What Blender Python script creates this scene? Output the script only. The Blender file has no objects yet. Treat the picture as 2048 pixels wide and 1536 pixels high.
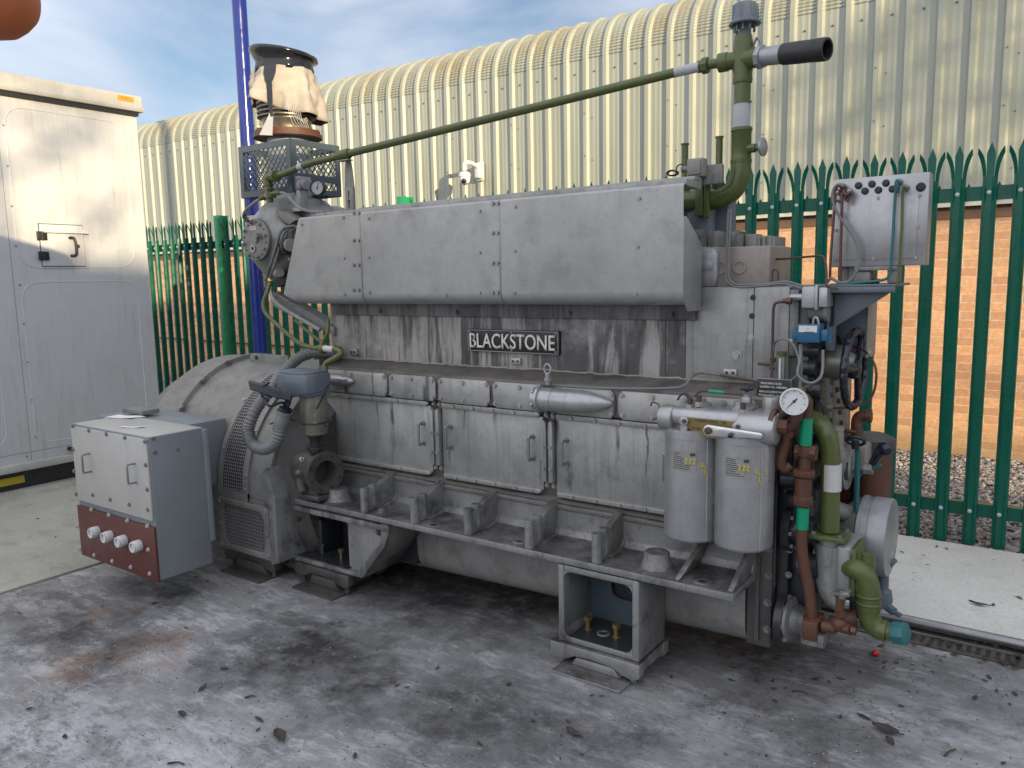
import bpy, bmesh, math, random
from mathutils import Vector, Matrix, noise
R = math.radians
rnd = random.Random(7)
S = bpy.context.scene
COL = S.collection

# ------------------------------------------------------------------ camera
FPX, CX, CY = 1576.0, 1024.0, 768.0
RIGHT = Vector((0.81668731, 0.57674372, -0.01971068))
DOWN = Vector((0.06116962, -0.12048050, -0.99082931))
FWD = Vector((-0.57382934, 0.80799203, -0.13367410))
CAM = Vector((0, 0, 1.64))
cd = bpy.data.cameras.new('camera'); cam = bpy.data.objects.new('camera', cd); COL.objects.link(cam)
cd.sensor_width = 36; cd.lens = 36 * FPX / 2048; cd.clip_end = 800; cd.clip_start = 0.05
m3 = Matrix((RIGHT, -DOWN, -FWD)).transposed()
cam.matrix_world = Matrix.Translation(CAM) @ m3.to_4x4()
S.camera = cam

# ------------------------------------------------------------------ sky, sun, exposure
SUN_EL, SUN_AZ = 9.5, 63.5          # azimuth measured from -Y towards +X
w = bpy.data.worlds.new('World'); S.world = w; w.use_nodes = True
nt = w.node_tree; nt.nodes.clear()
def wn(t, **k):
    n = nt.nodes.new(t)
    for a, b in k.items(): setattr(n, a, b)
    return n
sky = wn('ShaderNodeTexSky', sky_type='NISHITA', sun_disc=False, sun_elevation=R(SUN_EL + 9), sun_rotation=R(180 - SUN_AZ), air_density=1.0, dust_density=0.6, ozone_density=2.0)
tc = wn('ShaderNodeTexCoord'); mp = wn('ShaderNodeMapping'); mp.inputs['Scale'].default_value = (1.0, 1.6, 4.2); mp.inputs['Rotation'].default_value = (0.25, 0.35, 0.5)
n1 = wn('ShaderNodeTexNoise'); n1.inputs['Scale'].default_value = 1.5; n1.inputs['Detail'].default_value = 7; n1.inputs['Roughness'].default_value = 0.52; n1.inputs['Distortion'].default_value = 0.5
cr = wn('ShaderNodeValToRGB'); cr.color_ramp.elements[0].position = 0.44; cr.color_ramp.elements[1].position = 0.66; cr.color_ramp.elements[0].color = (.10, .10, .10, 1)
mx = wn('ShaderNodeMixRGB'); mx.inputs[2].default_value = (6.3, 6.8, 7.8, 1)
bg = wn('ShaderNodeBackground'); bg.inputs['Strength'].default_value = 0.075
ow = wn('ShaderNodeOutputWorld')
L = nt.links.new
L(tc.outputs['Generated'], mp.inputs[0]); L(mp.outputs[0], n1.inputs['Vector']); L(n1.outputs['Fac'], cr.inputs[0])
dt = wn('ShaderNodeVectorMath', operation='DOT_PRODUCT'); dt.inputs[1].default_value = Vector((-.12, -.76, .62)).normalized()
mr = wn('ShaderNodeMapRange'); mr.inputs['From Min'].default_value = -.15; mr.inputs['From Max'].default_value = 1; mr.inputs['To Min'].default_value = .80; mr.inputs['To Max'].default_value = 1.65
mw = wn('ShaderNodeMapRange'); mw.inputs['From Min'].default_value = -.05; mw.inputs['From Max'].default_value = .6; mw.inputs['To Min'].default_value = 0; mw.inputs['To Max'].default_value = .92
mz = wn('ShaderNodeMixRGB'); mz.inputs[2].default_value = (6.2, 6.4, 6.85, 1)      # added white glow overhead and behind the viewer, fills the shaded fronts
gl = wn('ShaderNodeVectorMath', operation='SCALE')
L(tc.outputs['Generated'], dt.inputs[0]); L(dt.outputs['Value'], mr.inputs['Value']); L(dt.outputs['Value'], mw.inputs['Value']); L(mr.outputs[0], gl.inputs['Scale'])
L(cr.outputs['Color'], mx.inputs[0]); L(sky.outputs[0], mx.inputs[1]); L(mx.outputs[0], mz.inputs[1]); L(mw.outputs[0], mz.inputs[0]); L(mz.outputs[0], gl.inputs[0]); L(gl.outputs[0], bg.inputs['Color']); L(bg.outputs[0], ow.inputs['Surface'])
sd = bpy.data.lights.new('sun', 'SUN'); sun = bpy.data.objects.new('sun', sd); COL.objects.link(sun)
sd.energy = 3.4; sd.angle = R(0.6); sd.color = (1.0, 0.80, 0.50)
a, e = R(SUN_AZ), R(SUN_EL)
SUNDIR = Vector((math.sin(a) * math.cos(e), -math.cos(a) * math.cos(e), math.sin(e)))
sun.rotation_euler = SUNDIR.to_track_quat('Z', 'Y').to_euler()
S.view_settings.view_transform = 'Standard'; S.view_settings.look = 'None'
S.view_settings.exposure = 1.0; S.view_settings.gamma = 1.0

# ------------------------------------------------------------------ points from the photograph: a pixel and its real plane give a point in metres
def ray(x, y): return RIGHT * (x - CX) + DOWN * (y - CY) + FWD * FPX
def p(x, y, Y):
    d = ray(x, y); return CAM + d * (Y / d.y)
def px(x, y, X):
    d = ray(x, y); return CAM + d * (X / d.x)
def pz(x, y, z):
    d = ray(x, y); return CAM + d * ((z - 1.64) / d.z)

# ------------------------------------------------------------------ mesh builder
def basis(d):
    d = Vector(d).normalized()
    u = d.cross(Vector((0, 0, 1)))
    if u.length < 1e-3: u = Vector((1, 0, 0))
    u.normalize(); v = u.cross(d).normalized()
    return d, u, v
AX = {'x': Vector((1, 0, 0)), 'y': Vector((0, 1, 0)), 'z': Vector((0, 0, 1))}
SPLIT = {'bolts': 'bolt', 'screws': 'screw', 'studs': 'stud', 'blanking_plugs': 'blanking_plug', 'caps': 'cap', 'cable_entries': 'cable_entry', 'linkage': 'linkage', 'flange_bolts': 'bolt', 'core_plug': 'core_plug',
         'head_studs': 'stud', 'mount_bolts': 'bolt', 'plate_screws': 'screw', 'plate_bosses': 'boss', 'pump_bolts': 'bolt', 'lid_screws': 'screw', 'cable_ends': 'cable_end', 'pipe_unions': 'pipe_union', 'hose_clips': 'hose_clip', 'union': 'union',
         'small_black_pipes': 'black_pipe', 'hex_fittings': 'hex_fitting', 'bolt_hole': 'bolt_hole', 'bolt_holes': 'bolt_hole', 'flange_holes': 'bolt_hole', 'hole': 'hole', 'slots': 'slot', 'flexible_hose': 'flexible_hose', 'yellow_marks': 'yellow_mark',
         'plug_bolt': 'plug_bolt', 'case_bolts': 'bolt', 'side_screws': 'screw', 'clamp_screws': 'screw', 'grille_bolts': 'bolt', 'small_pipe': 'small_pipe', 'oil_pipe_stub': 'oil_pipe_stub', 'cover_bolts': 'bolt', 'rivets': 'rivet', 'lower_mesh': 'lower_mesh', 'corner_fillet': 'corner_fillet', 'seam_bead': 'seam_bead', 'valve_body': 'valve_body'}
class MB:
    def __init__(s): s.bm = bmesh.new()
    def _take(s, t):
        me = bpy.data.meshes.new('t'); t.to_mesh(me); t.free(); s.bm.from_mesh(me); bpy.data.meshes.remove(me); return s
    def raw(s, vs, fs):
        b = [s.bm.verts.new(v) for v in vs]
        for f in fs:
            try: s.bm.faces.new([b[i] for i in f])
            except ValueError: pass
        return s
    def _split(s):
        s.bm.verts.index_update(); n = len(s.bm.verts); s.bm.verts.ensure_lookup_table(); comp = [-1]*n; comps = []
        for v in s.bm.verts:
            if comp[v.index] >= 0: continue
            k = len(comps); st = [v]; comp[v.index] = k; L_ = []
            while st:
                q = st.pop(); L_.append(q.co)
                for e_ in q.link_edges:
                    o_ = e_.other_vert(q)
                    if comp[o_.index] < 0: comp[o_.index] = k; st.append(o_)
            comps.append([min(c[i] for c in L_) for i in range(3)] + [max(c[i] for c in L_) for i in range(3)])
        par = list(range(len(comps)))
        def fd(i):
            while par[i] != i: i = par[i]
            return i
        for i in range(len(comps)):
            for j in range(i):
                A, B = comps[i], comps[j]
                if all(A[k]-.0015 <= B[k+3] and B[k]-.0015 <= A[k+3] for k in range(3)): par[fd(i)] = fd(j)
        groups = {}
        for i in range(len(comps)): groups.setdefault(fd(i), set()).add(i)
        if len(groups) == 1: return [s]
        outs = []
        for g in groups.values():
            b = MB(); mp_ = {}
            for v in s.bm.verts:
                if comp[v.index] in g: mp_[v.index] = b.bm.verts.new(v.co)
            for f in s.bm.faces:
                if f.verts[0].index in mp_: b.bm.faces.new([mp_[v.index] for v in f.verts])
            outs.append(b)
        return outs
    def solid(s, vs, fs, bev=0, seg=2):
        t = bmesh.new(); b = [t.verts.new(v) for v in vs]
        for f in fs: t.faces.new([b[i] for i in f])
        bmesh.ops.recalc_face_normals(t, faces=t.faces)
        if bev > 0:
            es = [e for e in t.edges if len(e.link_faces) == 2 and e.calc_face_angle(0) > 0.35]
            bmesh.ops.bevel(t, geom=es, offset=bev, segments=seg, profile=0.5, affect='EDGES', clamp_overlap=True)
        return s._take(t)
    def box(s, a, b, bev=0.0, rot=None):
        x0, y0, z0 = [min(a[i], b[i]) for i in range(3)]; x1, y1, z1 = [max(a[i], b[i]) for i in range(3)]
        vs = [Vector(v) for v in ((x0,y0,z0),(x1,y0,z0),(x1,y1,z0),(x0,y1,z0),(x0,y0,z1),(x1,y0,z1),(x1,y1,z1),(x0,y1,z1))]
        if rot is not None:
            c = Vector(((x0+x1)/2, (y0+y1)/2, (z0+z1)/2)); vs = [c + rot @ (v - c) for v in vs]
        return s.solid(vs, ((0,3,2,1),(4,5,6,7),(0,1,5,4),(1,2,6,5),(2,3,7,6),(3,0,4,7)), bev)
    def prism(s, pts, axis, a, b, bev=0.0):
        def mk(q, h):
            if axis == 'x': return Vector((h, q[0], q[1]))
            if axis == 'y': return Vector((q[0], h, q[1]))
            return Vector((q[0], q[1], h))
        n = len(pts); vs = [mk(q, a) for q in pts] + [mk(q, b) for q in pts]
        fs = [tuple(range(n)), tuple(range(2*n-1, n-1, -1))] + [(i, (i+1) % n, n+(i+1) % n, n+i) for i in range(n)]
        return s.solid(vs, fs, bev)
    def hull(s, A, B, bev=0.0):
        n = len(A); vs = list(A) + list(B)
        fs = [tuple(range(n)), tuple(range(2*n-1, n-1, -1))] + [(i, (i+1) % n, n+(i+1) % n, n+i) for i in range(n)]
        return s.solid(vs, fs, bev)
    def lathe(s, o, axis, prof, n=24, ang=0.0):
        o = Vector(o); d, u, v = basis(AX.get(axis, axis) if isinstance(axis, str) else axis)
        rings = []
        for (h, r) in prof:
            c = o + d * h
            if r <= 1e-6: rings.append([s.bm.verts.new(c)])
            else: rings.append([s.bm.verts.new(c + (u * math.cos(ang + 2*math.pi*i/n) + v * math.sin(ang + 2*math.pi*i/n)) * r) for i in range(n)])
        for A, B in zip(rings, rings[1:]):
            for i in range(n):
                j = (i + 1) % n
                if len(A) == 1 and len(B) == 1: continue
                if len(A) == 1: s.bm.faces.new((A[0], B[j], B[i]))
                elif len(B) == 1: s.bm.faces.new((A[i], A[j], B[0]))
                else: s.bm.faces.new((A[i], A[j], B[j], B[i]))
        return s
    def cyl(s, a, b, r, r2=None, n=20, bev=0.0, ang=0.0):
        a = Vector(a); b = Vector(b); r2 = r if r2 is None else r2; h = (b - a).length
        if bev > 0: pr = [(0, 0), (0, r-bev), (bev*.3, r-bev*.3), (bev, r), (h-bev, r2), (h-bev*.3, r2-bev*.3), (h, r2-bev), (h, 0)]
        else: pr = [(0, 0), (0, r), (h, r2), (h, 0)]
        return s.lathe(a, b - a, pr, n, ang)
    def pipe(s, a, b, r, ri, n=24):
        a = Vector(a); b = Vector(b); h = (b-a).length
        return s.lathe(a, b-a, [(0, ri), (0, r), (h, r), (h, ri), (0, ri)], n)
    def ball(s, c, r, n=16, sc=(1, 1, 1)):
        t = bmesh.new(); bmesh.ops.create_uvsphere(t, u_segments=n, v_segments=n//2+2, radius=r)
        for v in t.verts: v.co = Vector((v.co.x*sc[0], v.co.y*sc[1], v.co.z*sc[2])) + Vector(c)
        return s._take(t)
    def tube(s, pts, r, n=10, res=6, smooth=True, closed=False, rf=None):
        P = [Vector(q) for q in pts]
        if smooth and len(P) > 2:
            Q = []; m = len(P); rng = m if closed else m-1
            for i in range(rng):
                if closed: p0, p1, p2, p3 = P[(i-1) % m], P[i], P[(i+1) % m], P[(i+2) % m]
                else: p0, p1, p2, p3 = P[max(i-1, 0)], P[i], P[i+1], P[min(i+2, m-1)]
                for k in range(res):
                    t = k/res
                    Q.append(0.5*((2*p1) + (p2-p0)*t + (2*p0-5*p1+4*p2-p3)*t*t + (3*p1-p0-3*p2+p3)*t**3))
            if not closed: Q.append(P[-1])
            P = Q
        m = len(P); rings = []; d0 = (P[1]-P[0]).normalized(); _, u, v = basis(d0)
        for i in range(m):
            if closed: d = (P[(i+1) % m]-P[(i-1) % m]).normalized()
            else: d = (P[min(i+1, m-1)]-P[max(i-1, 0)]).normalized()
            u = (u - d*u.dot(d)).normalized(); v = d.cross(u)
            rr = rf(i/(m-1)) * r if rf else r
            rings.append([s.bm.verts.new(P[i] + (u*math.cos(2*math.pi*k/n) + v*math.sin(2*math.pi*k/n))*rr) for k in range(n)])
        for i in range(m if closed else m-1):
            A, B = rings[i], rings[(i+1) % m]
            for k in range(n): s.bm.faces.new((A[k], A[(k+1) % n], B[(k+1) % n], B[k]))
        if not closed:
            s.bm.faces.new(rings[0][::-1]); s.bm.faces.new(rings[-1])
        return s
    def bolt(s, c, d, r=.009, h=.009, wsh=True):
        c = Vector(c); d = Vector(d).normalized()
        if wsh: s.cyl(c - d*.002, c + d*.002, r*1.45, n=12)
        s.cyl(c - d*.002, c + d*h, r, n=6, ang=rnd.random()); return s
    def build(s, name, mat, parent=None, ang=35, smooth=True, loc=None):
        if name in SPLIT:
            outs = s._split()
            if len(outs) > 1:
                res_ = None
                for b in outs: res_ = b.build(SPLIT[name], mat, parent, ang, smooth)
                return res_
            name = SPLIT[name]
        bmesh.ops.recalc_face_normals(s.bm, faces=s.bm.faces)
        me = bpy.data.meshes.new(name); off = Vector((0, 0, 0))
        q = parent
        while q is not None: off += q.location; q = q.parent
        if loc is not None: off = off + (Vector(loc) - off)
        if off.length > 0: bmesh.ops.translate(s.bm, verts=s.bm.verts, vec=-off)
        s.bm.to_mesh(me); s.bm.free()
        me.materials.append(mat)
        if smooth and len(me.polygons):
            me.shade_smooth(); me.set_sharp_from_angle(angle=R(ang))
        o = bpy.data.objects.new(name, me); COL.objects.link(o); o.parent = parent
        if loc is not None:
            po = Vector((0, 0, 0)); q = parent
            while q is not None: po += q.location; q = q.parent
            o.location = Vector(loc) - po
        return o
def tag(o, label=None, cat=None, group=None, kind=None):
    if label: o['label'] = label
    if cat: o['category'] = cat
    if group: o['group'] = group
    if kind: o['kind'] = kind
    return o
def empty(name, loc, label, cat, group=None):
    o = bpy.data.objects.new(name, None); COL.objects.link(o); o.location = loc; o.empty_display_size = .1
    return tag(o, label, cat, group)
def text(s, w_, h_, o, mat, parent, name='lettering', deg=0.004, rot=(R(90), 0, 0), bold=0.0, center=True):
    cu = bpy.data.curves.new('t', 'FONT'); cu.body = s; cu.size = 1; cu.extrude = 0.0; cu.align_x = 'LEFT'; cu.offset = bold; cu.space_line = 1.15
    ob = bpy.data.objects.new('t', cu); COL.objects.link(ob)
    bpy.context.view_layer.update()
    me = bpy.data.meshes.new_from_object(ob.evaluated_get(bpy.context.evaluated_depsgraph_get()))
    bpy.data.objects.remove(ob)
    xs = [v.co.x for v in me.vertices]; ys = [v.co.y for v in me.vertices]
    x0, x1, y0, y1 = min(xs), max(xs), min(ys), max(ys)
    M_ = Matrix.Translation(o) @ (Matrix.Rotation(rot[2], 4, 'Z') @ Matrix.Rotation(rot[0], 4, 'X'))
    bm = bmesh.new(); bm.from_mesh(me); bpy.data.meshes.remove(me)
    for v in bm.verts: v.co = Vector(((v.co.x-(x0+x1)/2)/(x1-x0)*w_, (v.co.y-(y0+y1)/2)/(y1-y0)*h_, 0))
    r = bmesh.ops.extrude_face_region(bm, geom=bm.faces[:])
    for g in r['geom']:
        if isinstance(g, bmesh.types.BMVert): g.co.z += deg
    bmesh.ops.transform(bm, matrix=M_, verts=bm.verts)
    b = MB(); b.bm.free(); b.bm = bm
    return b.build(name, mat, parent, smooth=False)

# ------------------------------------------------------------------ materials
class NT:
    def __init__(s, name):
        s.m = bpy.data.materials.new(name); s.m.use_nodes = True; s.t = s.m.node_tree; s.t.nodes.clear()
        s.o = s.t.nodes.new('ShaderNodeOutputMaterial'); s.b = s.t.nodes.new('ShaderNodeBsdfPrincipled'); s.t.links.new(s.b.outputs[0], s.o.inputs[0])
        s.geo = s.t.nodes.new('ShaderNodeNewGeometry'); s.P = s.geo.outputs['Position']
    def n(s, t, **k):
        x = s.t.nodes.new(t)
        for a_, b_ in k.items():
            if isinstance(a_, str) and hasattr(x, a_): setattr(x, a_, b_)
        return x
    def l(s, a_, b_): s.t.links.new(a_, b_)
    def noise(s, scale, detail=4, rough=.55, sc=(1, 1, 1), dist=0, rot=(0, 0, 0), loc=(0, 0, 0)):
        mp_ = s.n('ShaderNodeMapping'); mp_.inputs['Scale'].default_value = sc; mp_.inputs['Rotation'].default_value = rot; mp_.inputs['Location'].default_value = loc
        s.l(s.P, mp_.inputs[0]); t = s.n('ShaderNodeTexNoise'); s.l(mp_.outputs[0], t.inputs['Vector'])
        t.inputs['Scale'].default_value = scale; t.inputs['Detail'].default_value = detail; t.inputs['Roughness'].default_value = rough; t.inputs['Distortion'].default_value = dist
        return t.outputs['Fac']
    def ramp(s, f, a_, b_, c0=0.0, c1=1.0):
        r = s.n('ShaderNodeMapRange'); r.inputs['From Min'].default_value = a_; r.inputs['From Max'].default_value = b_
        r.inputs['To Min'].default_value = c0; r.inputs['To Max'].default_value = c1; r.clamp = True; s.l(f, r.inputs['Value']); return r.outputs[0]
    def math(s, op, a_, b_=None, clamp=False):
        r = s.n('ShaderNodeMath'); r.operation = op; r.use_clamp = clamp
        for i, q in enumerate((a_, b_)):
            if q is None: continue
            if isinstance(q, (int, float)): r.inputs[i].default_value = q
            else: s.l(q, r.inputs[i])
        return r.outputs[0]
    def mix(s, f, a_, b_, mode='MIX'):
        r = s.n('ShaderNodeMixRGB'); r.blend_type = mode
        for i, q in enumerate((f, a_, b_)):
            if isinstance(q, (int, float)): r.inputs[i].default_value = q
            elif isinstance(q, tuple): r.inputs[i].default_value = (*q[:3], 1)
            else: s.l(q, r.inputs[i])
        return r.outputs[0]
    def fin(s, col, rough=.5, metal=0.0, bump=None, bstr=.3, bdist=.004, spec=.5):
        for k, q in (('Base Color', col), ('Roughness', rough), ('Metallic', metal)):
            if isinstance(q, tuple): s.b.inputs[k].default_value = (*q[:3], 1)
            elif isinstance(q, (int, float)): s.b.inputs[k].default_value = q
            else: s.l(q, s.b.inputs[k])
        s.b.inputs['Specular IOR Level'].default_value = spec
        if bump is not None:
            bp = s.n('ShaderNodeBump'); bp.inputs['Strength'].default_value = bstr; bp.inputs['Distance'].default_value = bdist
            s.l(bump, bp.inputs['Height']); s.l(bp.outputs[0], s.b.inputs['Normal'])
        return s.m
def paint(name, c, dirt=(.06, .055, .05), streak=.3, blotch=.25, rough=.45, metal=0.0, var=.12, chip=0.0, chipc=(.12, .06, .035), spec=.5, bstr=.15, sthr=.52, settle=0.0, runs=None):
    t = NT(name)
    v = t.noise(2.3, 5); f = t.noise(45, 4, .6)
    col = t.mix(t.ramp(v, .3, .7), tuple(q*(1-var) for q in c), tuple(min(1, q*(1+var)) for q in c))
    col = t.mix(t.ramp(f, .3, .75, 0, .25), col, tuple(q*.78 for q in c))
    if blotch > 0:
        col = t.mix(t.ramp(t.noise(4.5, 6, .65, loc=(7, 1, 4)), .45, .68, 0, min(.5, blotch*1.1)), col, (c[0]*1.22, c[1]*1.18, c[2]*1.1))
        col = t.mix(t.ramp(t.noise(3.1, 7, .7, loc=(1, 8, 3)), .5, .72, 0, min(.55, blotch)), col, (c[0]*.62, c[1]*.58, c[2]*.53))
        col = t.mix(t.ramp(t.noise(90, 3, .7, loc=(1, 3, 3)), .62, .72, 0, min(.7, blotch*1.4)), col, dirt)
    if streak > 0:
        s1 = t.ramp(t.noise(1, 6, .62, (19, 19, 2.1)), sthr, sthr+.17)
        s2 = t.ramp(t.noise(2.2, 4, .5, (1, 1, 1.4)), .38, .62)
        col = t.mix(t.math('MULTIPLY', t.math('MULTIPLY', s1, s2), streak), col, dirt)
        s3 = t.ramp(t.noise(1, 4, .6, (55, 55, 1.6), loc=(3, 1, 2)), .57, .70)
        col = t.mix(t.math('MULTIPLY', s3, streak*.7), col, dirt)
    if blotch > 0:
        b1 = t.ramp(t.noise(7, 8, .68, loc=(5, 2, 1)), .5, .74)
        col = t.mix(t.math('MULTIPLY', b1, blotch), col, dirt)
    if streak >= .5:
        w1 = t.math('MULTIPLY', t.ramp(t.noise(1, 7, .66, (8, 8, .8), .5, loc=(2, 6, 1)), .47, .54), t.ramp(t.noise(1.9, 6, .65, (1, 1, 1.2), loc=(5, 1, 7)), .36, .50))
        col = t.mix(t.math('MULTIPLY', w1, streak*.8), col, dirt)
        w2 = t.ramp(t.noise(1, 3, .5, (70, 70, .8), loc=(4, 4, 4)), .66, .70)
        col = t.mix(t.math('MULTIPLY', w2, streak*.7), col, dirt)
        w3 = t.ramp(t.noise(1, 4, .6, (32, 32, 1.0), loc=(9, 2, 4)), .60, .70)
        col = t.mix(t.math('MULTIPLY', w3, .4), col, (min(1, c[0]*1.5), min(1, c[1]*1.48), min(1, c[2]*1.44)))
    if settle > 0:      # oily dust lying on upward faces
        sz = t.n('ShaderNodeSeparateXYZ'); t.l(t.geo.outputs['Normal'], sz.inputs[0])
        up = t.math('MULTIPLY', t.ramp(sz.outputs[2], .5, .9), t.ramp(t.noise(6, 9, .75, loc=(3, 7, 2)), .36, .60, .25, 1))
        col = t.mix(t.math('MULTIPLY', up, settle), col, (dirt[0]*1.3, dirt[1]*1.2, dirt[2]*1.15))
    if runs:            # single oil runs: x, half width, top, bottom
        sx = t.n('ShaderNodeSeparateXYZ'); t.l(t.P, sx.inputs[0]); wob_ = t.math('MULTIPLY', t.math('SUBTRACT', t.noise(9, 4, .6, (.2, .2, 1)), .5), .035); rm = None
        brk = t.ramp(t.noise(14, 6, .7, (1.5, 1.5, .5)), .36, .56, .15, 1)
        for (x_, hw, z1, z0) in runs:
            dx = t.math('ABSOLUTE', t.math('ADD', t.math('SUBTRACT', sx.outputs[0], x_), wob_)); q = t.math('MULTIPLY', t.ramp(dx, hw*.4, hw, 1, 0), t.ramp(sx.outputs[2], z0, (z0+z1)/2)); q = t.math('MULTIPLY', q, t.ramp(sx.outputs[2], z1, z1+.01, 1, 0))
            rm = q if rm is None else t.math('MAXIMUM', rm, q)
        col = t.mix(t.math('MULTIPLY', t.math('MULTIPLY', rm, brk), .85), col, (.035, .033, .034))
    if chip > 0:
        cmask = t.ramp(t.noise(16, 8, .7, loc=(9, 4, 2)), .76-chip*.14, .78-chip*.14)
        col = t.mix(cmask, col, chipc)
    rg = t.ramp(t.noise(9, 5), .3, .7, max(.05, rough-.12), min(1, rough+.15))
    bmp = t.math('ADD', t.math('MULTIPLY', f, .3), t.noise(6, 3))
    return t.fin(col, rg, metal, bmp, bstr, .004, spec)
M = {}
M['grey'] = paint('engine_grey', (.30, .30, .295), dirt=(.035, .042, .04), streak=.42, blotch=.42, metal=.35)
M['door'] = paint('door_grey', (.325, .325, .32), dirt=(.04, .038, .036), streak=.32, blotch=.42, metal=.35, rough=.40, runs=[(-2.885, .016, 1.16, .68), (-2.99, .008, 1.16, .78), (-2.55, .016, 1.16, .86), (-2.62, .03, 1.16, .9), (-2.215, .014, 1.16, .90), (-1.875, .024, 1.16, .80), (-1.56, .012, 1.16, .70), (-2.50, .010, .80, .68), (-1.955, .012, .80, .66), (-1.80, .02, .80, .66), (-1.215, .02, 1.16, .85), (-3.2, .02, 1.16, .9), (-2.40, .006, 1.0, .75), (-1.42, .007, 1.0, .7)])
M['cover'] = paint('cover_grey', (.355, .355, .352), streak=.09, blotch=.30, rough=.36, var=.07, metal=.35)
M['streaky'] = paint('streaked_grey', (.37, .36, .345), dirt=(.022, .022, .025), streak=.97, blotch=.5, sthr=.49)
M['grimy'] = paint('grimy_grey', (.20, .198, .195), dirt=(.025, .025, .027), streak=.7, blotch=.8, chip=.15, settle=.7)
M['bed'] = paint('bedplate_grey', (.235, .235, .237), dirt=(.022, .021, .021), streak=.42, blotch=.95, chip=.35, metal=.3, settle=.85)
M['gap'] = paint('grimy_seam', (.075, .072, .07), dirt=(.015, .015, .015), streak=.4, blotch=.6)
M['bolt'] = paint('worn_bolt', (.33, .325, .32), streak=0, blotch=.3, rough=.4, metal=.3)
M['galv'] = paint('galvanised_bolt', (.45, .47, .47), streak=0, blotch=.1)
M['ledge'] = paint('oily_ledge', (.125, .115, .105), dirt=(.025, .022, .02), streak=0, blotch=.85, rough=.5)
M['black'] = paint('oily_black', (.025, .027, .032), dirt=(.01, .01, .01), streak=.2, rough=.32)
M['foot'] = paint('mount_grey', (.062, .06, .058), dirt=(.015, .015, .015), streak=.3, blotch=.8)
M['lgrey'] = paint('light_grey', (.38, .38, .39), streak=.16, blotch=.26, rough=.34, metal=.55)
M['tshade'] = paint('terminal_grey_shaded', (.195, .212, .232), streak=.08, blotch=.08, rough=.45, var=.05)  # darker bluish copy paints in the weaker sky light on the box side
M['altern'] = paint('alternator_grey', (.225, .222, .215), settle=.3, streak=.35, blotch=.6, rough=.5)
M['warmbox'] = paint('terminal_grey', (.43, .42, .40), streak=.10, blotch=.06, rough=.45, var=.05)
M['alu'] = paint('aluminium', (.34, .34, .36), streak=.15, blotch=.3, rough=.42, metal=.45)
M['steel'] = paint('dull_steel', (.28, .28, .29), streak=0, blotch=.3, rough=.4, metal=.7)
M['olive'] = paint('olive_paint', (.085, .105, .03), streak=.25, blotch=.3, rough=.33, dirt=(.04, .04, .02), chip=.05)
M['rust'] = paint('rusty_brown', (.095, .036, .020), streak=.3, blotch=.4, rough=.55, dirt=(.03, .02, .015), chip=.3, chipc=(.2, .2, .2))
M['redbrown'] = paint('red_brown', (.105, .030, .024), streak=.15, blotch=.1, rough=.4, var=.1)
M['copper'] = paint('copper_pipe', (.10, .06, .05), streak=0, blotch=.4, rough=.4, metal=.4)
M['gband'] = paint('green_band', (.0, .27, .14), streak=.1, blotch=.1, rough=.35)
M['wband'] = paint('white_band', (.52, .52, .51), streak=.15, blotch=.15, rough=.6)
M['gwband'] = paint('grey_white_band', (.42, .43, .45), streak=.1, blotch=.25, rough=.5)
M['bblue'] = paint('valve_blue', (.015, .10, .20), streak=.1, blotch=.15, rough=.35)
M['cage'] = paint('cage_bluegrey', (.055, .08, .105), streak=.1, blotch=.12, rough=.45)
M['gearb'] = paint('starter_bluegrey', (.11, .135, .165), streak=.1, blotch=.15, rough=.38)
M['blk'] = paint('black_rubber', (.018, .018, .02), streak=0, blotch=.1, rough=.5)
M['wheel'] = paint('black_plastic', (.012, .016, .028), streak=0, blotch=.05, rough=.22)
M['chrome'] = paint('polished_steel', (.62, .62, .62), streak=0, blotch=.08, rough=.25, metal=.8)
M['brass'] = paint('brass', (.26, .20, .08), streak=.1, blotch=.3, rough=.35, metal=.7)
M['white'] = paint('white_plastic', (.60, .60, .61), streak=.05, blotch=.05, rough=.45, var=.03)
M['teal'] = paint('teal_plastic', (.02, .13, .14), streak=.1, blotch=.2, rough=.5)
M['ltxt'] = paint('letter_cream', (.78, .76, .70), streak=0, blotch=0, rough=.6, var=.02)
M['signblk'] = paint('sign_black', (.012, .013, .018), streak=.05, blotch=.05, rough=.4)
M['ink'] = paint('dark_ink', (.05, .045, .03), streak=0, blotch=0, rough=.7)
M['blue'] = paint('pole_blue', (.012, .026, .20), streak=.03, blotch=.05, rough=.16, var=.05, bstr=.03)
M['fgreen'] = paint('fence_green', (.003, .098, .064), streak=.04, blotch=.12, rough=.26, var=.12, dirt=(.02,.05,.04), bstr=.06, spec=.3)
M['cont'] = paint('container_cream', (.60, .61, .63), dirt=(.30, .24, .16), streak=.30, blotch=.10, rough=.42, var=.03, bstr=.04)
M['contrim'] = paint('container_trim', (.48, .48, .46), dirt=(.2, .16, .1), streak=.15, blotch=.2, rough=.5)
M['fgreen_lit'] = paint('fence_green_lit', (.008, .27, .10), streak=.04, blotch=.1, rough=.3)  # fence green brightened to carry sunlight on the posts
M['orange'] = paint('orange_paint', (.55, .15, .05), streak=.05, blotch=.12, rough=.55)
M['ylabel'] = paint('yellow_label', (.62, .30, .03), streak=0, blotch=.15, rough=.5)
M['yellow'] = paint('yellow_ink', (.55, .42, .03), streak=0, blotch=.1, rough=.6)
M['bronze'] = paint('bellows_steel', (.20, .18, .15), streak=.1, blotch=.5, rough=.36, metal=.7)
M['leaf'] = paint('dead_leaf', (.050, .040, .035), streak=0, blotch=.3, rough=.75, var=.35)
M['leaf2'] = paint('pale_leaf', (.095, .078, .062), streak=0, blotch=.3, rough=.75, var=.35)
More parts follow.
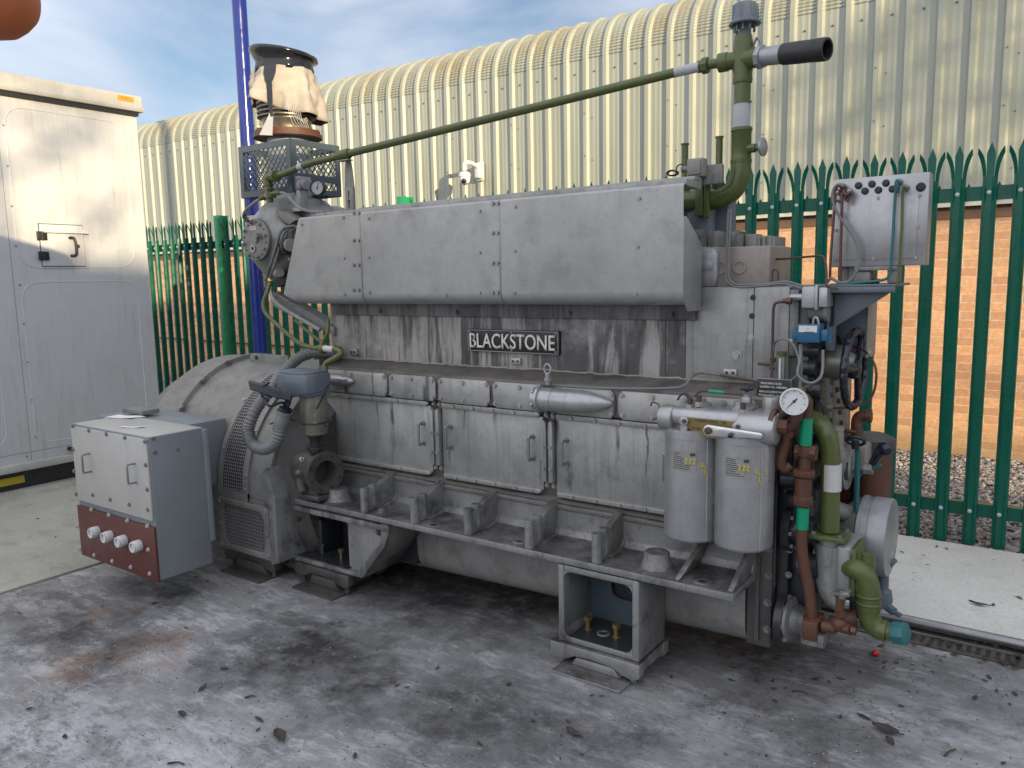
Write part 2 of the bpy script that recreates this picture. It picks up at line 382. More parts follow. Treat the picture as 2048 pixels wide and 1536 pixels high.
M['pebble'] = paint('stone_chip', (.33, .29, .27), streak=0, blotch=.2, rough=.8, var=.45)
M['tan'] = paint('tan_casting', (.27, .24, .215), streak=.2, blotch=.3, rough=.5)
M['conduit'] = paint('conduit_grey', (.16, .165, .17), streak=.0, blotch=.35, rough=.42)
M['motor'] = paint('starter_body', (.20, .20, .17), streak=.2, blotch=.4, rough=.35, metal=.4)
M['red'] = paint('red_berry', (.45, .01, .01), streak=0, blotch=0, rough=.2)
M['canopy'] = paint('foliage', (.06, .08, .03), streak=0, blotch=.2, rough=.7)
M['paper'] = paint('paper', (.75, .75, .76), streak=0, blotch=.05, rough=.8, var=.03)
M['plaswrap'] = paint('black_wrap', (.012, .013, .018), streak=0, blotch=.05, rough=.12, bstr=.5)
# ================================================================== SETTING
# ---- concrete pad: one sheet with stains and the shade under the engine painted in
t = NT('stained_concrete')
stain_shade_spots = [((620, 1300), .50, 1.0), ((720, 1370), .36, .85), ((480, 1290), .25, .6), ((150, 1250), .40, .8), ((225, 1300), .30, .75), ((40, 1230), .3, .5), ((1330, 1260), .75, .75), ((960, 1430), .6, .75), ((1230, 1470), .5, .65), ((1560, 1480), .4, .5),
          ((1620, 1290), .65, .7), ((1500, 1400), .45, .55), ((330, 1185), .28, .75), ((900, 1180), .8, .95), ((1030, 1200), .7, .95), ((1480, 1290), .5, .9), ((800, 1150), .6, .9), ((1900, 1320), .45, .5), ((1850, 1370), .4, .45), ((600, 1190), .3, .5), ((1100, 1290), .3, .5)]  # spots below the engine also darken the floor for its shade
wob = t.n('ShaderNodeTexNoise'); wob.inputs['Scale'].default_value = 3.2; wob.inputs['Detail'].default_value = 6; wob.inputs['Roughness'].default_value = .65; t.l(t.P, wob.inputs['Vector'])
wv = t.n('ShaderNodeVectorMath'); wv.operation = 'SUBTRACT'; t.l(wob.outputs['Color'], wv.inputs[0]); wv.inputs[1].default_value = (.5, .5, .5)
ws = t.n('ShaderNodeVectorMath'); ws.operation = 'SCALE'; t.l(wv.outputs[0], ws.inputs[0]); ws.inputs['Scale'].default_value = .9
wp = t.n('ShaderNodeVectorMath'); wp.operation = 'ADD'; t.l(t.P, wp.inputs[0]); t.l(ws.outputs[0], wp.inputs[1])
mask = None
pale = None
for (q, r_, k_) in (((100, 1480), .42, .75), ((260, 1460), .36, .6), ((520, 1420), .22, .4), ((60, 1350), .25, .5), ((1120, 1330), .3, .5), ((1950, 1440), .35, .5), ((1400, 1480), .4, .35), ((320, 1520), .35, .7)):
    d = t.n('ShaderNodeVectorMath'); d.operation = 'DISTANCE'; t.l(wp.outputs[0], d.inputs[0]); d.inputs[1].default_value = pz(q[0], q[1], 0)
    mm = t.ramp(d.outputs['Value'], r_*.2, r_, k_, 0); pale = mm if pale is None else t.math('MAXIMUM', pale, mm)
for (q, r_, k_) in stain_shade_spots:
    c = pz(q[0], q[1], 0)
    d = t.n('ShaderNodeVectorMath'); d.operation = 'DISTANCE'; t.l(wp.outputs[0], d.inputs[0]); d.inputs[1].default_value = c
    mm = t.ramp(d.outputs['Value'], r_*.15, r_, k_, 0)
    mask = mm if mask is None else t.math('MAXIMUM', mask, mm)
base = t.mix(t.ramp(t.noise(1.3, 6, .6), .35, .65), (.165, .165, .168), (.285, .285, .29))
base = t.mix(t.ramp(t.noise(.8, 3, .5, loc=(4, 7, 0)), .5, .7, 0, .35), base, (.22, .185, .15))
scuff = t.math('MULTIPLY', t.ramp(t.noise(3.2, 12, .82, (.9, 2.6, 1), .3, (0, 0, .45)), .505, .57), t.ramp(t.noise(.9, 6, .65, loc=(1, 5, 0)), .39, .51))
base = t.mix(t.math('MULTIPLY', scuff, .62), base, (.50, .50, .525))
scuff2 = t.math('MULTIPLY', t.ramp(t.noise(8, 8, .8, (.7, 6, 1), .1, (0, 0, -.6)), .55, .60), t.ramp(t.noise(1.5, 6, .65, loc=(6, 5, 0)), .45, .55))
base = t.mix(t.math('MULTIPLY', scuff2, .7), base, (.43, .425, .43))
grime = t.math('MULTIPLY', t.ramp(t.noise(3.3, 12, .78, loc=(9, 5, 0)), .52, .60), .6)
base = t.mix(grime, base, (.085, .08, .078))
scr = t.math('MULTIPLY', t.ramp(t.noise(5, 5, .7, (.35, 9, 1), 0, (0, 0, -.55)), .60, .68), t.ramp(t.noise(1.4, 5, .6, loc=(8, 3, 0)), .46, .6))
base = t.mix(t.math('MULTIPLY', scr, .5), base, (.46, .46, .48))
scr2 = t.math('MULTIPLY', t.ramp(t.noise(6, 5, .7, (9, .35, 1), 0, (0, 0, -.5)), .62, .69), t.ramp(t.noise(1.7, 5, .6, loc=(2, 3, 0)), .48, .6))
base = t.mix(t.math('MULTIPLY', scr2, .4), base, (.44, .44, .46))
base = t.mix(t.math('MULTIPLY', pale, t.ramp(t.noise(5, 11, .8, (1, 2, 1), .2, (0, 0, .5), (4, 4, 0)), .42, .56)), base, (.53, .53, .56))
crackv = t.n('ShaderNodeTexVoronoi'); crackv.feature = 'DISTANCE_TO_EDGE'; crackv.inputs['Scale'].default_value = .55; t.l(wp.outputs[0], crackv.inputs['Vector'])
base = t.mix(t.ramp(crackv.outputs['Distance'], .0, .008, .45, 0), base, (.05, .048, .045))
mask = t.math('MULTIPLY', mask, t.ramp(t.noise(8, 10, .78, loc=(1, 1, 5)), .34, .54, .45, 1.15), True)
base = t.mix(mask, base, (.030, .028, .029))
base = t.mix(t.ramp(t.noise(22, 7, .75), .58, .76, 0, .5), base, (.07, .065, .065))
base = t.mix(t.ramp(t.noise(60, 5, .7, loc=(3, 3, 3)), .64, .72, 0, .45), base, (.50, .49, .48))
orange_ = None
for q, r_ in (((300, 1290), .16), ((150, 1330), .2), ((190, 1230), .16), ((330, 1320), .12)):
    d = t.n('ShaderNodeVectorMath'); d.operation = 'DISTANCE'; t.l(wp.outputs[0], d.inputs[0]); d.inputs[1].default_value = pz(q[0], q[1], 0)
    mm = t.ramp(d.outputs['Value'], 0, r_, .5, 0); orange_ = mm if orange_ is None else t.math('MAXIMUM', orange_, mm)
base = t.mix(orange_, base, (.30, .16, .10))
bm_ = t.math('ADD', t.math('MULTIPLY', t.noise(70, 5, .7), .5), t.noise(7, 7, .6))
M['concrete'] = t.fin(base, t.ramp(t.noise(4, 5), .3, .7, .55, .9), 0, bm_, .5, .012)
def concrete(name, c1, c2, dark, speck=.5):
    t = NT(name)
    b = t.mix(t.ramp(t.noise(1.1, 7, .6), .35, .65), c1, c2)
    b = t.mix(t.ramp(t.noise(3.5, 8, .7, loc=(2, 2, 0)), .52, .72, 0, .55), b, dark)
    b = t.mix(t.ramp(t.noise(55, 6, .75), .52, .68, 0, speck), b, tuple(q*.45 for q in c1))
    return t.fin(b, .85, 0, t.math('ADD', t.noise(60, 5, .7), t.noise(6, 4)), .4, .008)
M['path'] = concrete('pale_concrete', (.56, .55, .52), (.66, .65, .62), (.38, .365, .335))
M['oldslab'] = concrete('mossy_concrete', (.33, .325, .28), (.47, .455, .40), (.13, .14, .07), .35)
M['soil'] = concrete('dark_soil', (.10, .09, .085), (.15, .13, .12), (.05, .045, .04))
def sheet(name, x0, y0, x1, y1, z, mat, kind='structure'):
    m = MB(); m.raw([(x0, y0, z), (x1, y0, z), (x1, y1, z), (x0, y1, z)], [(0, 1, 2, 3)]); return tag(m.build(name, mat), kind=kind)
sheet('ground', -300, -300, 300, 300, -.03, M['soil'])
m = MB(); m.box((-4.62, -8, -.025), (9, 3.84, 0)); m.box((-4.62, 3.84, -.025), (-1.5, 5.15, 0)); tag(m.build('concrete_pad', M['concrete']), kind='structure')
m = MB(); m.box((-30, -8, -.02), (-4.655, 5.12, .004), .006); tag(m.build('old_concrete_slab', M['oldslab']), kind='structure')
m = MB(); m.box((-1.497, 3.93, -.02), (9, 5.20, .022), .006); tag(m.build('path', M['path']), kind='structure')
sheet('gravel_bed', -30, 5.16, 9, 7.9, -.012, concrete('gravel_fines', (.16, .145, .135), (.22, .2, .19), (.08, .07, .07)))

# ---- gravel: loose chippings between the fence and the building
ico = bmesh.new(); bmesh.ops.create_icosphere(ico, subdivisions=1, radius=1); IV = [v.co.copy() for v in ico.verts]; IF = [tuple(v.index for v in f.verts) for f in ico.faces]; ico.free()
def stones(name, regs, mat):
    vs, fs = [], []
    for (x0, x1, y0, y1, n, s0, s1) in regs:
        for i in range(n):
            s_ = rnd.uniform(s0, s1); c = Vector((rnd.uniform(x0, x1), rnd.uniform(y0, y1), rnd.uniform(-.006, .008)))
            a1, a2, a3 = s_*rnd.uniform(.8, 1.4), s_*rnd.uniform(.6, 1), s_*rnd.uniform(.4, .75)
            rm = Matrix.Rotation(rnd.random()*6.3, 3, 'Z') @ Matrix.Rotation(rnd.uniform(-.6, .6), 3, 'X')
            o = len(vs)
            for v in IV:
                k = rnd.uniform(.8, 1.15); vs.append(c + rm @ Vector((v.x*a1*k, v.y*a2*k, v.z*a3*k)))
            fs += [tuple(o+i_ for i_ in f) for f in IF]
    me = bpy.data.meshes.new(name); me.from_pydata(vs, [], fs); me.materials.append(mat)
    o = bpy.data.objects.new(name, me); COL.objects.link(o); tag(o, kind='stuff'); return o
t = NT('gravel_stone')
vor = t.n('ShaderNodeTexVoronoi'); vor.inputs['Scale'].default_value = 38; t.l(t.P, vor.inputs['Vector'])
sx = t.n('ShaderNodeSeparateColor'); t.l(vor.outputs['Color'], sx.inputs[0])
c_ = t.mix(sx.outputs[0], (.13, .115, .11), (.42, .39, .38)); c_ = t.mix(t.ramp(sx.outputs[1], .7, 1, 0, .6), c_, (.25, .16, .12))
M['gravel'] = t.fin(c_, .8, 0, t.noise(80, 3), .3, .003)
stones('gravel', [(-2.2, .9, 5.19, 7.86, 15000, .010, .021), (-14.5, -2.2, 6.4, 7.86, 5200, .018, .034), (-2.2, .9, 5.165, 5.26, 420, .009, .02)], M['gravel'])

# ---- brick and cladding building
WY = 7.86
t = NT('buff_brick')
xyz = t.n('ShaderNodeSeparateXYZ'); t.l(t.P, xyz.inputs[0]); cmb = t.n('ShaderNodeCombineXYZ'); t.l(xyz.outputs[0], cmb.inputs[0]); t.l(xyz.outputs[2], cmb.inputs[1])
br = t.n('ShaderNodeTexBrick'); t.l(cmb.outputs[0], br.inputs['Vector']); br.inputs['Scale'].default_value = 1
br.inputs['Brick Width'].default_value = .225; br.inputs['Row Height'].default_value = .075; br.inputs['Mortar Size'].default_value = .006; br.inputs['Mortar Smooth'].default_value = .2; br.inputs['Bias'].default_value = 0
br.inputs['Color1'].default_value = (.76, .44, .235, 1); br.inputs['Color2'].default_value = (.50, .27, .145, 1); br.inputs['Mortar'].default_value = (.64, .52, .41, 1)
c_ = t.mix(t.ramp(t.noise(30, 5, .7), .35, .7, 0, .6), br.outputs['Color'], (.34, .175, .10), 'MIX')
zn = t.math('ADD', xyz.outputs[2], t.math('MULTIPLY', t.noise(2.5, 4), .25))
c_ = t.mix(t.ramp(zn, .14, .42, .6, 0), c_, (.20, .17, .09))
M['brick'] = t.fin(c_, .85, 0, t.math('ADD', t.math('MULTIPLY', br.outputs['Fac'], -1), t.math('MULTIPLY', t.noise(60, 4, .7), .5)), .55, .006)
t = NT('cladding_cream')
xyz = t.n('ShaderNodeSeparateXYZ'); t.l(t.P, xyz.inputs[0])
algae = t.math('MULTIPLY', t.ramp(xyz.outputs[2], 3.98, 4.2), t.ramp(t.noise(1.1, 5, .6, (1.2, 1, 1), loc=(3, 0, 0)), .40, .62))
algae = t.math('MULTIPLY', algae, t.ramp(t.noise(14, 5, .6, (1, 1, 3)), .3, .6))
c_ = t.mix(t.ramp(t.noise(2, 4, .5, (3, 1, .4)), .35, .65), (.285, .30, .25), (.335, .35, .295))
c_ = t.mix(t.math('MULTIPLY', algae, .72), c_, (.26, .19, .075))
c_ = t.mix(t.ramp(t.noise(1, 5, .6, (20, 1, .8)), .56, .75, 0, .22), c_, (.28, .27, .2))
M['clad'] = t.fin(c_, .42, 0, t.noise(5, 2), .03, .004)
M['flash'] = paint('flashing_cream', (.52, .52, .45), streak=.1, blotch=.1)
M['scr'] = paint('cladding_screw', (.10, .09, .08), streak=0, blotch=0)
warehouse = empty('warehouse', (-6, WY, 0), 'long industrial shed with curved cream ribbed cladding above a buff brick wall', 'building')
m = MB(); m.box((-24, WY, -.03), (5, WY+.25, 2.165)); m.build('brick_wall', M['brick'], warehouse)
M['overhang_shade'] = paint('painted_overhang_shade', (.16, .10, .075), streak=0, blotch=.3, rough=.9)  # dark strip over the top bricks paints the shade under the cladding
m = MB(); m.box((-24, WY-.012, 2.065), (5, WY-.0005, 2.164)); m.build('painted_shade_band', M['overhang_shade'], warehouse)
m = MB(); m.box((-24, WY-.085, 2.195), (5, WY+.06, 2.215)); m.box((-24, WY-.085, 2.165), (5, WY-.081, 2.195)); m.box((-24, WY-.01, 2.168), (5, WY+.03, 2.193)); m.build('flashing', M['flash'], warehouse)
PI_ = .2447; RR = .5
prof = [(.0, .032), (.042, .032), (.062, .002), (.094, 0), (.099, .0018), (.109, .0018), (.114, 0), (.148, 0), (.153, .0018), (.163, .0018), (.168, 0), (.205, 0), (.2247, .002), (.2447, .032)]
def path_pt(k):   # k: (kind, value) -> (Y, Z, normal)
    if k[0] == 0: return (WY-.075, k[1], (-1, 0))
    if k[0] == 1:
        th = k[1]; return (WY-.075+RR-RR*math.cos(th), 3.97+RR*math.sin(th), (-math.cos(th), math.sin(th)))
    th = R(84); y0 = WY-.075+RR-RR*math.cos(th); z0 = 3.97+RR*math.sin(th); return (y0+k[1]*math.sin(th), z0+k[1]*math.cos(th), (-math.cos(th), math.sin(th)))
stn = [(0, 2.205), (0, 3.2), (0, 3.95)]; NC = 22
for i in range(NC*4+1): stn.append((1, R(84)*i/(NC*4)))
stn += [(2, .3), (2, 6.0)]
x_left = -2.038 - PI_*75; nx = 105
vs, fs = [], []; cols = []
for i in range(nx):
    for j, (dx, d) in enumerate(prof[:-1]): cols.append((x_left + i*PI_ + dx, d, 2 <= j <= 11))
for si, k in enumerate(stn):
    y, z, nrm = path_pt(k)
    crimp = 0
    if k[0] == 1: crimp = (0, .009, .011, .003)[(si-3) % 4]
    for (x, d, pan) in cols:
        dd = d + (crimp if pan else (crimp*.12))
        vs.append((x, y + nrm[0]*dd, z + nrm[1]*dd))
nc = len(cols)
for si in range(len(stn)-1):
    for i in range(nc-1): a0 = si*nc+i; fs.append((a0, a0+1, a0+nc+1, a0+nc))
me = bpy.data.meshes.new('cladding'); me.from_pydata([Vector(v)-Vector((-6, WY, 0)) for v in vs], [], fs); me.materials.append(M['clad'])
me.shade_smooth(); me.set_sharp_from_angle(angle=R(24))
o = bpy.data.objects.new('cladding', me); COL.objects.link(o); o.parent = warehouse
m = MB(); m.box((-24, WY+.3, 2.2), (5, WY+14, 4.3)); m.build('inner_structure', M['flash'], warehouse)
m = MB()
for i in range(nx):
    x = x_left + i*PI_ + .131
    if x < -16 or x > 2: continue
    for z in (3.83,) : m.cyl((x, WY-.075, z), (x, WY-.086, z), .009, n=8)
    if i % 4 == 1:
        for z in (2.5, 2.95, 3.4): m.cyl((x-.11, WY-.105, z), (x-.11, WY-.114, z), .006, n=8); m.cyl((x-.03, WY-.075, z-.05), (x-.03, WY-.084, z-.05), .006, n=8)
m.build('screws', M['scr'], warehouse)
for x in (-12.35,):    # brick pier standing a little proud near the left end of the wall
    m = MB(); m.box((x, WY-.05, 0), (x+.35, WY-.002, 2.16)); m.build('brick_pier', M['brick'], warehouse)
m = MB(); m.tube([(-15, WY-.03, .72), (-9, WY-.03, .66), (-6, WY-.03, .66)], .012, smooth=False); m.build('wall_cable', M['blk'], warehouse)

# ---- camera dome on the cladding
cc = p(962, 345, WY-.11)
dome = empty('security_camera', (cc.x, WY-.11, cc.z), 'white dome security camera on a bracket fixed to the cream cladding', 'security camera')
m = MB(); m.box((cc.x-.05, WY-.135, cc.z-.10), (cc.x+.05, WY-.108, cc.z+.12), .006); m.box((cc.x-.035, WY-.2, cc.z-.075), (cc.x+.035, WY-.133, cc.z+.10), .012); m.build('mounting_plate', M['white'], dome)
dp = p(929, 345, WY-.37)
m = MB(); m.tube([(cc.x, WY-.18, cc.z+.06), (cc.x-.0, WY-.30, cc.z+.09), (dp.x+.02, WY-.36, cc.z+.09), (dp.x, WY-.37, cc.z+.07), (dp.x, WY-.37, cc.z+.0)], .026, n=12); m.build('bracket_arm', M['white'], dome)
m = MB(); dz = p(929, 352, WY-.37).z
m.lathe((dp.x, WY-.37, dz+.05), (0, 0, -1), [(0, 0), (0, .04), (.02, .07), (.055, .075), (.06, .068), (.10, .066), (.135, .05), (.16, 0)], 24); m.build('dome_housing', M['white'], dome)
m = MB(); m.ball((dp.x+.022, WY-.37-.042, dz-.062), .032, 16); m.build('lens', M['wheel'], dome)

# ---- palisade fence
FY = 5.28
fence = empty('palisade_fence', (-5, FY, 0), 'dark green steel palisade fence with splayed spiked tops in front of the shed', 'fence')
def make_pale():
    m = MB(); H1 = 2.15
    W = [(-.037, .012), (-.034, .0), (-.024, -.004), (-.013, -.020), (.013, -.020), (.024, -.004), (.034, .0), (.037, .012)]
    Wb = [(x, y+.003) for x, y in W]
    # body: folded section
    def sect(z, sx=1.0): return [Vector((x*sx, y, z)) for x, y in W], [Vector((x*sx, y+.0035, z)) for x, y in W]
    zs = [.0, 1.0, H1]
    for z0, z1 in zip(zs, zs[1:]):
        a, ab = sect(z0); b, bb = sect(z1)
        for i in range(7):
            m.solid([a[i], a[i+1], ab[i+1], ab[i], b[i], b[i+1], bb[i+1], bb[i]], ((0, 3, 2, 1), (4, 5, 6, 7), (0, 1, 5, 4), (2, 3, 7, 6), (1, 2, 6, 5), (3, 0, 4, 7)))
    # centre prong
    pr = [(-.018, H1), (-.022, 2.275), (0, 2.335), (.022, 2.275), (.018, H1)]
    m.hull([Vector((x, -.018 if abs(x) < .001 else -.016, z)) for x, z in pr], [Vector((x, -.0145, z)) for x, z in pr])
    for sg in (-1, 1):
        st = [(.020, .037, H1, 0), (.021, .040, 2.18, -.003), (.025, .046, 2.215, -.007), (.032, .056, 2.250, -.013), (.042, .066, 2.275, -.018), (.060, .064, 2.305, -.024)]
        for A, B in zip(st, st[1:]):
            q0 = [Vector((sg*A[0], A[3]-.003, A[2])), Vector((sg*A[1], A[3]+.004, A[2])), Vector((sg*A[1], A[3]+.007, A[2])), Vector((sg*A[0], A[3]+.0, A[2]))]
            q1 = [Vector((sg*B[0], B[3]-.003, B[2])), Vector((sg*B[1], B[3]+.004, B[2])), Vector((sg*B[1], B[3]+.007, B[2])), Vector((sg*B[0], B[3]+.0, B[2]))]
            m.hull(q0, q1)
    me_ = m.build('pale', M['fgreen'], None, 25).data
    bpy.data.objects.remove(bpy.data.objects['pale'])
    b = MB()
    for z in (.22, 2.06): b.ball((0, -.022, z), .0125, 10, (1, .5, 1))
    bo = b.build('bolt', M['galv'], None, 60); md = bo.data; bpy.data.objects.remove(bo)
    return me_, md
pale_me, bolt_me = make_pale()
post_x = [-7.57 + 2.70*k for k in range(-3, 4)]
x = -15.97 + 1.0
xs = []
xx = -.568
while xx > -11.9: xs.append(xx); xx -= .1497
xx = -.568 + .1497
while xx < 2.5: xs.append(xx); xx += .1497
xs = [q for q in xs if min(abs(q-z) for z in post_x) > .05]
for q in xs:
    o = bpy.data.objects.new('pale', pale_me); COL.objects.link(o); o.parent = fence; o.location = (q+5, -.03, rnd.uniform(-.003, .003)); o.rotation_euler = (rnd.uniform(-.003, .003), rnd.uniform(-.004, .004), rnd.uniform(-.05, .05))
    b = bpy.data.objects.new('bolt', bolt_me); COL.objects.link(b); b.parent = o
for z in (.22, 2.06):
    m = MB(); m.box((-16, FY-.006, z-.04), (3, FY+.0, z+.04)); m.box((-16, FY-.0, z+.034), (3, FY+.045, z+.04))
    if z > 1:
        k = -11.9
        while k < 2.6: m.solid([Vector((k-.012, FY+.02, z+.038)), Vector((k+.012, FY+.02, z+.038)), Vector((k, FY+.02, z+.064)), Vector((k-.012, FY+.024, z+.038)), Vector((k+.012, FY+.024, z+.038)), Vector((k, FY+.024, z+.064))], ((0, 1, 2), (3, 5, 4), (0, 3, 4, 1), (1, 4, 5, 2), (2, 5, 3, 0))); k += .1497
    m.build('rail', M['fgreen'], fence)
for q in post_x[1:]:
    m = MB(); zt = 2.368
    m.box((q-.055, FY-.05, 0), (q+.055, FY-.044, zt), .002); m.box((q-.055, FY+.05, 0), (q+.055, FY+.056, zt), .002); m.box((q-.004, FY-.044, 0), (q+.004, FY+.05, zt)); m.ball((q+.03, FY-.053, 2.06), .014, 10); m.build('post', M['fgreen_lit'], fence, loc=(q, FY, 0))

# ---- blue pole
bp_ = p(512, 545, 4.6)
m = MB(); m.cyl((bp_.x, 4.6, 0), (bp_.x, 4.6, 6.5), .062, n=32); m.cyl((bp_.x, 4.6, 0), (bp_.x, 4.6, .02), .13, n=24); tag(m.build('blue_pole', M['blue'], loc=(bp_.x, 4.6, 0)), 'tall glossy royal blue steel pole standing between the machine and the fence', 'pole')

# ---- white equipment container
CXF = -6.9
def cpt(x, y): return px(x, y, CXF)
cont = empty('equipment_container', (-8.2, 2.0, 0), 'tall cream steel equipment cabinet with a small hatch, rusty streaks and a dark base', 'container')
m = MB(); m.box((CXF-2.6, -.6, .16), (CXF, 4.03, 3.22), .012); m.build('body', M['cont'], cont)
m = MB(); m.box((CXF-2.5, -.5, 0), (CXF-.06, 3.93, .158)); m.build('base_frame', M['black'], cont)
m = MB(); m.box((CXF-2.62, -.62, .16), (CXF+.035, 4.05, .225), .012); m.build('bottom_rail', M['contrim'], cont)
m = MB(); m.prism([(CXF-2.66, 3.16), (CXF+.05, 3.16), (CXF+.06, 3.19), (CXF+.03, 3.21), (CXF+.03, 3.30), (CXF-2.66, 3.30)], 'y', -.65, 4.07, .004); m.build('roof', M['contrim'], cont)
m = MB(); m.box((CXF+.001, -.6, 3.125), (CXF+.03, 4.03, 3.158)); m.build('roof_shade_strip', M['blk'], cont)  # solid black strip drawn as the shade under the roof edge
o1, o2 = cpt(231, 196), cpt(264, 206); m = MB(); m.box((CXF+.031, o1.y, 3.235), (CXF+.034, o2.y, 3.28)); l_ = m.build('warning_label', M['ylabel'], cont)
m = MB(); m.box((CXF+.0342, o1.y+.03, 3.266), (CXF+.0348, o2.y-.03, 3.270)); m.box((CXF+.0342, o1.y+.03, 3.25), (CXF+.0348, o2.y-.01, 3.254)); m.build('print_lines', M['ink'], l_)
o1 = px(0, 975, CXF-.05); o2 = px(50, 960, CXF-.05); m = MB(); m.box((CXF-.058, o1.y-.2, .05), (CXF-.055, o2.y, .11)); m.build('base_label', M['yellow'], cont)
def bead(a, b, r, name='pressed_panel', w_=.0035):   # pressed panel outline with rounded corners
    y0, y1, z0, z1 = a[0], b[0], a[1], b[1]; pts = []
    for cy_, cz_, s0 in ((y1-r, z1-r, 0), (y0+r, z1-r, 90), (y0+r, z0+r, 180), (y1-r, z0+r, 270)):
        for k in range(0, 91, 15): pts.append(Vector((CXF+.001, cy_+r*math.cos(R(s0+k)), cz_+r*math.sin(R(s0+k)))))
    m = MB(); m.tube(pts, w_, n=6, smooth=False, closed=True); m.build(name, M['cont'], cont)
yj = cpt(20, 500).y; ye = 4.03
bead((cpt(35, 500).y, 1.80), (3.90, 3.05), .14); bead((cpt(55, 700).y, .36), (3.90, 1.68), .14); bead((1.2, 1.80), (cpt(-5, 500).y, 3.05), .14); bead((1.2, .36), (cpt(-5, 700).y, 1.68), .14)
m = MB(); m.box((CXF, yj-.0015, .23), (CXF+.0012, yj+.0015, 3.12)); m.box((CXF, -.5, .30), (CXF+.0012, 4.02, .303)); m.build('panel_seam', M['steel'], cont)
m = MB()
for k in range(9): m.ball((CXF+.002, yj+.045, .42+.31*k), .008, 8); m.ball((CXF+.002, 4.0-.16*k*2.2-.1, .27), .008, 8)
m.build('rivets', M['steel'], cont)
h0, h1 = cpt(66, 430), cpt(186, 548); hz0, hz1 = 1.79, 2.12
y0, y1 = h0.y+.02, h1.y-.03
m = MB(); m.box((CXF+.001, y0, hz0), (CXF+.008, y1, hz1+.02), .003); m.prism([(CXF+.002, hz1-.035), (CXF+.045, hz1-.04), (CXF+.045, hz1-.033), (CXF+.002, hz1+.0)], 'y', y0+.03, y1-.0, 0); hatch_frame = m.build('hatch_frame', M['cont'], cont)
dy0, dy1 = cpt(80, 490).y, cpt(166, 490).y
dz0, dz1 = cpt(120, 532).z, cpt(120, 450).z
m = MB(); m.box((CXF+.008, dy0, dz0), (CXF+.020, dy1, dz1), .003); hd = m.build('hatch_door', M['cont'], cont)
m = MB(); m.box((CXF+.0075, dy0-.006, dz0-.006), (CXF+.0095, dy1+.006, dz1+.006)); m.build('hatch_seal', M['ink'], hd)
for zc_ in (cpt(88, 472).z, cpt(88, 512).z):
    m = MB(); m.box((CXF+.02, dy0-.03, zc_-.035), (CXF+.034, dy0+.05, zc_+.035), .004); m.cyl((CXF+.034, dy0+.01, zc_-.035), (CXF+.034, dy0+.01, zc_+.035), .008); m.build('hinge', M['blk'], hd)
hy = cpt(137, 490).y; m = MB(); m.tube([(CXF+.02, hy, cpt(137, 476).z), (CXF+.05, hy+.03, cpt(137, 479).z), (CXF+.05, hy+.035, cpt(137, 508).z), (CXF+.02, hy, cpt(137, 512).z)], .012, n=8); m.build('handle', M['blk'], hd)
m = MB(); m.cyl((CXF+.02, cpt(153, 493).y, cpt(153, 493).z), (CXF+.026, cpt(153, 493).y, cpt(153, 493).z), .016); m.build('lock', M['ink'], hd)
t = NT('rust_wash'); xy = t.n('ShaderNodeSeparateXYZ')
q = px(138, 897, -6.9); m = MB(); m.cyl((CXF, q.y, q.z), (CXF+.07, q.y, q.z), .018, n=14); m.build('cable_plug', M['blk'], cont)

# ---- orange rounded shape, identity unknown, at the top left
qo = CAM + ray(2, -4)/ray(2, -4).xy.length*3.1
ax_ = (RIGHT.xy.to_3d().normalized()*.96 + Vector((0, 0, -.12))).normalized()
m = MB(); m.lathe(qo - ax_*.8, ax_, [(0, 0), (0, .11), (.3, .125), (.6, .13), (.76, .13), (.82, .122), (.85, .105), (.88, .08), (.895, .055), (.903, .03), (.905, 0)], 40)
orange_end = m.build('orange_shape', M['orange'], None, 80, loc=qo)
tag(orange_end, 'smooth rounded orange shape high at the top left', 'machine arm')

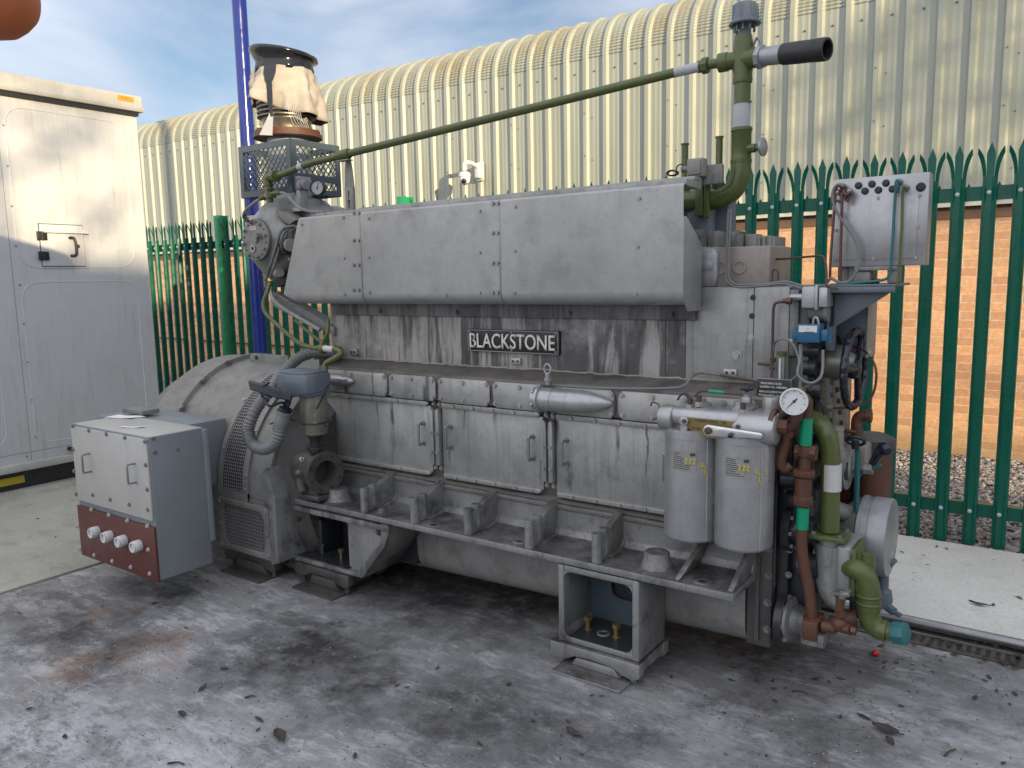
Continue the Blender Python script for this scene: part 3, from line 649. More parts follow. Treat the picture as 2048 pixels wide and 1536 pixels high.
# ---- building and trees behind the viewer: they throw the shade that lies on the yard
U = Vector((math.sin(a), -math.cos(a), 0)); V = Vector((math.cos(a), math.sin(a), 0))
def sv(s_, t_, z): q = U*s_ + V*t_; return Vector((q.x, q.y, z))
HB = 3.15 + .168*18
off = empty('workshop', sv(21, -6, 0), 'plain grey workshop behind the viewer whose shade falls on the yard', 'building')
m = MB(); m.hull([sv(18, -22, 0), sv(18, 5.05, 0), sv(26, 5.05, 0), sv(26, -22, 0)], [sv(18, -22, HB), sv(18, 5.05, HB), sv(26, 5.05, HB), sv(26, -22, HB)]); m.build('wall', M['foot'], off)
def tree(loc, h, rad, nleaf, zb, label):
    rt = empty('tree', loc, label, 'tree', 'trees behind the viewer'); x, y = loc[0], loc[1]
    m = MB(); m.tube([(x, y, 0), (x+.05, y, h*.35), (x, y+.1, h*.6), (x, y, h*.9)], .16, rf=lambda q: 1-.8*q)
    for k in range(9):
        an = k*2.4; z = h*(.3+.06*k); m.tube([(x, y, z), (x+math.cos(an)*rad*.5, y+math.sin(an)*rad*.5, z+.5), (x+math.cos(an)*rad*.85, y+math.sin(an)*rad*.85, z+1.0)], .05, n=6, rf=lambda q: 1-.8*q)
    m.build('trunk', M['leaf'], rt)
    vs, fs = [], []
    for k in range(nleaf//30):
        while True:
            q = Vector((rnd.uniform(-1, 1), rnd.uniform(-1, 1), rnd.uniform(-1, 1)))
            if q.length < 1: break
        c = Vector((x+q.x*rad, y+q.y*rad, (zb+h)/2+q.z*(h-zb)/2))
        for i in range(30):
            d = Vector((rnd.gauss(0, .17), rnd.gauss(0, .17), rnd.gauss(0, .17))); s_ = rnd.uniform(.025, .055); o = len(vs)
            n_ = Vector((rnd.gauss(0, 1), rnd.gauss(0, 1), rnd.gauss(0, 1))).normalized(); _, uu, vv = basis(n_)
            vs += [c+d-uu*s_*1.5-rt.location, c+d+vv*s_-rt.location, c+d+uu*s_*1.5-rt.location, c+d-vv*s_-rt.location]; fs.append((o, o+1, o+2, o+3))
    me = bpy.data.meshes.new('crown'); me.from_pydata(vs, [], fs); me.materials.append(M['canopy']); o = bpy.data.objects.new('crown', me); COL.objects.link(o); o.parent = rt
tree(sv(15, 7.8, 0), 7.9, 2.0, 2400, 4.7, 'leafy tree nearest the workshop end behind the viewer')
tree(sv(16, -.6, 0), 8.2, 1.7, 900, 5.2, 'thin leafy tree standing in front of the workshop wall')
tree(sv(16, 10.2, 0), 8.0, 2.0, 1700, 3.2, 'taller leafy tree farther from the workshop end')
# ================================================================== THE GENERATOR SET
G = empty('diesel_generator', (-2.2, 3.3, 0), 'large weathered grey stationary diesel generating set with green pipework on four mounts', 'diesel generator')
NY = Vector((0, -1, 0)); PX_ = Vector((1, 0, 0))
XE = -.88
# ---- block
m = MB()
m.box((-3.45, 3.08, 1.12), (-1.30, 3.62, 1.585), .004)
m.box((-3.40, 3.12, 1.50), (-1.35, 3.6, 1.86), .01)
blk = m.build('engine_block', M['streaky'], G)
m = MB(); m.box((-1.299, 3.079, 1.12), (-1.018, 3.62, 1.586), .003); m.box((-1.016, 3.078, 1.12), (XE, 3.62, 1.585), .004); m.build('block_end', M['grey'], G)
m = MB()
for q in (p(1506, 595, 3.078), p(1504, 632, 3.078)): m.cyl(q + Vector((0, .004, 0)), q - Vector((0, .0015, 0)), .011)
m.build('bolt_hole', M['blk'], blk)
m = MB(); q = p(1502, 675, 3.078); m.bolt(q, NY, .009, .006); q = p(1474, 711, 3.078); m.cyl(q, q+NY*.003, .020); m.bolt(q, NY, .013, .014); m.build('plug_bolt', M['lgrey'], blk)
for (x, y) in ((710, 704), (1034, 722), (1462, 745)):
    q = p(x, y, 3.08); m = MB(); m.box(q + Vector((-.028, -.014, -.016)), q + Vector((.028, .002, .016)), .004); o = m.build('lug_bracket', M['lgrey'], G)
    m = MB()
    for s_ in (-1, 1): m.cyl(q + Vector((s_*.013, -.0155, 0)), q + Vector((s_*.013, -.013, 0)), .006)
    m.build('hole', M['blk'], o)
# strip under the cover
m = MB(); m.box((-3.42, 3.062, 1.452), (-1.25, 3.079, 1.53), .003)
for x in (760, 912, 1138, 1343):
    q = p(x, 629 if x > 1000 else 622, 3.06); m.bolt((q.x, 3.062, 1.475), NY, .011, .012)
m.build('mounting_strip', M['grimy'], G)
# ---- rocker side cover in three bays with a rolled lower edge
def cover_bay(x0, x1, xl_top=None):
    YF, YB = 2.87, 3.06; zt, zb, r, T = 1.983, 1.52, .055, .004
    def profile(d):
        q_ = [(YF+.05, zt-d), (YF+.010, zt-d), (YF+d, zt-.010-d*.5), (YF+d, zb+r)]
        for k in range(1, 7): an = R(15*k); q_.append((YF + r - (r-d)*math.cos(an), zb + r - (r-d)*math.sin(an)))
        q_.append((YB, zb+d)); return q_
    prof_ = profile(0) + profile(T)[::-1]
    m = MB(); P_ = []
    for X_ in (x0, x1):
        row = []
        for (y, z) in prof_:
            xx_ = X_
            if X_ == x0 and xl_top is not None: xx_ = -3.66 + (z-1.615)/(zt-1.615)*(xl_top+3.66) if z > 1.615 else -3.66 + (1.615-z)*1.9
            row.append(Vector((xx_, y, z)))
        P_.append(row)
    n = len(prof_); h = n//2; vs_ = P_[0]+P_[1]; fs_ = [(i, (i+1) % n, n+(i+1) % n, n+i) for i in range(n)]
    for b_ in (0, n): fs_ += [(b_+i, b_+i+1, b_+n-2-i, b_+n-1-i) for i in range(h-1)]
    m.raw(vs_, fs_); return m
seams = (-2.962, -2.09, -1.225)
bays = [cover_bay(-3.66, seams[0]-.002, -3.42), cover_bay(seams[0]+.002, seams[1]-.002), cover_bay(seams[1]+.002, seams[2])]
bd = []
for m in bays: bd.append(m.build('cover_panel', M['cover'], G))
m = MB()
for x in (-2.985, -2.112):
    pass
for (x, ys, b_) in ((722, (426, 481, 530, 580), 1), (1000, (407, 466, 526, 585), 2)):
    for y in ys:
        for dx in (-5, 5):
            q = p(x - 9 + dx, y, 2.87); m.cyl(q, q+NY*.002, .012, n=10); m.cyl(q, q + NY*.009, .0072, n=10)
for (x, y) in ((604, 449), (687, 435), (738, 437), (960, 422), (579, 518), (689, 517), (738, 515), (960, 505), (557, 583), (690, 589), (740, 585), (892, 591), (960, 585),
               (1031, 414), (1279, 397), (1030, 502), (1276, 494), (1029, 586), (1272, 588)):
    q = p(x, y, 2.87); m.cyl(q, q + NY*.006, .0065, n=8)
m.build('cover_bolts', M['steel'], bd[1])
m = MB()
for x in (-2.962, -2.09): m.box((x-.004, 2.868, 1.56), (x+.004, 2.8745, 1.97), .0015)
m.build('seam_bead', M['steel'], bd[1])
# end plate of the cover, chamfered corners
X0 = -1.225
m = MB(); m.prism([(2.872, 1.86), (2.90, 1.86), (3.055, 1.755), (3.055, 1.495), (2.93, 1.495), (2.872, 1.56)], 'x', X0-.006, X0+.002, .001); m.build('cover_end_plate', M['cover'], G)
zr = p(1300, 360, 3.0).z; m = MB(); m.box((-3.10, 3.0, zr-.016), (-1.235, 3.06, zr), .003); m.box((-3.35, 2.921, 1.976), (-1.235, 3.06, zr-.017), .002); m.build('top_rail', M['grey'], G)
# ---- nameplate
q0, q1 = p(935, 658, 3.062), p(1119, 712, 3.062)
m = MB(); m.box((q0.x, 3.062, 1.283), (q1.x, 3.081, 1.393), .004); np_ = m.build('nameplate', M['signblk'], G)
m = MB()
for z in (1.2875, 1.3885): m.box((q0.x+.004, 3.058, z-.002), (q1.x-.004, 3.0625, z+.002))
for x_ in (q0.x+.006, q1.x-.006): m.box((x_-.002, 3.0582, 1.2895), (x_+.002, 3.0627, 1.3865))
m.build('rim', M['steel'], np_)
xm = (q0.x+q1.x)/2
text('BLACKSTONE', (q1.x-q0.x)*.93, .072, (xm-.004, 3.0615, 1.338), M['ltxt'], np_, bold=.008, deg=.005)
m = MB()
for x_ in (q0.x+.018, xm, q1.x-.018):
    for z in (1.297, 1.380): m.cyl((x_, 3.063, z), (x_, 3.057, z), .005, n=10)
m.build('rivets', M['steel'], np_)
# ---- camshaft shelf and its small doors
m = MB(); m.prism([(2.955, 1.04), (2.955, 1.163), (2.963, 1.171), (3.08, 1.205), (3.09, 1.04)], 'x', -3.43, -.92, .002); m.build('camshaft_shelf', M['ledge'], G)
m = MB(); pts = []
k = -3.40
while k < -.95: pts.append((k, 3.078+rnd.uniform(-.003, .003), 1.206+rnd.uniform(-.003, .005))); k += .03
m.tube(pts, .006, n=6, smooth=False, rf=lambda q: .6+.7*rnd.random()); m.build('sealant_line', M['tan'], G)
bnd = [-3.42, -3.225, -2.885, -2.552, -2.216, -1.882, -1.550, -1.218, -.94]
bnd = [-3.42, -2.885, -2.552, -2.216, -1.882, -1.550, -1.218, -.94]
for x0, x1 in zip(bnd, bnd[1:]):
    m = MB(); c = .022
    z0, z1 = 1.035, 1.158; a0, a1 = x0+.006, x1-.006
    m.prism([(a0+c, z0), (a1-c, z0), (a1-.004, z0+c), (a1, z0+c+.01), (a1, z1-c-.01), (a1-.004, z1-c), (a1-c, z1), (a0+c, z1), (a0+.004, z1-c), (a0, z1-c-.01), (a0, z0+c+.01), (a0+.004, z0+c)], 'y', 2.945, 2.956, .002)
    dd = m.build('camshaft_door', M['door'], G)
    m = MB()
    for xb in (a0+.02, (a0+a1)/2, a1-.02):
        for zb_ in (z0+.02, z1-.018): m.bolt((xb, 2.945, zb_), NY, .0085, .009)
    m.build('bolts', M['bolt'], dd)
# ---- crankcase, doors, clamp bars, handles
m = MB(); m.box((-3.46, 2.985, .42), (XE-.0, 3.60, 1.05), .004); m.build('crankcase', M['gap'], G)
dj = [-3.47, -2.578, -1.905, -1.235, -.93]
for i, (x0, x1) in enumerate(zip(dj, dj[1:])):
    a0 = x0 + (.035 if i else 0); a1 = x1-.035
    m = MB(); m.box((a0, 2.968, .665), (a1, 2.986, 1.008), .004); dd = m.build('crankcase_door', M['door'], G)
    for z, z2, y_ in ((1.006, 1.030, 2.952), (.646, .670, 2.955)):
        m = MB(); m.prism([(a0+.01, z), (a1-.03, z), (a1-.008, z+.008), (a1-.008, z2-.004), (a1-.02, z2), (a0+.01, z2)], 'y', y_, 2.984, .003)
        n_ = 4 if i < 3 else 2
        for k in range(n_): m.bolt((a0+.09+k*(a1-a0-.12)/n_, y_, (z+z2)/2), NY, .0085, .008, False)
        m.build('clamp_bar', M['grey'], dd)
    hs = [a1-.055] if i == 0 else [a0+.055, a1-.055] if i < 3 else [a0+.055]
    for hx in hs:
        zc_ = .86; m = MB(); m.tube([(hx, 2.968, zc_-.052), (hx, 2.935, zc_-.052), (hx, 2.930, zc_-.045), (hx, 2.930, zc_+.045), (hx, 2.935, zc_+.052), (hx, 2.968, zc_+.052)], .0065, n=8, res=4)
        for s_ in (-1, 1): m.cyl((hx, 2.969, zc_+s_*.052), (hx, 2.962, zc_+s_*.052), .013, n=12)
        m.build('handle', M['steel'], dd)
for xj in dj[1:4]:
    for s_ in (-1, 1):
        xa = xj + s_*.018; m = MB()
        m.prism([(xa-.0125, .71), (xa+.0125, .71), (xa+.0125, .985), (xa+.003*s_, 1.0), (xa-.0125, 1.0 if s_ < 0 else .985)], 'y', 2.944, 2.984, .003)
        for z in (.775, .795+.08): m.bolt((xa, 2.944, z), NY, .008, .008, False)
        for z in (.690, 1.018): m.bolt((xa, 2.975, z), NY, .009, .011)
        m.build('clamp_post', M['grey'], G)
# ---- bedplate: ledge, side wall, flange, ribs
m = MB()
m.prism([(2.70, .448), (2.70, .477), (2.88, .479), (2.912, .488), (2.926, .515), (2.930, .600), (2.924, .603), (2.924, .619), (2.935, .623), (3.2, .625), (3.2, .448)], 'x', -3.42, -.945, .003)
bedp = m.build('bedplate', M['bed'], G)
m = MB(); m.prism([(2.9225, .6055), (2.9225, .617), (2.9245, .619), (2.9245, .6035)], 'x', -3.40, -.95); m.prism([(2.94, .6255), (2.94, .627), (2.99, .640), (2.99, .6255)], 'x', -3.40, -.95); m.build('ledge', M['ledge'], bedp)
for i, xr in enumerate((-2.865, -2.525, -2.195, -1.857, -1.525)):
    m = MB(); w2 = .016
    m.prism([(2.712, .478), (2.712, .585), (2.80, .590), (2.815, .600), (2.84, .612), (2.87, .628), (2.905, .640), (2.935, .642), (2.935, .478)], 'x', xr-w2, xr+w2, .006)
    m.prism([(2.80, .478), (2.80, .484), (2.90, .50), (2.935, .53), (2.935, .478)], 'x', xr-w2-.012, xr+w2+.012, .008)
    m.cyl((xr, 2.724, .478), (xr, 2.724, .600), .0215, n=18); m.cyl((xr, 2.782, .50), (xr, 2.782, .606), .0215, n=18)
    for y_ in (2.724, 2.782): m.lathe((xr, y_, .599 if y_ < 2.75 else .605), 'z', [(0, .020), (.0025, .019), (.0025, .010), (-.004, .009)], 16)
    m.build('rib', M['bed'], bedp)
for (x, y) in ((685, 1000), (1310, 1140)):
    q = pz(x, y, .478); q.y = max(q.y, 2.79)
    m = MB(); m.lathe((q.x, 2.785, .476), 'z', [(0, .085), (.012, .064), (.05, .052), (.072, .050), (.075, .046), (.075, .016), (.05, .016)], 28); m.build('boss', M['bed'], bedp)
for x0_, dx in ((-1.185, .06), (-.975, .02)):
    m = MB(); A = [Vector((x0_, 2.715, .478)), Vector((x0_, 2.99, .478)), Vector((x0_+dx, 2.99, .64)), Vector((x0_+dx*.8, 2.93, .63)), Vector((x0_+dx*.2, 2.74, .50))]
    m.hull(A, [q + Vector((.022, 0, 0)) for q in A], .005); m.build('web', M['bed'], bedp)
m = MB()
for (x, y) in ((730, 1022), (763, 1023)): q = pz(x, y, .478); m.bolt(q, (0, 0, 1), .016, .016); m.cyl(q, q+Vector((0, 0, .004)), .026)
for (x, y) in ((868, 1050), (1040, 1083), (1405, 1163)):
    q = pz(x, y, .478); m.lathe(q, 'z', [(0, .034), (.003, .032), (.003, .018), (-.002, .016)], 20)
m.build('flange_bolts', M['grimy'], bedp)
m = MB()
for (x, y) in ((868, 1050), (1040, 1083), (1405, 1163)): q = pz(x, y, .478); m.cyl(q, q + Vector((0, 0, .0012)), .017)
m.build('bolt_hole', M['blk'], bedp)
# flange second lip at the left, bolted to the bracket
m = MB(); m.box((-3.42, 2.694, .410), (-2.675, 3.1, .438), .004); m.build('bracket_flange', M['grimy'], bedp)
# ---- sump
m = MB()
A, B = [], []
for (y, z) in ((2.968, .45), (2.966, .28), (2.968, .22), (2.978, .18), (3.0, .145), (3.035, .12), (3.09, .105), (3.5, .10), (3.5, .45)): A.append(Vector((-3.2, y, z-.025))); B.append(Vector((-.99, y, z+.035)))
m.hull(A, B, .0); m.build('sump', M['altern'], G, 60)
m = MB(); m.box((-.985, 2.965, .17), (-.885, 3.6, 1.02), .012); m.box((-.945, 2.95, .2), (-.93, 2.97, 1.0)); endp = m.build('end_column', M['gap'], G)
m = MB()
for k in range(7): m.bolt((-.90, 2.965, .25+k*.11), NY, .011, .012)
m.build('bolts', M['grimy'], endp)
# ---- front mount: open box casting on its foot
bxl, bxr = -1.70, -1.325
m = MB()
zt_, zb_ = .446, .105
m.box((bxl, 2.70, zb_), (bxl+.028, 2.95, zt_-.002), .006); m.box((bxr-.03, 2.701, zb_), (bxr, 2.951, zt_-.002), .006); m.box((bxl+.026, 2.703, zb_+.001), (bxr-.026, 2.949, zb_+.026), .004); m.box((bxl+.026, 2.703, zt_-.03), (bxr-.026, 2.949, zt_-.003), .004)
mb = m.build('mount_box', M['bed'], G)
m = MB()      # back plate with a rounded window
bk = [(bxl+.02, zb_+.02), (bxr-.02, zb_+.02), (bxr-.02, zt_-.02), (bxl+.02, zt_-.02)]
wx0, wx1, wz0, wz1 = bxl+.13, bxr-.06, zb_+.14, zt_-.045
for (a_, b_) in (((bxl+.02, zb_+.02), (wx0, zt_-.02)), ((wx1, zb_+.02), (bxr-.02, zt_-.02)), ((wx0, zb_+.02), (wx1, wz0)), ((wx0, wz1), (wx1, zt_-.02))): m.box((a_[0], 2.93, a_[1]), (b_[0], 2.947, b_[1]))
for (cx_, cz_, sx_, sz_) in ((wx0, wz0, 1, 1), (wx1, wz0, -1, 1), (wx0, wz1, 1, -1), (wx1, wz1, -1, -1)):
    r_ = .045; pts = [(cx_, cz_)] + [(cx_+sx_*(r_-r_*math.sin(R(k))), cz_+sz_*(r_-r_*math.cos(R(k)))) for k in range(0, 91, 15)]
    m.prism(pts, 'y', 2.931, 2.946)
m.build('back_plate', M['cage'], mb)
for (x, y) in ((1176, 1258), (1233, 1275)):
    q = pz(x, y, zb_+.027); m = MB(); m.cyl(q, q+Vector((0, 0, .004)), .02); m.cyl(q, q+Vector((0, 0, .05)), .0115, n=12); m.cyl(q+Vector((0, 0, .042)), q+Vector((0, 0, .06)), .019, n=6); m.build('bolt', M['brass'], mb)
q = pz(1207, 1268, zb_+.027); m = MB(); m.lathe(q, 'z', [(0, .03), (.006, .028), (.006, .018), (-.004, .018)], 20); m.build('bush', M['grimy'], mb)
m = MB(); m.box((wx0-.04, 2.949, wz0-.04), (wx1+.04, 2.955, wz1+.04)); m.build('window_backing', M['black'], mb)
m = MB(); m.box((bxl+.03, 2.706, zb_+.0275), (bxr-.032, 2.93, zb_+.0290)); m.build('oily_floor', M['black'], mb)
m = MB()
for (cx_, cz_, sx_, sz_) in ((bxl+.027, zb_+.026, 1, 1), (bxr-.029, zb_+.026, -1, 1), (bxl+.027, zt_-.029, 1, -1), (bxr-.029, zt_-.029, -1, -1)):
    r_ = .035; m.prism([(cx_, cz_)] + [(cx_+sx_*(r_-r_*math.sin(R(k))), cz_+sz_*(r_-r_*math.cos(R(k)))) for k in range(0, 91, 15)], 'y', 2.702, 2.93)
m.build('corner_fillet', M['bed'], mb)
def foot(x0, x1, yf, yb, zt, arch=True, mat='grimy', name='mount_foot'):
    m = MB(); xc = (x0+x1)/2; hw = (x1-x0)/2
    pts = [(x0, zt), (x0, zt-.045), (x0+.02, zt-.06), (x0+.06, zt-.055), (x0+.10, zt-.038), (xc-.04, zt-.032), (xc+.04, zt-.034), (x1-.12, zt-.055), (x1-.07, .035), (x1-.03, .03), (x1-.002, .05), (x1, zt)]
    pts = [(x0, zt), (x0, zt-.06), (x0+.03, zt-.075), (x0+.08, zt-.065), (x0+.12, zt-.045), (xc, zt-.038), (x1-.12, zt-.045), (x1-.08, zt-.065), (x1-.03, zt-.075), (x1, zt-.06), (x1, zt)]
    m.prism(pts, 'y', yf, yf+.05, .006); m.prism(pts, 'y', yb-.05, yb, .006); m.box((x0+.004, yf+.01, zt-.045), (x1-.004, yb-.01, zt-.002))
    for s_ in (x0+.04, x1-.04): m.cyl((s_, yf+.03, .012), (s_, yf+.03, zt-.07), .012, n=6)
    f = m.build(name, M[mat], G)
    m = MB(); m.box((x0+.05, yf-.07, 0), (x1-.05, yb+.02, .012), .004); m.prism([(x0+.09, .01), (x1-.09, .01), (x1-.12, zt-.05), (x0+.12, zt-.05)], 'y', yf+.012, yb-.02, .012)
    for s_ in (x0+.12, x1-.12): m.cyl((s_, yf-.035, .01), (s_, yf-.035, .017), .014, n=12)
    m.build('base_plate', M[mat], f)
    return f
foot(-1.735, -1.315, 2.685, 2.97, .103, mat='bed')
# ---- rear (flywheel-end) bracket
bl = -3.415
m = MB()
m.hull([Vector((bl, 2.70, .122)), Vector((-2.92, 2.70, .126)), Vector((-2.92, 2.70, .150)), Vector((bl, 2.70, .148))], [Vector((bl, 3.0, .122)), Vector((-2.92, 3.0, .126)), Vector((-2.92, 3.0, .150)), Vector((bl, 3.0, .148))], .005)
A = [Vector((-2.935, 2.70, .127)), Vector((-2.885, 2.70, .127)), Vector((-2.715, 2.70, .325)), Vector((-2.685, 2.70, .40)), Vector((-2.685, 2.70, .443)), Vector((-2.735, 2.70, .443)), Vector((-2.74, 2.70, .345)), Vector((-2.92, 2.70, .150))]
m.hull(A, [q+Vector((0, .30, 0)) for q in A], .004)
rb = m.build('mount_bracket', M['grimy'], G)
m = MB(); A = [Vector((-2.985, 2.725, .15)), Vector((-2.92, 2.725, .15)), Vector((-2.742, 2.725, .345)), Vector((-2.738, 2.725, .408)), Vector((-3.02, 2.725, .408)), Vector((-2.985, 2.725, .37))]
m.hull(A, [q+Vector((0, .02, 0)) for q in A], .002); m.box((-3.02, 2.745, .15), (-3.0, 2.98, .405)); m.build('web_plate', M['altern'], rb)
m = MB(); m.box((bl+.01, 2.96, .15), (-2.74, 2.99, .404)); m.box((bl+.012, 2.715, .1485), (-3.0, 2.96, .1515)); m.box((bl-.03, 2.72, .12), (bl+.01, 3.0, .46)); m.box((bl+.01, 2.80, .1515), (bl+.12, 2.96, .34), .01); m.build('recess_plate', M['black'], rb)
m = MB()
for (x, y) in ((597, 1037), (598, 1086)): q = p(x, y, 2.715); m.bolt(q, NY, .013, .014)
for (x, y) in ((757, 1064),): q = p(x, y, 2.71); m.cyl(q, q+Vector((0, .02, 0)), .02, n=10); m.bolt(q, NY, .012, .012)
m.build('bolts', M['foot'], rb)
for (x, y) in ((683, 1120), (645, 1108)): q = p(x, y, 2.80); m = MB(); m.cyl((q.x, 2.80, .15), (q.x, 2.80, .195), .009, n=12); m.cyl((q.x, 2.80, .19), (q.x, 2.80, .206), .015, n=6); m.build('bolt', M['brass'] if x > 660 else M['foot'], rb)
foot(-3.40, -2.98, 2.69, 2.98, .120, mat='foot')
# left-end plate and flywheel housing between engine and alternator
m = MB()
m.lathe((-3.50, 3.3, .47), 'x', [(0, 0), (0, .66), (.03, .665), (.05, .64), (.12, .60), (.18, .56), (.18, 0)], 72)
fh = m.build('flywheel_housing', M['gap'], G, 30)
m = MB(); m.prism([(-3.46, .43), (-3.50, .45), (-3.53, .60), (-3.46, .66), (-3.44, .60), (-3.40, .50), (-3.40, .14), (-3.46, .12), (-3.47, .14)], 'y', 2.585, 3.0, .006)
m.build('frame_cheek', M['bed'], G)
# ================================================================== alternator end
YC, ZC = 3.3, .47
m = MB()
m.lathe((-4.76, YC, ZC), 'x', [(0, 0), (0, .60), (.003, .66), (.02, .68), (.25, .68), (.27, .70), (.30, .70), (.305, .672), (.80, .672), (.83, .68), (1.27, .68), (1.27, 0)], 96)
alt = m.build('alternator', M['altern'], G, 30)
m = MB(); m.lathe((-5.06, YC, ZC), 'x', [(0, 0), (0, .50), (.02, .545), (.06, .575), (.31, .585)], 72); m.build('end_bell', M['altern'], alt, 40)
m = MB()
for an in (18, 36, 54, 72): m.bolt((-4.452, YC-.702*math.cos(R(an)), ZC+.702*math.sin(R(an))), (0, -math.cos(R(an)), math.sin(R(an))), .014, .010)
m.build('bolts', M['steel'], alt)
# lifting plate
a_, b_ = p(478, 712, 3.2), p(552, 715, 3.2)
m = MB(); m.prism([(-4.36, 1.10), (-4.36, 1.17), (-4.34, 1.185), (-3.98, 1.185), (-3.98, 1.10)], 'y', 3.19, 3.205, .003); lp = m.build('lifting_plate', M['altern'], G)
m = MB(); m.cyl((-4.29, 3.1885, 1.16), (-4.29, 3.186, 1.16), .014); m.build('hole', M['blk'], lp)
# curved grille
def cylpt(x, an, r): return Vector((x, YC-r*math.cos(R(an)), ZC+r*math.sin(R(an))))
def curved(m, x0, x1, a0, a1, r0, r1, step=3):
    n = max(2, int((a1-a0)/step)+1)
    for i in range(n-1):
        b0 = a0+(a1-a0)*i/(n-1); b1 = a0+(a1-a0)*(i+1)/(n-1)
        m.hull([cylpt(x0, b0, r0), cylpt(x1, b0, r0), cylpt(x1, b0, r1), cylpt(x0, b0, r1)], [cylpt(x0, b1, r0), cylpt(x1, b1, r0), cylpt(x1, b1, r1), cylpt(x0, b1, r1)])
gx0, gx1, ga0, ga1 = -3.93, -3.66, -3, 66
m = MB(); curved(m, gx0+.02, gx1-.02, ga0+2, ga1-1, .681, .684); 
gb = m.build('grille_recess', M['blk'], alt)
m = MB(); curved(m, gx0, gx0+.035, ga0, ga1, .682, .696); curved(m, gx1-.045, gx1, ga0, ga1, .682, .696); curved(m, gx0, gx1, ga0-1, ga0+4, .682, .6955); curved(m, gx0, gx1, ga1-2, ga1+2, .682, .6955)
m.build('grille_frame', M['altern'], G)
m = MB(); nb = 40
for k in range(nb):
    an = ga0+4 + (ga1-6-ga0)*(k+.5)/nb; c0, c1 = cylpt(gx0+.03, an, .692), cylpt(gx1-.04, an, .692); m.tube([c0, c1], .0022, n=5, smooth=False)
for k in range(11):
    x_ = gx0+.03+(gx1-gx0-.07)*(k+.5)/11
    m.tube([cylpt(x_, ga0+4+(ga1-6-ga0)*j/16, .690) for j in range(17)], .0016, n=5, smooth=False)
m.build('grille_bars', M['lgrey'], G)
m = MB()
for an in (3, 9, 30, 50, 63): m.bolt(cylpt(gx1-.02, an, .696), (0, -math.cos(R(an)), math.sin(R(an))), .010, .008)
for an in (20, 45): m.bolt(cylpt(gx0+.015, an, .696), (0, -math.cos(R(an)), math.sin(R(an))), .010, .008)
m.build('grille_bolts', M['lgrey'], alt)
# square lower frame with flat grille
m = MB(); m.box((-3.93, 2.612, .125), (-3.47, 3.9, .46), .008); m.build('alternator_base', M['bed'], G)
fx0, fx1, fz0, fz1 = -3.925, -3.475, .135, .432
m = MB(); fr = .035
m.box((fx0, 2.595, fz0), (fx1, 2.611, fz0+fr), .004); m.box((fx0, 2.595, fz1-fr), (fx1, 2.611, fz1), .004); m.box((fx0, 2.5955, fz0+fr-.002), (fx0+fr, 2.611, fz1-fr+.002)); m.box((fx1-fr-.01, 2.5955, fz0+fr-.002), (fx1, 2.611, fz1-fr+.002))
for cx_, cz_, sx_, sz_ in ((fx0+fr, fz0+fr, 1, 1), (fx1-fr-.01, fz1-fr, -1, -1), (fx1-fr-.01, fz0+fr, -1, 1), (fx0+fr, fz1-fr, 1, -1)): m.prism([(cx_, cz_), (cx_+sx_*.03, cz_), (cx_, cz_+sz_*.03)], 'y', 2.597, 2.61)
lg = m.build('lower_grille_frame', M['altern'], G)
m = MB(); m.box((fx0+.02, 2.6105, fz0+.02), (fx1-.02, 2.6118, fz1-.02)); m.build('recess', M['blk'], lg)
m = MB()
for k in range(27): x_ = fx0+fr+(fx1-fx0-2*fr-.01)*(k+.5)/27; m.tube([(x_, 2.606, fz0+fr), (x_, 2.606, fz1-fr)], .0018, n=5, smooth=False)
for k in range(11): z = fz0+fr+(fz1-fz0-2*fr)*(k+.5)/11; m.tube([(fx0+fr, 2.603, z), (fx1-fr-.01, 2.603, z)], .0018, n=5, smooth=False)
m.build('bars', M['lgrey'], lg)
m = MB()
for z in (.16, .28, .41):
    for x_ in (fx0+.015, fx1-.02): m.bolt((x_, 2.595, z), NY, .009, .008)
m.build('bolts', M['lgrey'], lg)
foot(-3.95, -3.50, 2.63, 2.95, .124, mat='foot')
# ---- terminal box
T0, T1, TY, TZ0, TZ1 = -4.392, -3.635, 2.05, .172, .901
tb = None
m = MB(); m.box((T0, TY, TZ0), (T1, TY+.30, TZ1), .006); tb = m.build('terminal_box', M['tshade'], G)
m = MB(); m.box((T0+.004, TY+.004, TZ1-.001), (T1-.004, TY+.296, TZ1+.0025), .001); m.build('box_top', M['warmbox'], G)  # top plate keeps the lit panel tone over the shaded body
m = MB(); m.box((T1-.004, TY+.285, .30), (T1+.022, TY+.31, .895), .003); m.box((T0-.35, TY+.31, .50), (-3.945, 2.70, .87), .006); m.build('box_duct', M['tshade'], G)
zs_ = .482
m = MB(); m.box((T0+.012, TY-.012, zs_), (T1-.008, TY-.0005, .893), .003); pl = m.build('upper_panel', M['warmbox'], G)
m = MB(); m.box((T0+.002, TY-.014, TZ0-.004), (T1+.002, TY-.0005, .452), .003); pr_ = m.build('lower_panel', M['redbrown'], G)
def pbolts(m, L_, Y_, r_=.008):
    for (x, y) in L_: q = p(x, y, Y_); m.bolt(q, NY, r_, .008)
m = MB(); pbolts(m, [(146, 852), (178, 861), (213, 868), (250, 875), (290, 883), (147, 899), (149, 942), (153, 988), (186, 990), (221, 999), (259, 1009), (296, 1019), (292, 930), (295, 979)], TY-.012); m.build('screws', M['steel'], pl)
m = MB(); pbolts(m, [(183, 1019), (218, 1030), (255, 1041), (295, 1052), (154, 1053), (159, 1098), (189, 1110), (225, 1122), (262, 1134), (300, 1147), (297, 1099)], TY-.014); m.build('screws', M['warmbox'], pr_)
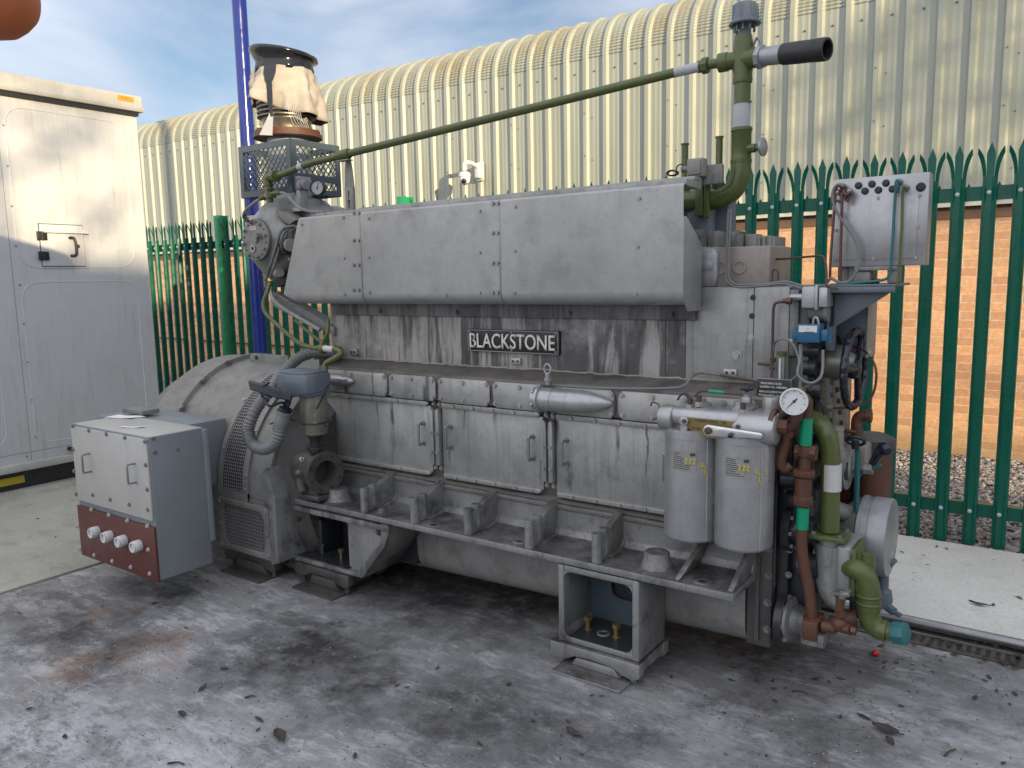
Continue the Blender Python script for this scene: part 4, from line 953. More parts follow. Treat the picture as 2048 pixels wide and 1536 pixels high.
for (x, y0_, y1_) in ((157, 910, 945), (247, 930, 967)):
    q0, q1 = p(x, y0_, TY-.055), p(x, y1_, TY-.055); m = MB(); w_ = .045
    q0 = p(x+8, y0_, TY-.05); q1 = p(x+8, y1_, TY-.05)
    m.tube([(q0.x, TY-.012, q0.z), (q0.x, TY-.052, q0.z), (q0.x, TY-.054, q0.z-.01), (q0.x, TY-.054, q1.z+.01), (q0.x, TY-.052, q1.z), (q0.x, TY-.012, q1.z)], .0055, n=8, smooth=False)
    m.build('handle', M['steel'], pl)
for (x, y) in ((187, 1065), (213, 1074), (241, 1083), (271, 1093)):
    q = p(x, y, TY-.04); m = MB(); m.cyl((q.x, TY-.014, q.z), (q.x, TY-.052, q.z), .030, n=24, bev=.004); m.pipe((q.x, TY-.05, q.z), (q.x, TY-.06, q.z), .027, .02); gl = m.build('cable_gland', M['white'], pr_)
m = MB()
for (x, y) in ((307, 877), (310, 905), (356, 899)): q = px(x, y, T1); m.bolt(q, PX_, .007, .004)
m.build('side_screws', M['steel'], tb)
for (x0_, y0_, s_, lab) in ((240, 836, 1, 'larger white paper sheet lying at the back of the grey box top'), (255, 857, .7, 'smaller white paper slip lying near the front edge of the grey box top')):
    q = pz(x0_, y0_, TZ1+.003); m = MB()
    vs_, fs_ = [], []
    w0, d0 = (.17, .09) if s_ == 1 else (.12, .03)
    for i in range(6):
        for j in range(3): vs_.append(Vector((q.x-w0/2+w0*i/5, q.y-d0/2+d0*j/2+.012*i, q.z+.002+.004*math.sin(i*1.7+j)*(1 if i in (0, 5) else .3))))
    fs_ = [(i*3+j, i*3+3+j, i*3+4+j, i*3+1+j) for i in range(5) for j in range(2)]
    t_ = [v + Vector((0, 0, .0006)) for v in vs_]; m.raw(vs_, fs_); m.raw(t_, fs_)
    tag(m.build('paper_sheet', M['paper'], None, loc=(q.x, q.y, q.z)), lab, 'paper')
m = MB(); q = p(285, 828, 2.52); m.box((q.x-.10, 2.45, .885), (q.x+.12, 2.56, .912), .004); m.build('duct_cover', M['altern'], G)
# ---- starter with its cover, conduit, air-start casting
q = p(615, 765, 2.70)
SX = q.x; SY = 2.72
def sp(x, y): return p(x, y, SY)
zt0, zt1 = sp(615, 745).z, sp(615, 788).z
m = MB(); wL, wR = sp(579, 765).x, sp(645, 765).x
poly = [(wL, SY-.06), (wL+.02, SY-.10), (wL+.10, SY-.115), (wR-.02, SY-.09), (wR, SY-.05), (wR, SY+.06), (wL, SY+.08)]
m.prism(poly, 'z', zt1, zt0, .010); m.prism([(x_*.9+(wL+wR)/2*.1, y_*.9+SY*.1) for x_, y_ in poly], 'z', zt0-.005, zt0+.014, .008); m.build('starter_cover', M['gearb'], G)
m = MB(); c0 = sp(626, 790); c1 = sp(626, 868)
m.lathe((c0.x, SY, c1.z), 'z', [(0, 0), (0, .058), (.008, .066), (.035, .068), (.04, .070), (c0.z-c1.z, .070), (c0.z-c1.z+.01, .066)], 32); mo = m.build('starter_motor', M['motor'], G)
m = MB()
for (x, y) in ((602, 827), (602, 843), (645, 843), (645, 828)): 
    q = sp(x, y); d_ = Vector((q.x-c0.x, -.05, 0)).normalized(); m.bolt(Vector((c0.x, SY, q.z)) + d_*.07, d_, .008, .004)
m.build('bolts', M['steel'], mo)
m = MB(); m.tube([Vector((c0.x, SY, sp(626, 843).z)) + Vector((math.cos(R(k))*.073, math.sin(R(k))*.073, .002*math.sin(k))) for k in range(0, 360, 20)], .004, n=6, closed=True)
m.tube([p(540, 848, 2.66), p(575, 838, 2.62), p(592, 842, 2.64)], .004, n=6); m.tube([p(655, 836, 2.70), p(664, 842, 2.70), p(660, 852, 2.71), p(650, 851, 2.72)], .004, n=6); m.build('strap_wire', M['blk'], mo)
m = MB(); m.lathe((c0.x, SY, sp(626, 903).z), 'z', [(0, .035), (.015, .035), (.018, .045), (.03, .045), (.034, .03), (.07, .03), (.1, .05)], 20); m.build('starter_neck', M['black'], mo)
# air start valve casting
AYF = 2.62
ac = p(652, 946, AYF+.1); av = Vector((-.985, .17, 0)); au = Vector((.17, .985, 0))
def avp(r_, an, h_): return ac + av*h_ + (au*math.cos(an) + Vector((0, 0, 1))*math.sin(an))*r_
m = MB()
m.lathe(ac, av, [(0, .066), (0, .110), (.010, .113), (.022, .112), (.024, .098), (.05, .095), (.12, .105), (.17, .108), (.20, .095), (.21, .05), (.21, 0)], 28)
m.lathe(ac, av, [(0, .066), (.10, .062), (.10, 0)], 28); m.cyl(avp(.09, R(200), .12), avp(.13, R(230), .10), .03, n=12)
acs = m.build('air_valve', M['foot'], G)
m = MB()
for k in range(8): an = R(k*45+20); m.cyl(avp(.09, an, .001), avp(.09, an, -.002), .007, n=10)
m.build('flange_holes', M['blk'], acs)
m = MB()
for k in range(5): an = R(100+k*38); m.bolt(avp(.103, an, .10), avp(1, an, 0)-ac, .010, .014)
q = p(590, 935, 2.66); m.cyl(q+Vector((.02, .06, 0)), q, .020, n=16); m.build('studs', M['lgrey'], acs)
m = MB(); m.box((ac.x-.17, ac.y-.06, ac.z-.145), (ac.x+.0, ac.y+.12, ac.z-.115), .010); m.box((ac.x-.15, ac.y-.05, ac.z-.118), (ac.x-.02, ac.y+.08, ac.z-.07), .010); m.build('pedestal', M['foot'], acs)
# corrugated conduit with ribs
cpts = [p(672, 704, 2.98), p(630, 703, 2.96), p(598, 716, 2.92), p(570, 742, 2.84), p(540, 780, 2.70), p(510, 822, 2.58), p(497, 862, 2.54), p(508, 890, 2.53), p(532, 897, 2.53), p(553, 880, 2.54), p(562, 848, 2.56)]
m = MB(); m.tube(cpts, .031, n=14, res=30, rf=lambda q: 1 + .11*math.sin(q*math.pi*2*60)); m.build('corrugated_conduit', M['conduit'], G, 80)
m = MB(); q0, q1 = p(558, 862, 2.555), p(568, 828, 2.57); m.cyl(q0, q1, .037, n=20, bev=.004); m.cyl(q1, q1+(q1-q0)*.16, .042, n=12); m.build('conduit_gland', M['conduit'], G)
m = MB(); q2 = q1 + (q1-q0)*.15; m.cyl(q2, q2+(q1-q0)*.2, .034, n=12)
for k in range(4):
    m.tube([q2+Vector((k*.008-.012, 0, 0)), p(572+k*3, 800-k*3, 2.57), p(560-k*6, 782+k*3, 2.53), p(530-k*4, 790-k*4, 2.50), p(520+k*6, 772-k*2, 2.50), p(505+k*3, 765+k*3, 2.52)], .0065, n=7)
m.tube([q2, p(566, 805, 2.56), p(540, 812, 2.5), p(530, 800, 2.5), p(524, 785, 2.5), p(560, 778, 2.55)], .007, n=7)
for k in range(4): m.tube([p(500+k, 764+k*4, 2.50), p(525+k, 772+k*4, 2.50), p(552, 780+k*4, 2.52), p(582, 792+k*2, 2.56)], .011, n=8)
m.tube([p(582, 795, 2.56), p(600, 790, 2.6), p(640, 782, 2.62), p(662, 762, 2.66)], .004, n=6)
m.tube([p(657, 770, 2.62), p(645, 795, 2.61), p(633, 818, 2.62)], .004, n=6)
m.build('cable_bundle', M['wheel'], G)
# small cast cover on the camshaft doors above the starter
q = p(690, 760, 2.94); m = MB(); m.lathe((q.x-.05, 2.93, q.z), (1, 0, 0), [(-.06, 0), (-.06, .033), (.04, .034), (.09, .026), (.12, .012), (.13, 0)], 20); m.build('cast_snout', M['lgrey'], G)
# ================================================================== turbocharger, cage and exhaust
TXc, TYf = -3.965, 2.98
tz = p(512, 480, TYf).z; tx = p(515, 481, TYf).x
m = MB()
hz = p(560, 490, 3.1).z
m.lathe((tx, TYf+.01, tz), (0, 1, 0), [(0, 0), (0, .125), (.02, .14), (.06, .185), (.12, .235), (.20, .26), (.42, .27), (.50, .22), (.52, 0)], 40)
turbo = m.build('turbocharger', M['grey'], G, 40)
m = MB(); m.lathe((tx+.13, 3.12, tz-.01), (0, 1, 0), [(0, 0), (0, .20), (.02, .225), (.35, .225), (.36, 0)], 30); m.build('volute', M['grey'], turbo)
m = MB(); m.cyl((tx, TYf+.012, tz), (tx, TYf-.016, tz), .122, n=40, bev=.004); fl = m.build('end_flange', M['altern'], turbo)
m = MB()
for k in range(8): an = R(k*45+12); m.bolt((tx+.103*math.cos(an), TYf-.016, tz+.103*math.sin(an)), NY, .009, .018)
m.bolt((tx+.055, TYf-.016, tz+.02), NY, .016, .04); m.cyl((tx+.015, TYf-.016, tz-.0), (tx+.015, TYf-.03, tz-.0), .018, n=16)
m.build('studs', M['altern'], fl)
m = MB(); m.pipe((tx-.02, TYf-.012, tz-.05), (tx-.02, TYf-.024, tz-.05), .022, .012); m.box((tx-.045, TYf-.0165, tz+.055), (tx+.02, TYf-.018, tz+.080), .0); m.build('tapping_and_plate', M['lgrey'], fl)
m = MB(); m.cyl((tx-.02, TYf-.0165, tz-.05), (tx-.02, TYf-.018, tz-.05), .013)
for k in range(8): an = R(k*45+34); m.cyl((tx+.103*math.cos(an), TYf-.0165, tz+.103*math.sin(an)), (tx+.103*math.cos(an), TYf-.018, tz+.103*math.sin(an)), .006, n=10)
m.build('bolt_holes', M['blk'], fl)
m = MB(); q = p(536, 502, 3.02); m.cyl(q+Vector((0, .05, 0)), q, .028, n=18, bev=.003); m.cyl(q, q+NY*.006, .019, n=18); m.build('inspection_plug', M['altern'], turbo)
# clamp band, a split line sweeping down from the cover to the strut
m = MB(); pts = [p(590, 452, 3.0), p(572, 455, 2.99), p(560, 466, 2.97), p(553, 490, 2.95), p(540, 532, 2.95), p(534, 556, 2.96)]
m.tube(pts, .009, n=8); m.tube([q+Vector((.02, .01, -.005)) for q in pts], .008, n=8); m.build('clamp_band', M['grimy'], turbo)
m = MB()
A = [p(590, 458, 3.02), p(574, 462, 3.02), p(560, 500, 3.02), p(543, 550, 3.02), p(553, 575, 3.02), p(590, 560, 3.02)]
m.hull(A, [q+Vector((0, .15, 0)) for q in A], .004); m.cyl(p(580, 494, 2.96), p(562, 494, 3.05), .045); m.build('dark_inlet', M['black'], turbo)
m = MB(); m.cyl(p(583, 490, 2.95), p(566, 493, 3.0), .036, n=18); m.cyl(p(560, 545, 2.97), p(550, 549, 3.0), .026, n=18); m.build('oil_pipe_stub', M['tan'], turbo)
m = MB(); A = [p(549, 420, 3.03), p(573, 424, 3.03), p(592, 440, 3.03), p(578, 450, 3.03), p(560, 440, 3.03)]; m.hull(A, [q+Vector((0, .06, .01)) for q in A], .006)
m.build('oil_cover', M['altern'], turbo)
# exhaust: neck, flange, bellows, top flange
EX, EY = -3.985, 3.30
def ez(y): return p(575, y, EY).z
zb_ = 2.02; zf = ez(272)
EX = p(576, 272, EY).x
m = MB(); m.lathe((EX, EY, zb_), 'z', [(0, .20), (.06, .20), (.07, .15), (.10, .13), (zf-zb_, .125)], 32); m.box((EX-.20, EY-.2, zb_-.02), (EX+.22, EY+.2, zb_+.03), .01); neck = m.build('exhaust_neck', M['alu'], G)
m = MB(); m.lathe((EX, EY, zf-.02), 'z', [(0, .10), (0, .205), (.022, .205), (.022, .10)], 40); m.lathe((EX, EY, zf+.004), 'z', [(0, .10), (0, .195), (.018, .195), (.018, .1)], 40)
for k in range(12): an = R(k*30+8); m.bolt((EX+.178*math.cos(an), EY+.178*math.sin(an), zf+.02), (0, 0, 1), .011, .014)
m.build('rusty_flange', M['rust'], G)
zt = ez(98); hb = zt - zf
prf = [(0, .14), (.05, .14), (.06, .15)]
nb = 10
for k in range(nb):
    z = .07 + (hb*.66-.07)*k/nb; dz_ = (hb*.66-.07)/nb
    prf += [(z, .150), (z+dz_*.2, .158), (z+dz_*.35, .176), (z+dz_*.65, .176), (z+dz_*.8, .158)]
prf += [(hb*.66, .15), (hb*.86, .15)]
m = MB(); m.lathe((EX, EY, zf+.02), 'z', prf, 48); m.build('exhaust_bellows', M['bronze'], G, 50)
tilt = Vector((.115, .08, 1)).normalized()
zt = ez(112)
m = MB(); m.lathe((EX, EY, zt), tilt, [(0, .11), (0, .192), (.003, .197), (.013, .197), (.016, .192), (.016, .13), (.0, .11)], 48); tf = m.build('top_flange', M['steel'], G)
# black plastic wrap under the flange
def cloth(name, rows, n, mat, seed, amp, lumps=5, thick=.0025, closed=True):
    vs_, fs_ = [], []; rr_ = random.Random(seed); ph = [rr_.random()*6.3 for _ in range(8)]
    for j, (z, r_, tz_) in enumerate(rows):
        fr = j/(len(rows)-1)
        for i in range(n):
            an = 2*math.pi*i/n
            w_ = amp*(math.sin(an*5+ph[0]+fr*1.2)*.5+math.sin(an*9+ph[1]-fr*1.8)*.35+math.sin(an*14+ph[2]+fr*2)*.22+math.sin(an*3+ph[3]+fr*3)*.4)*(.35+fr) + amp*.5*noise.noise(Vector((an*3, fr*7, seed)))
            rr = r_ + w_; zz = z + tz_(an) if callable(tz_) else z
            vs_.append(Vector((EX+rr*math.cos(an), EY+rr*math.sin(an), zz)))
    for j in range(len(rows)-1):
        for i in range(n): fs_.append((j*n+i, j*n+(i+1) % n, (j+1)*n+(i+1) % n, (j+1)*n+i))
    m = MB(); m.raw(vs_, fs_); o = m.build(name, mat, None, 80, loc=(EX, EY, rows[0][0]))
    so = o.modifiers.new('thickness', 'SOLIDIFY'); so.thickness = thick
    return o
# angle towards the viewer is about -Y+X ; hem drops on the right-hand side seen from the yard
zs0, zs1 = ez(144), ez(224)
hem = lambda an: -.062*math.cos(an-R(35)) + .012*math.sin(an*3+1)
rows = []
for j in range(15):
    fr = j/14; rows.append((zs0+(zs1-zs0)*fr, .180+.030*math.sin(fr*2.0)+.008*fr, (lambda f: (lambda an: hem(an)*f**1.2))(fr)))
t = NT('woven_sack'); c_ = t.mix(t.ramp(t.noise(6, 5, .6), .35, .65), (.36, .32, .28), (.47, .425, .375))
wv1 = t.n('ShaderNodeTexWave'); wv1.inputs['Scale'].default_value = 90; wv1.bands_direction = 'Z'; t.l(t.P, wv1.inputs['Vector'])
M['sack'] = t.fin(c_, .8, 0, t.math('ADD', t.math('MULTIPLY', wv1.outputs['Fac'], .15), t.noise(22, 6, .65, (1, 1, .4))), .6, .012)
sack = cloth('woven_sack', rows, 120, M['sack'], 3, .034)
tag(sack, 'pale woven sack tied round the top of the exhaust bellows', 'sack')
tl = lambda r_: (lambda an: -r_*(.115*math.cos(an)+.08*math.sin(an)))
rows = [(zt+.019, .192, tl(.2)), (zt+.015, .1985, tl(.2)), (zt-.004, .199, tl(.2)), (zt-.012, .188, tl(.15)), (zt-.03, .172, 0), (zt-.05, .166, 0), (zt-.07, .170, 0), (zs0+.01, .172, 0), (zs0-.01, .170, 0)]
wrap = cloth('plastic_wrap', [(z, r_+.002, f_) for z, r_, f_ in rows], 140, M['plaswrap'], 9, .003, thick=.0015)
m = MB()
va = R(-62)
def ep(an, r_, z): return Vector((EX+r_*math.cos(an), EY+r_*math.sin(an), z))
tail = [(zs0+.0, .20, .075), (zs0-.05, .215, .07), (zs0-.09, .225, .05), (zs0-.11, .226, .03), (zs0-.17, .228, .032), (zs0-.24, .226, .026), (zs0-.30, .222, .02)]
for (A, B) in zip(tail, tail[1:]):
    m.hull([ep(va-A[2]/.2*.5, A[1], A[0]), ep(va+A[2]/.2*.5, A[1]+.01, A[0]), ep(va+A[2]/.2*.5, A[1]+.013, A[0]), ep(va-A[2]/.2*.5, A[1]+.003, A[0])], [ep(va-B[2]/.2*.5, B[1], B[0]), ep(va+B[2]/.2*.5, B[1]+.01, B[0]), ep(va+B[2]/.2*.5, B[1]+.013, B[0]), ep(va-B[2]/.2*.5, B[1]+.003, B[0])])
m.build('loose_tail', M['plaswrap'], wrap)
m = MB()
z1_ = zs0-.28
m.hull([ep(va-.05, .224, z1_), ep(va+.05, .224, z1_), ep(va+.05, .227, z1_), ep(va-.05, .227, z1_)], [ep(va-.36, .235, z1_-.12), ep(va+.02, .24, z1_-.13), ep(va+.02, .243, z1_-.13), ep(va-.36, .238, z1_-.12)])
m.build('grey_strip', M['gwband'], wrap)
tag(wrap, 'glossy black plastic wrap wound under the top flange of the exhaust', 'plastic wrap')
m = MB()
for k in range(7):
    a0 = R(-40+k*3.5); z0 = zs1-.0
    m.tube([ep(a0, .20, z0+.02), ep(a0+.06, .215, z0-.03-.01*k), ep(a0+.12+.02*k, .21, z0-.08), ep(a0+.2, .20, z0-.11+.008*k), ep(a0+.3, .20, z0-.12)], .0012, n=5)
m.build('loose_threads', M['white'], sack)
# mesh guard cage
cx1, cy0 = p(580, 275, 3.05).x, 3.05
CD = .365; cx0, cy1 = cx1-.47, cy0+CD
cz0, cz1 = 2.148, 2.448
def clipseg(a_, b_, w_, h_):
    t0, t1 = 0, 1; dx, dy = b_[0]-a_[0], b_[1]-a_[1]
    for pp, qq in ((-dx, a_[0]), (dx, w_-a_[0]), (-dy, a_[1]), (dy, h_-a_[1])):
        if abs(pp) < 1e-9:
            if qq < 0: return None
        else:
            r_ = qq/pp
            if pp < 0: t0 = max(t0, r_)
            else: t1 = min(t1, r_)
    if t0 >= t1: return None
    return (a_[0]+dx*t0, a_[1]+dy*t0), (a_[0]+dx*t1, a_[1]+dy*t1)
def guard(o, u, w_, h_, nrm, name='guard_side', fr=.036):
    o = Vector(o); u = Vector(u); z_ = Vector((0, 0, 1)); nrm = Vector(nrm)
    m = MB()
    def fb(a_, b_):
        A = [o+u*a_[0]+z_*a_[1], o+u*b_[0]+z_*a_[1], o+u*b_[0]+z_*b_[1], o+u*a_[0]+z_*b_[1]]; m.hull(A, [q+nrm*.006 for q in A], .0)
    fb((0, 0), (fr, h_)); fb((w_-fr, 0), (w_, h_)); fb((fr, 0), (w_-fr, fr)); fb((fr, h_-fr), (w_-fr, h_))
    f = m.build(name, M['cage'], G)
    m = MB(); st = .041; sl = 1.0
    k = -h_*1.5
    while k < w_+h_*1.5:
        for s_ in (-1, 1):
            sgm = clipseg((k, 0) if s_ > 0 else (k, 0), (k+s_*h_/1.15, h_), w_, h_)
            if sgm:
                A, B = sgm; m.tube([o+u*A[0]+z_*A[1]+nrm*(-.003-.001*s_), o+u*B[0]+z_*B[1]+nrm*(-.003-.001*s_)], .0034, n=5, smooth=False)
        k += st
    m.build('expanded_mesh', M['cage'], f)
guard((cx0, cy0, cz0), (1, 0, 0), .47, .30, (0, -1, 0))
guard((cx1, cy0, cz0+.075), (0, 1, 0), CD, .225, (1, 0, 0))
guard((cx0, cy1, cz0), (1, 0, 0), .47, .30, (0, 1, 0))
guard((cx0, cy0, cz0), (0, 1, 0), CD, .30, (-1, 0, 0))
m = MB(); m.box((cx1-.002, cy0+.16, cz0), (cx1+.004, cy0+CD, cz0+.03)); m.box((cx1-.002, cy0+CD-.03, cz0+.03), (cx1+.004, cy0+CD, cz0+.08)); m.box((cx1-.002, cy0-.006, cz0), (cx1+.004, cy0+.03, cz0+.076))
m.build('guard_lower_frame', M['cage'], G)
m = MB(); k = cy0+.16
for i in range(7):
    for s_ in (-1, 1): m.tube([(cx1, k+.028*i, cz0+.03), (cx1, k+.028*i+s_*.04, cz0+.078)], .0025, n=5, smooth=False)
m.build('lower_mesh', M['cage'], G)
# valve block and dial gauge by the neck
q = p(606, 385, 3.12)
m = MB(); m.cyl((q.x, 3.10, q.z-.10), (q.x, 3.10, q.z+.02), .035, n=16, bev=.004); m.cyl((q.x, 3.10, q.z-.11), (q.x, 3.10, q.z-.09), .05, n=8); m.box((q.x-.045, 3.06, q.z+.01), (q.x+.045, 3.15, q.z+.085), .008); m.cyl((q.x, 3.10, q.z+.05), (q.x+.11, 3.06, q.z+.03), .024); m.build('gauge_block', M['alu'], G)
q = p(634, 375, 3.03)
def gauge(name, c, d, r_, face, bez, ang_, parent=G, ticks=12):
    c = Vector(c); d = Vector(d).normalized(); _, u_, v_ = basis(d)
    m = MB(); m.lathe(c, d, [(-.035, 0), (-.035, r_*.8), (-.03, r_*.95), (0, r_), (.004, r_), (.004, r_*.88), (-.004, r_*.86)], 40); g_ = m.build(name, bez, parent)
    m = MB(); m.cyl(c-d*.008, c-d*.0035, r_*.87, n=40); m.build('dial', face, g_)
    m = MB(); cc_ = c - d*.002
    n_ = Vector((0, 0, 1)) - d*d.z; n_.normalize(); e_ = n_.cross(d)
    m.tube([cc_-(e_*math.cos(ang_)+n_*math.sin(ang_))*r_*.3, cc_+(e_*math.cos(ang_)+n_*math.sin(ang_))*r_*.68], r_*.035, n=5, smooth=False, rf=lambda q: 1.5-q); m.cyl(c-d*.003, c-d*.0005, r_*.1, n=12)
    for k in range(ticks):
        t_ = R(-50+280*k/(ticks-1)); v2 = e_*math.cos(t_)+n_*math.sin(t_); m.tube([cc_+v2*r_*.68-d*.001, cc_+v2*r_*.8-d*.001], r_*.018, n=4, smooth=False)
    m.build('needle', M['signblk'], g_)
    return g_
gauge('dial_gauge', q, (.35, -.9, .0), .043, M['gwband'], M['blk'], 1.3)
m = MB(); m.cyl(q+Vector((-.01, .03, 0)), q+Vector((-.06, .07, 0)), .02); m.build('gauge_stem', M['blk'], G)
# pipe bracket standing on the cover
q = p(697, 330, 3.08)
m = MB(); zb2, zt2 = 1.98, p(697, 318, 3.08).z
m.prism([(q.x-.032, zb2+.15), (q.x-.027, zt2-.06), (q.x-.015, zt2), (q.x+.02, zt2), (q.x+.03, zt2-.06), (q.x+.04, zb2+.15), (q.x+.04, zb2), (q.x-.032, zb2)], 'y', 3.075, 3.082, .0015)
m.box((q.x-.012, 3.06, zb2), (q.x+.042, 3.0745, zb2+.165), .003); pb = m.build('pipe_bracket', M['altern'], G)
m = MB()
for dz_ in (.125, .07): m.box((q.x+.008, 3.0585, zb2+dz_-.02), (q.x+.016, 3.0605, zb2+dz_+.02)); m.cyl((q.x+.012, 3.060, zb2+dz_-.035), (q.x+.012, 3.0585, zb2+dz_-.035), .008)
m.build('slots', M['blk'], pb)
# long sloping green pipe and its fittings
PY = 3.04
pa, pc = p(690, 309, PY), p(1350, 145, 3.26)
pe = p(1408, 131, 3.28)
m = MB(); m.cyl(pa, pc, .0195, n=20); gp = m.build('long_green_pipe', M['olive'], G)
m = MB(); m.cyl(pc, p(1398, 134, 3.27), .0202, n=20); m.build('grey_band', M['gwband'], gp)
d_ = (pc-pa).normalized()
m = MB(); m.cyl(pa-d_*.05, pa+d_*.03, .028, n=10, bev=.003); m.cyl(p(1396, 134, 3.28), p(1406, 132, 3.28), .026, n=8); m.cyl(p(1405, 132, 3.28), p(1417, 130, 3.28), .034, n=8, bev=.003); m.cyl(p(1417, 129, 3.28), p(1440, 126, 3.29), .020, n=12); m.build('union', M['olive'], gp)
m = MB(); m.box(pa+Vector((-.045, -.02, -.034)), pa+Vector((.04, .02, -.028)), .001); m.build('pipe_clamp', M['steel'], gp)
m = MB(); c1 = p(552, 352, 2.98)
m.tube([pa-d_*.02, p(655, 318, PY), p(630, 324, PY), p(600, 334, 3.02), p(575, 345, 3.0), c1], .0185, n=14, res=5); fp = m.build('bent_green_pipe', M['olive'], G)
m = MB(); a1_, a2_ = p(606, 332, 3.022), p(597, 335, 3.018); m.cyl(a1_, a2_, .0192); m.build('grey_band', M['gwband'], fp)
m = MB(); e0, e1 = p(536, 360, 2.98), p(540, 405, 2.98)
m.tube([c1+(c1-e0)*.25, c1, p(543, 353, 2.98), e0+Vector((0, 0, .004)), p(537, 372, 2.98)], .026, n=12); m.cyl(p(537, 370, 2.98), e1, .020, n=12); m.cyl(p(553, 352, 2.975), p(546, 353, 2.978), .034, n=10); m.cyl(p(541, 395, 2.98), p(541, 388, 2.98), .033, n=8); m.cyl(p(539, 380, 2.98), p(539, 376, 2.98), .027, n=10)
m.tube([p(520, 398, 2.97), p(530, 392, 2.98), p(543, 388, 2.98), p(560, 385, 2.98)], .014, n=8); m.build('green_elbow', M['olive'], G)
m = MB(); m.tube([p(560, 385, 2.98), p(572, 388, 2.96), p(585, 402, 2.95), p(600, 416, 2.94), p(620, 423, 2.95), p(648, 424, 2.98)], .0085, n=8); m.tube([p(520, 398, 2.97), p(505, 408, 2.95), p(490, 422, 2.93), p(488, 432, 2.93), p(497, 438, 2.95)], .0085, n=8); m.build('small_pipe', M['altern'], G)
m = MB(); m.tube([p(492, 428, 2.93), p(487, 432, 2.92), p(490, 440, 2.92), p(497, 442, 2.92)], .008, n=8); m.build('pipe_end', M['blk'], G)
# pipes and struts dropping from the turbocharger to the engine
m = MB(); m.tube([p(540, 566, 2.93), p(534, 585, 2.90), p(527, 608, 2.88), p(532, 627, 2.87), p(552, 647, 2.87), p(580, 672, 2.87), p(606, 690, 2.87), p(640, 698, 2.86)], .0125, n=10)
m.tube([p(656, 640, 2.92), p(655, 665, 2.9), p(645, 685, 2.88), p(640, 698, 2.86)], .010, n=10); m.tube([p(590, 640, 2.98), p(615, 662, 2.97), p(640, 682, 2.96), p(652, 692, 2.95)], .009, n=8)
m.build('green_oil_pipe', M['olive'], G)
m = MB(); m.tube([p(636, 696, 2.86), p(650, 697, 2.85), p(676, 700, 2.84), p(681, 708, 2.83), p(668, 718, 2.81), p(652, 728, 2.80), p(650, 745, 2.79)], .0165, n=12); m.ball(p(646, 698, 2.86), .028, 10); m.build('green_drain_pipe', M['olive'], G)
m = MB(); m.cyl(p(650, 697, 2.85), p(668, 699, 2.843), .0175); m.build('white_band', M['wband'], G)
m = MB()
A = [p(537, 590, 3.02), p(546, 583, 3.02), p(668, 655, 3.06), p(668, 672, 3.06), p(610, 645, 3.04), p(545, 612, 3.02)]
m.hull(A, [q+Vector((0, .09, 0)) for q in A], .004); m.box(p(530, 562, 3.0), p(545, 575, 3.06), .004); m.build('support_strut', M['altern'], G)
m = MB(); A = [p(545, 590, 3.012), p(560, 596, 3.012), p(655, 652, 3.05), p(655, 660, 3.05)]; m.hull(A, [q+Vector((0, .006, 0)) for q in A]); m.tube([p(540, 578, 3.0), p(548, 600, 2.99), p(575, 622, 3.0), p(640, 660, 3.02)], .012, n=8); m.build('strut_recess', M['grey'], G)
m = MB(); m.box((-3.50, 3.02, 1.15), (-3.36, 3.25, 1.27), .01); m.build('dark_housing', M['black'], G)
# ================================================================== top right pipework
VY = 3.30
def v(x, y): return p(x, y, VY)
vx = v(1484, 220).x
zc_ = v(1420, 399).z; xs_ = v(1365, 400).x
m = MB(); m.tube([(xs_-.1, VY, zc_), (xs_+.08, VY, zc_), (vx-.125, VY, zc_), (vx-.09, VY, zc_+.003), (vx-.035, VY, zc_+.028), (vx-.006, VY, zc_+.075), (vx, VY, zc_+.125), (vx, VY, zc_+.17)], .045, n=24, res=6, rf=lambda q: 1-.1*q)
m.build('green_elbow_pipe', M['olive'], G, 60)
m = MB(); z0, z1 = zc_+.15, v(1484, 72).z
m.cyl((vx, VY, z0), (vx, VY, v(1486, 118).z), .0335, n=28); m.cyl((vx, VY, z0), (vx, VY, z0+.05), .0375, n=28)
zz = v(1476, 290).z; m.lathe((vx, VY, zz-.075), 'z', [(0, .035), (0, .043), (.014, .044), (.018, .040), (.125, .040), (.13, .044), (.142, .043), (.142, .035)], 28)
ztee = v(1486, 118).z
m.lathe((vx, VY, ztee-.095), 'z', [(0, .035), (0, .038), (.012, .040), (.03, .038), (.06, .041), (.15, .040), (z1-ztee+.095, .034), (z1-ztee+.10, .02)], 28)
c_ = Vector((vx, VY, ztee)); tb_d = (p(1655, 98, VY-.10)-c_).normalized(); TL = (p(1655, 98, VY-.10)-c_).length
m.cyl(c_, c_+tb_d*TL*.20, .040, n=24, bev=.004)
ld = (p(1440, 126, 3.29) - c_).normalized(); m.cyl(c_, c_+ld*.065, .034, n=24); m.cyl(c_+ld*.06, c_+ld*.10, .038, n=24, bev=.003)
gv = m.build('green_vertical_pipe', M['olive'], G, 40)
m = MB(); za, zb2 = v(1480, 258).z, v(1482, 208).z; m.cyl((vx, VY, za), (vx, VY, zb2), .0345, n=28); m.build('grey_white_band', M['gwband'], gv)
m = MB()
for y in (158, 205, 257): q = v(1500, y); m.cyl((vx, VY, q.z-.002), (vx, VY, q.z+.002), .0358, n=28); m.cyl((vx+.032, VY-.015, q.z), (vx+.045, VY-.018, q.z), .004, n=8)
m.build('hose_clips', M['olive'], gv)
m = MB(); a1_ = c_+tb_d*TL*.20; m.cyl(a1_, a1_+tb_d*.022, .046, n=8, bev=.003); m.cyl(a1_+tb_d*.02, a1_+tb_d*TL*.36, .036, n=28); m.build('steel_socket', M['alu'], gv)
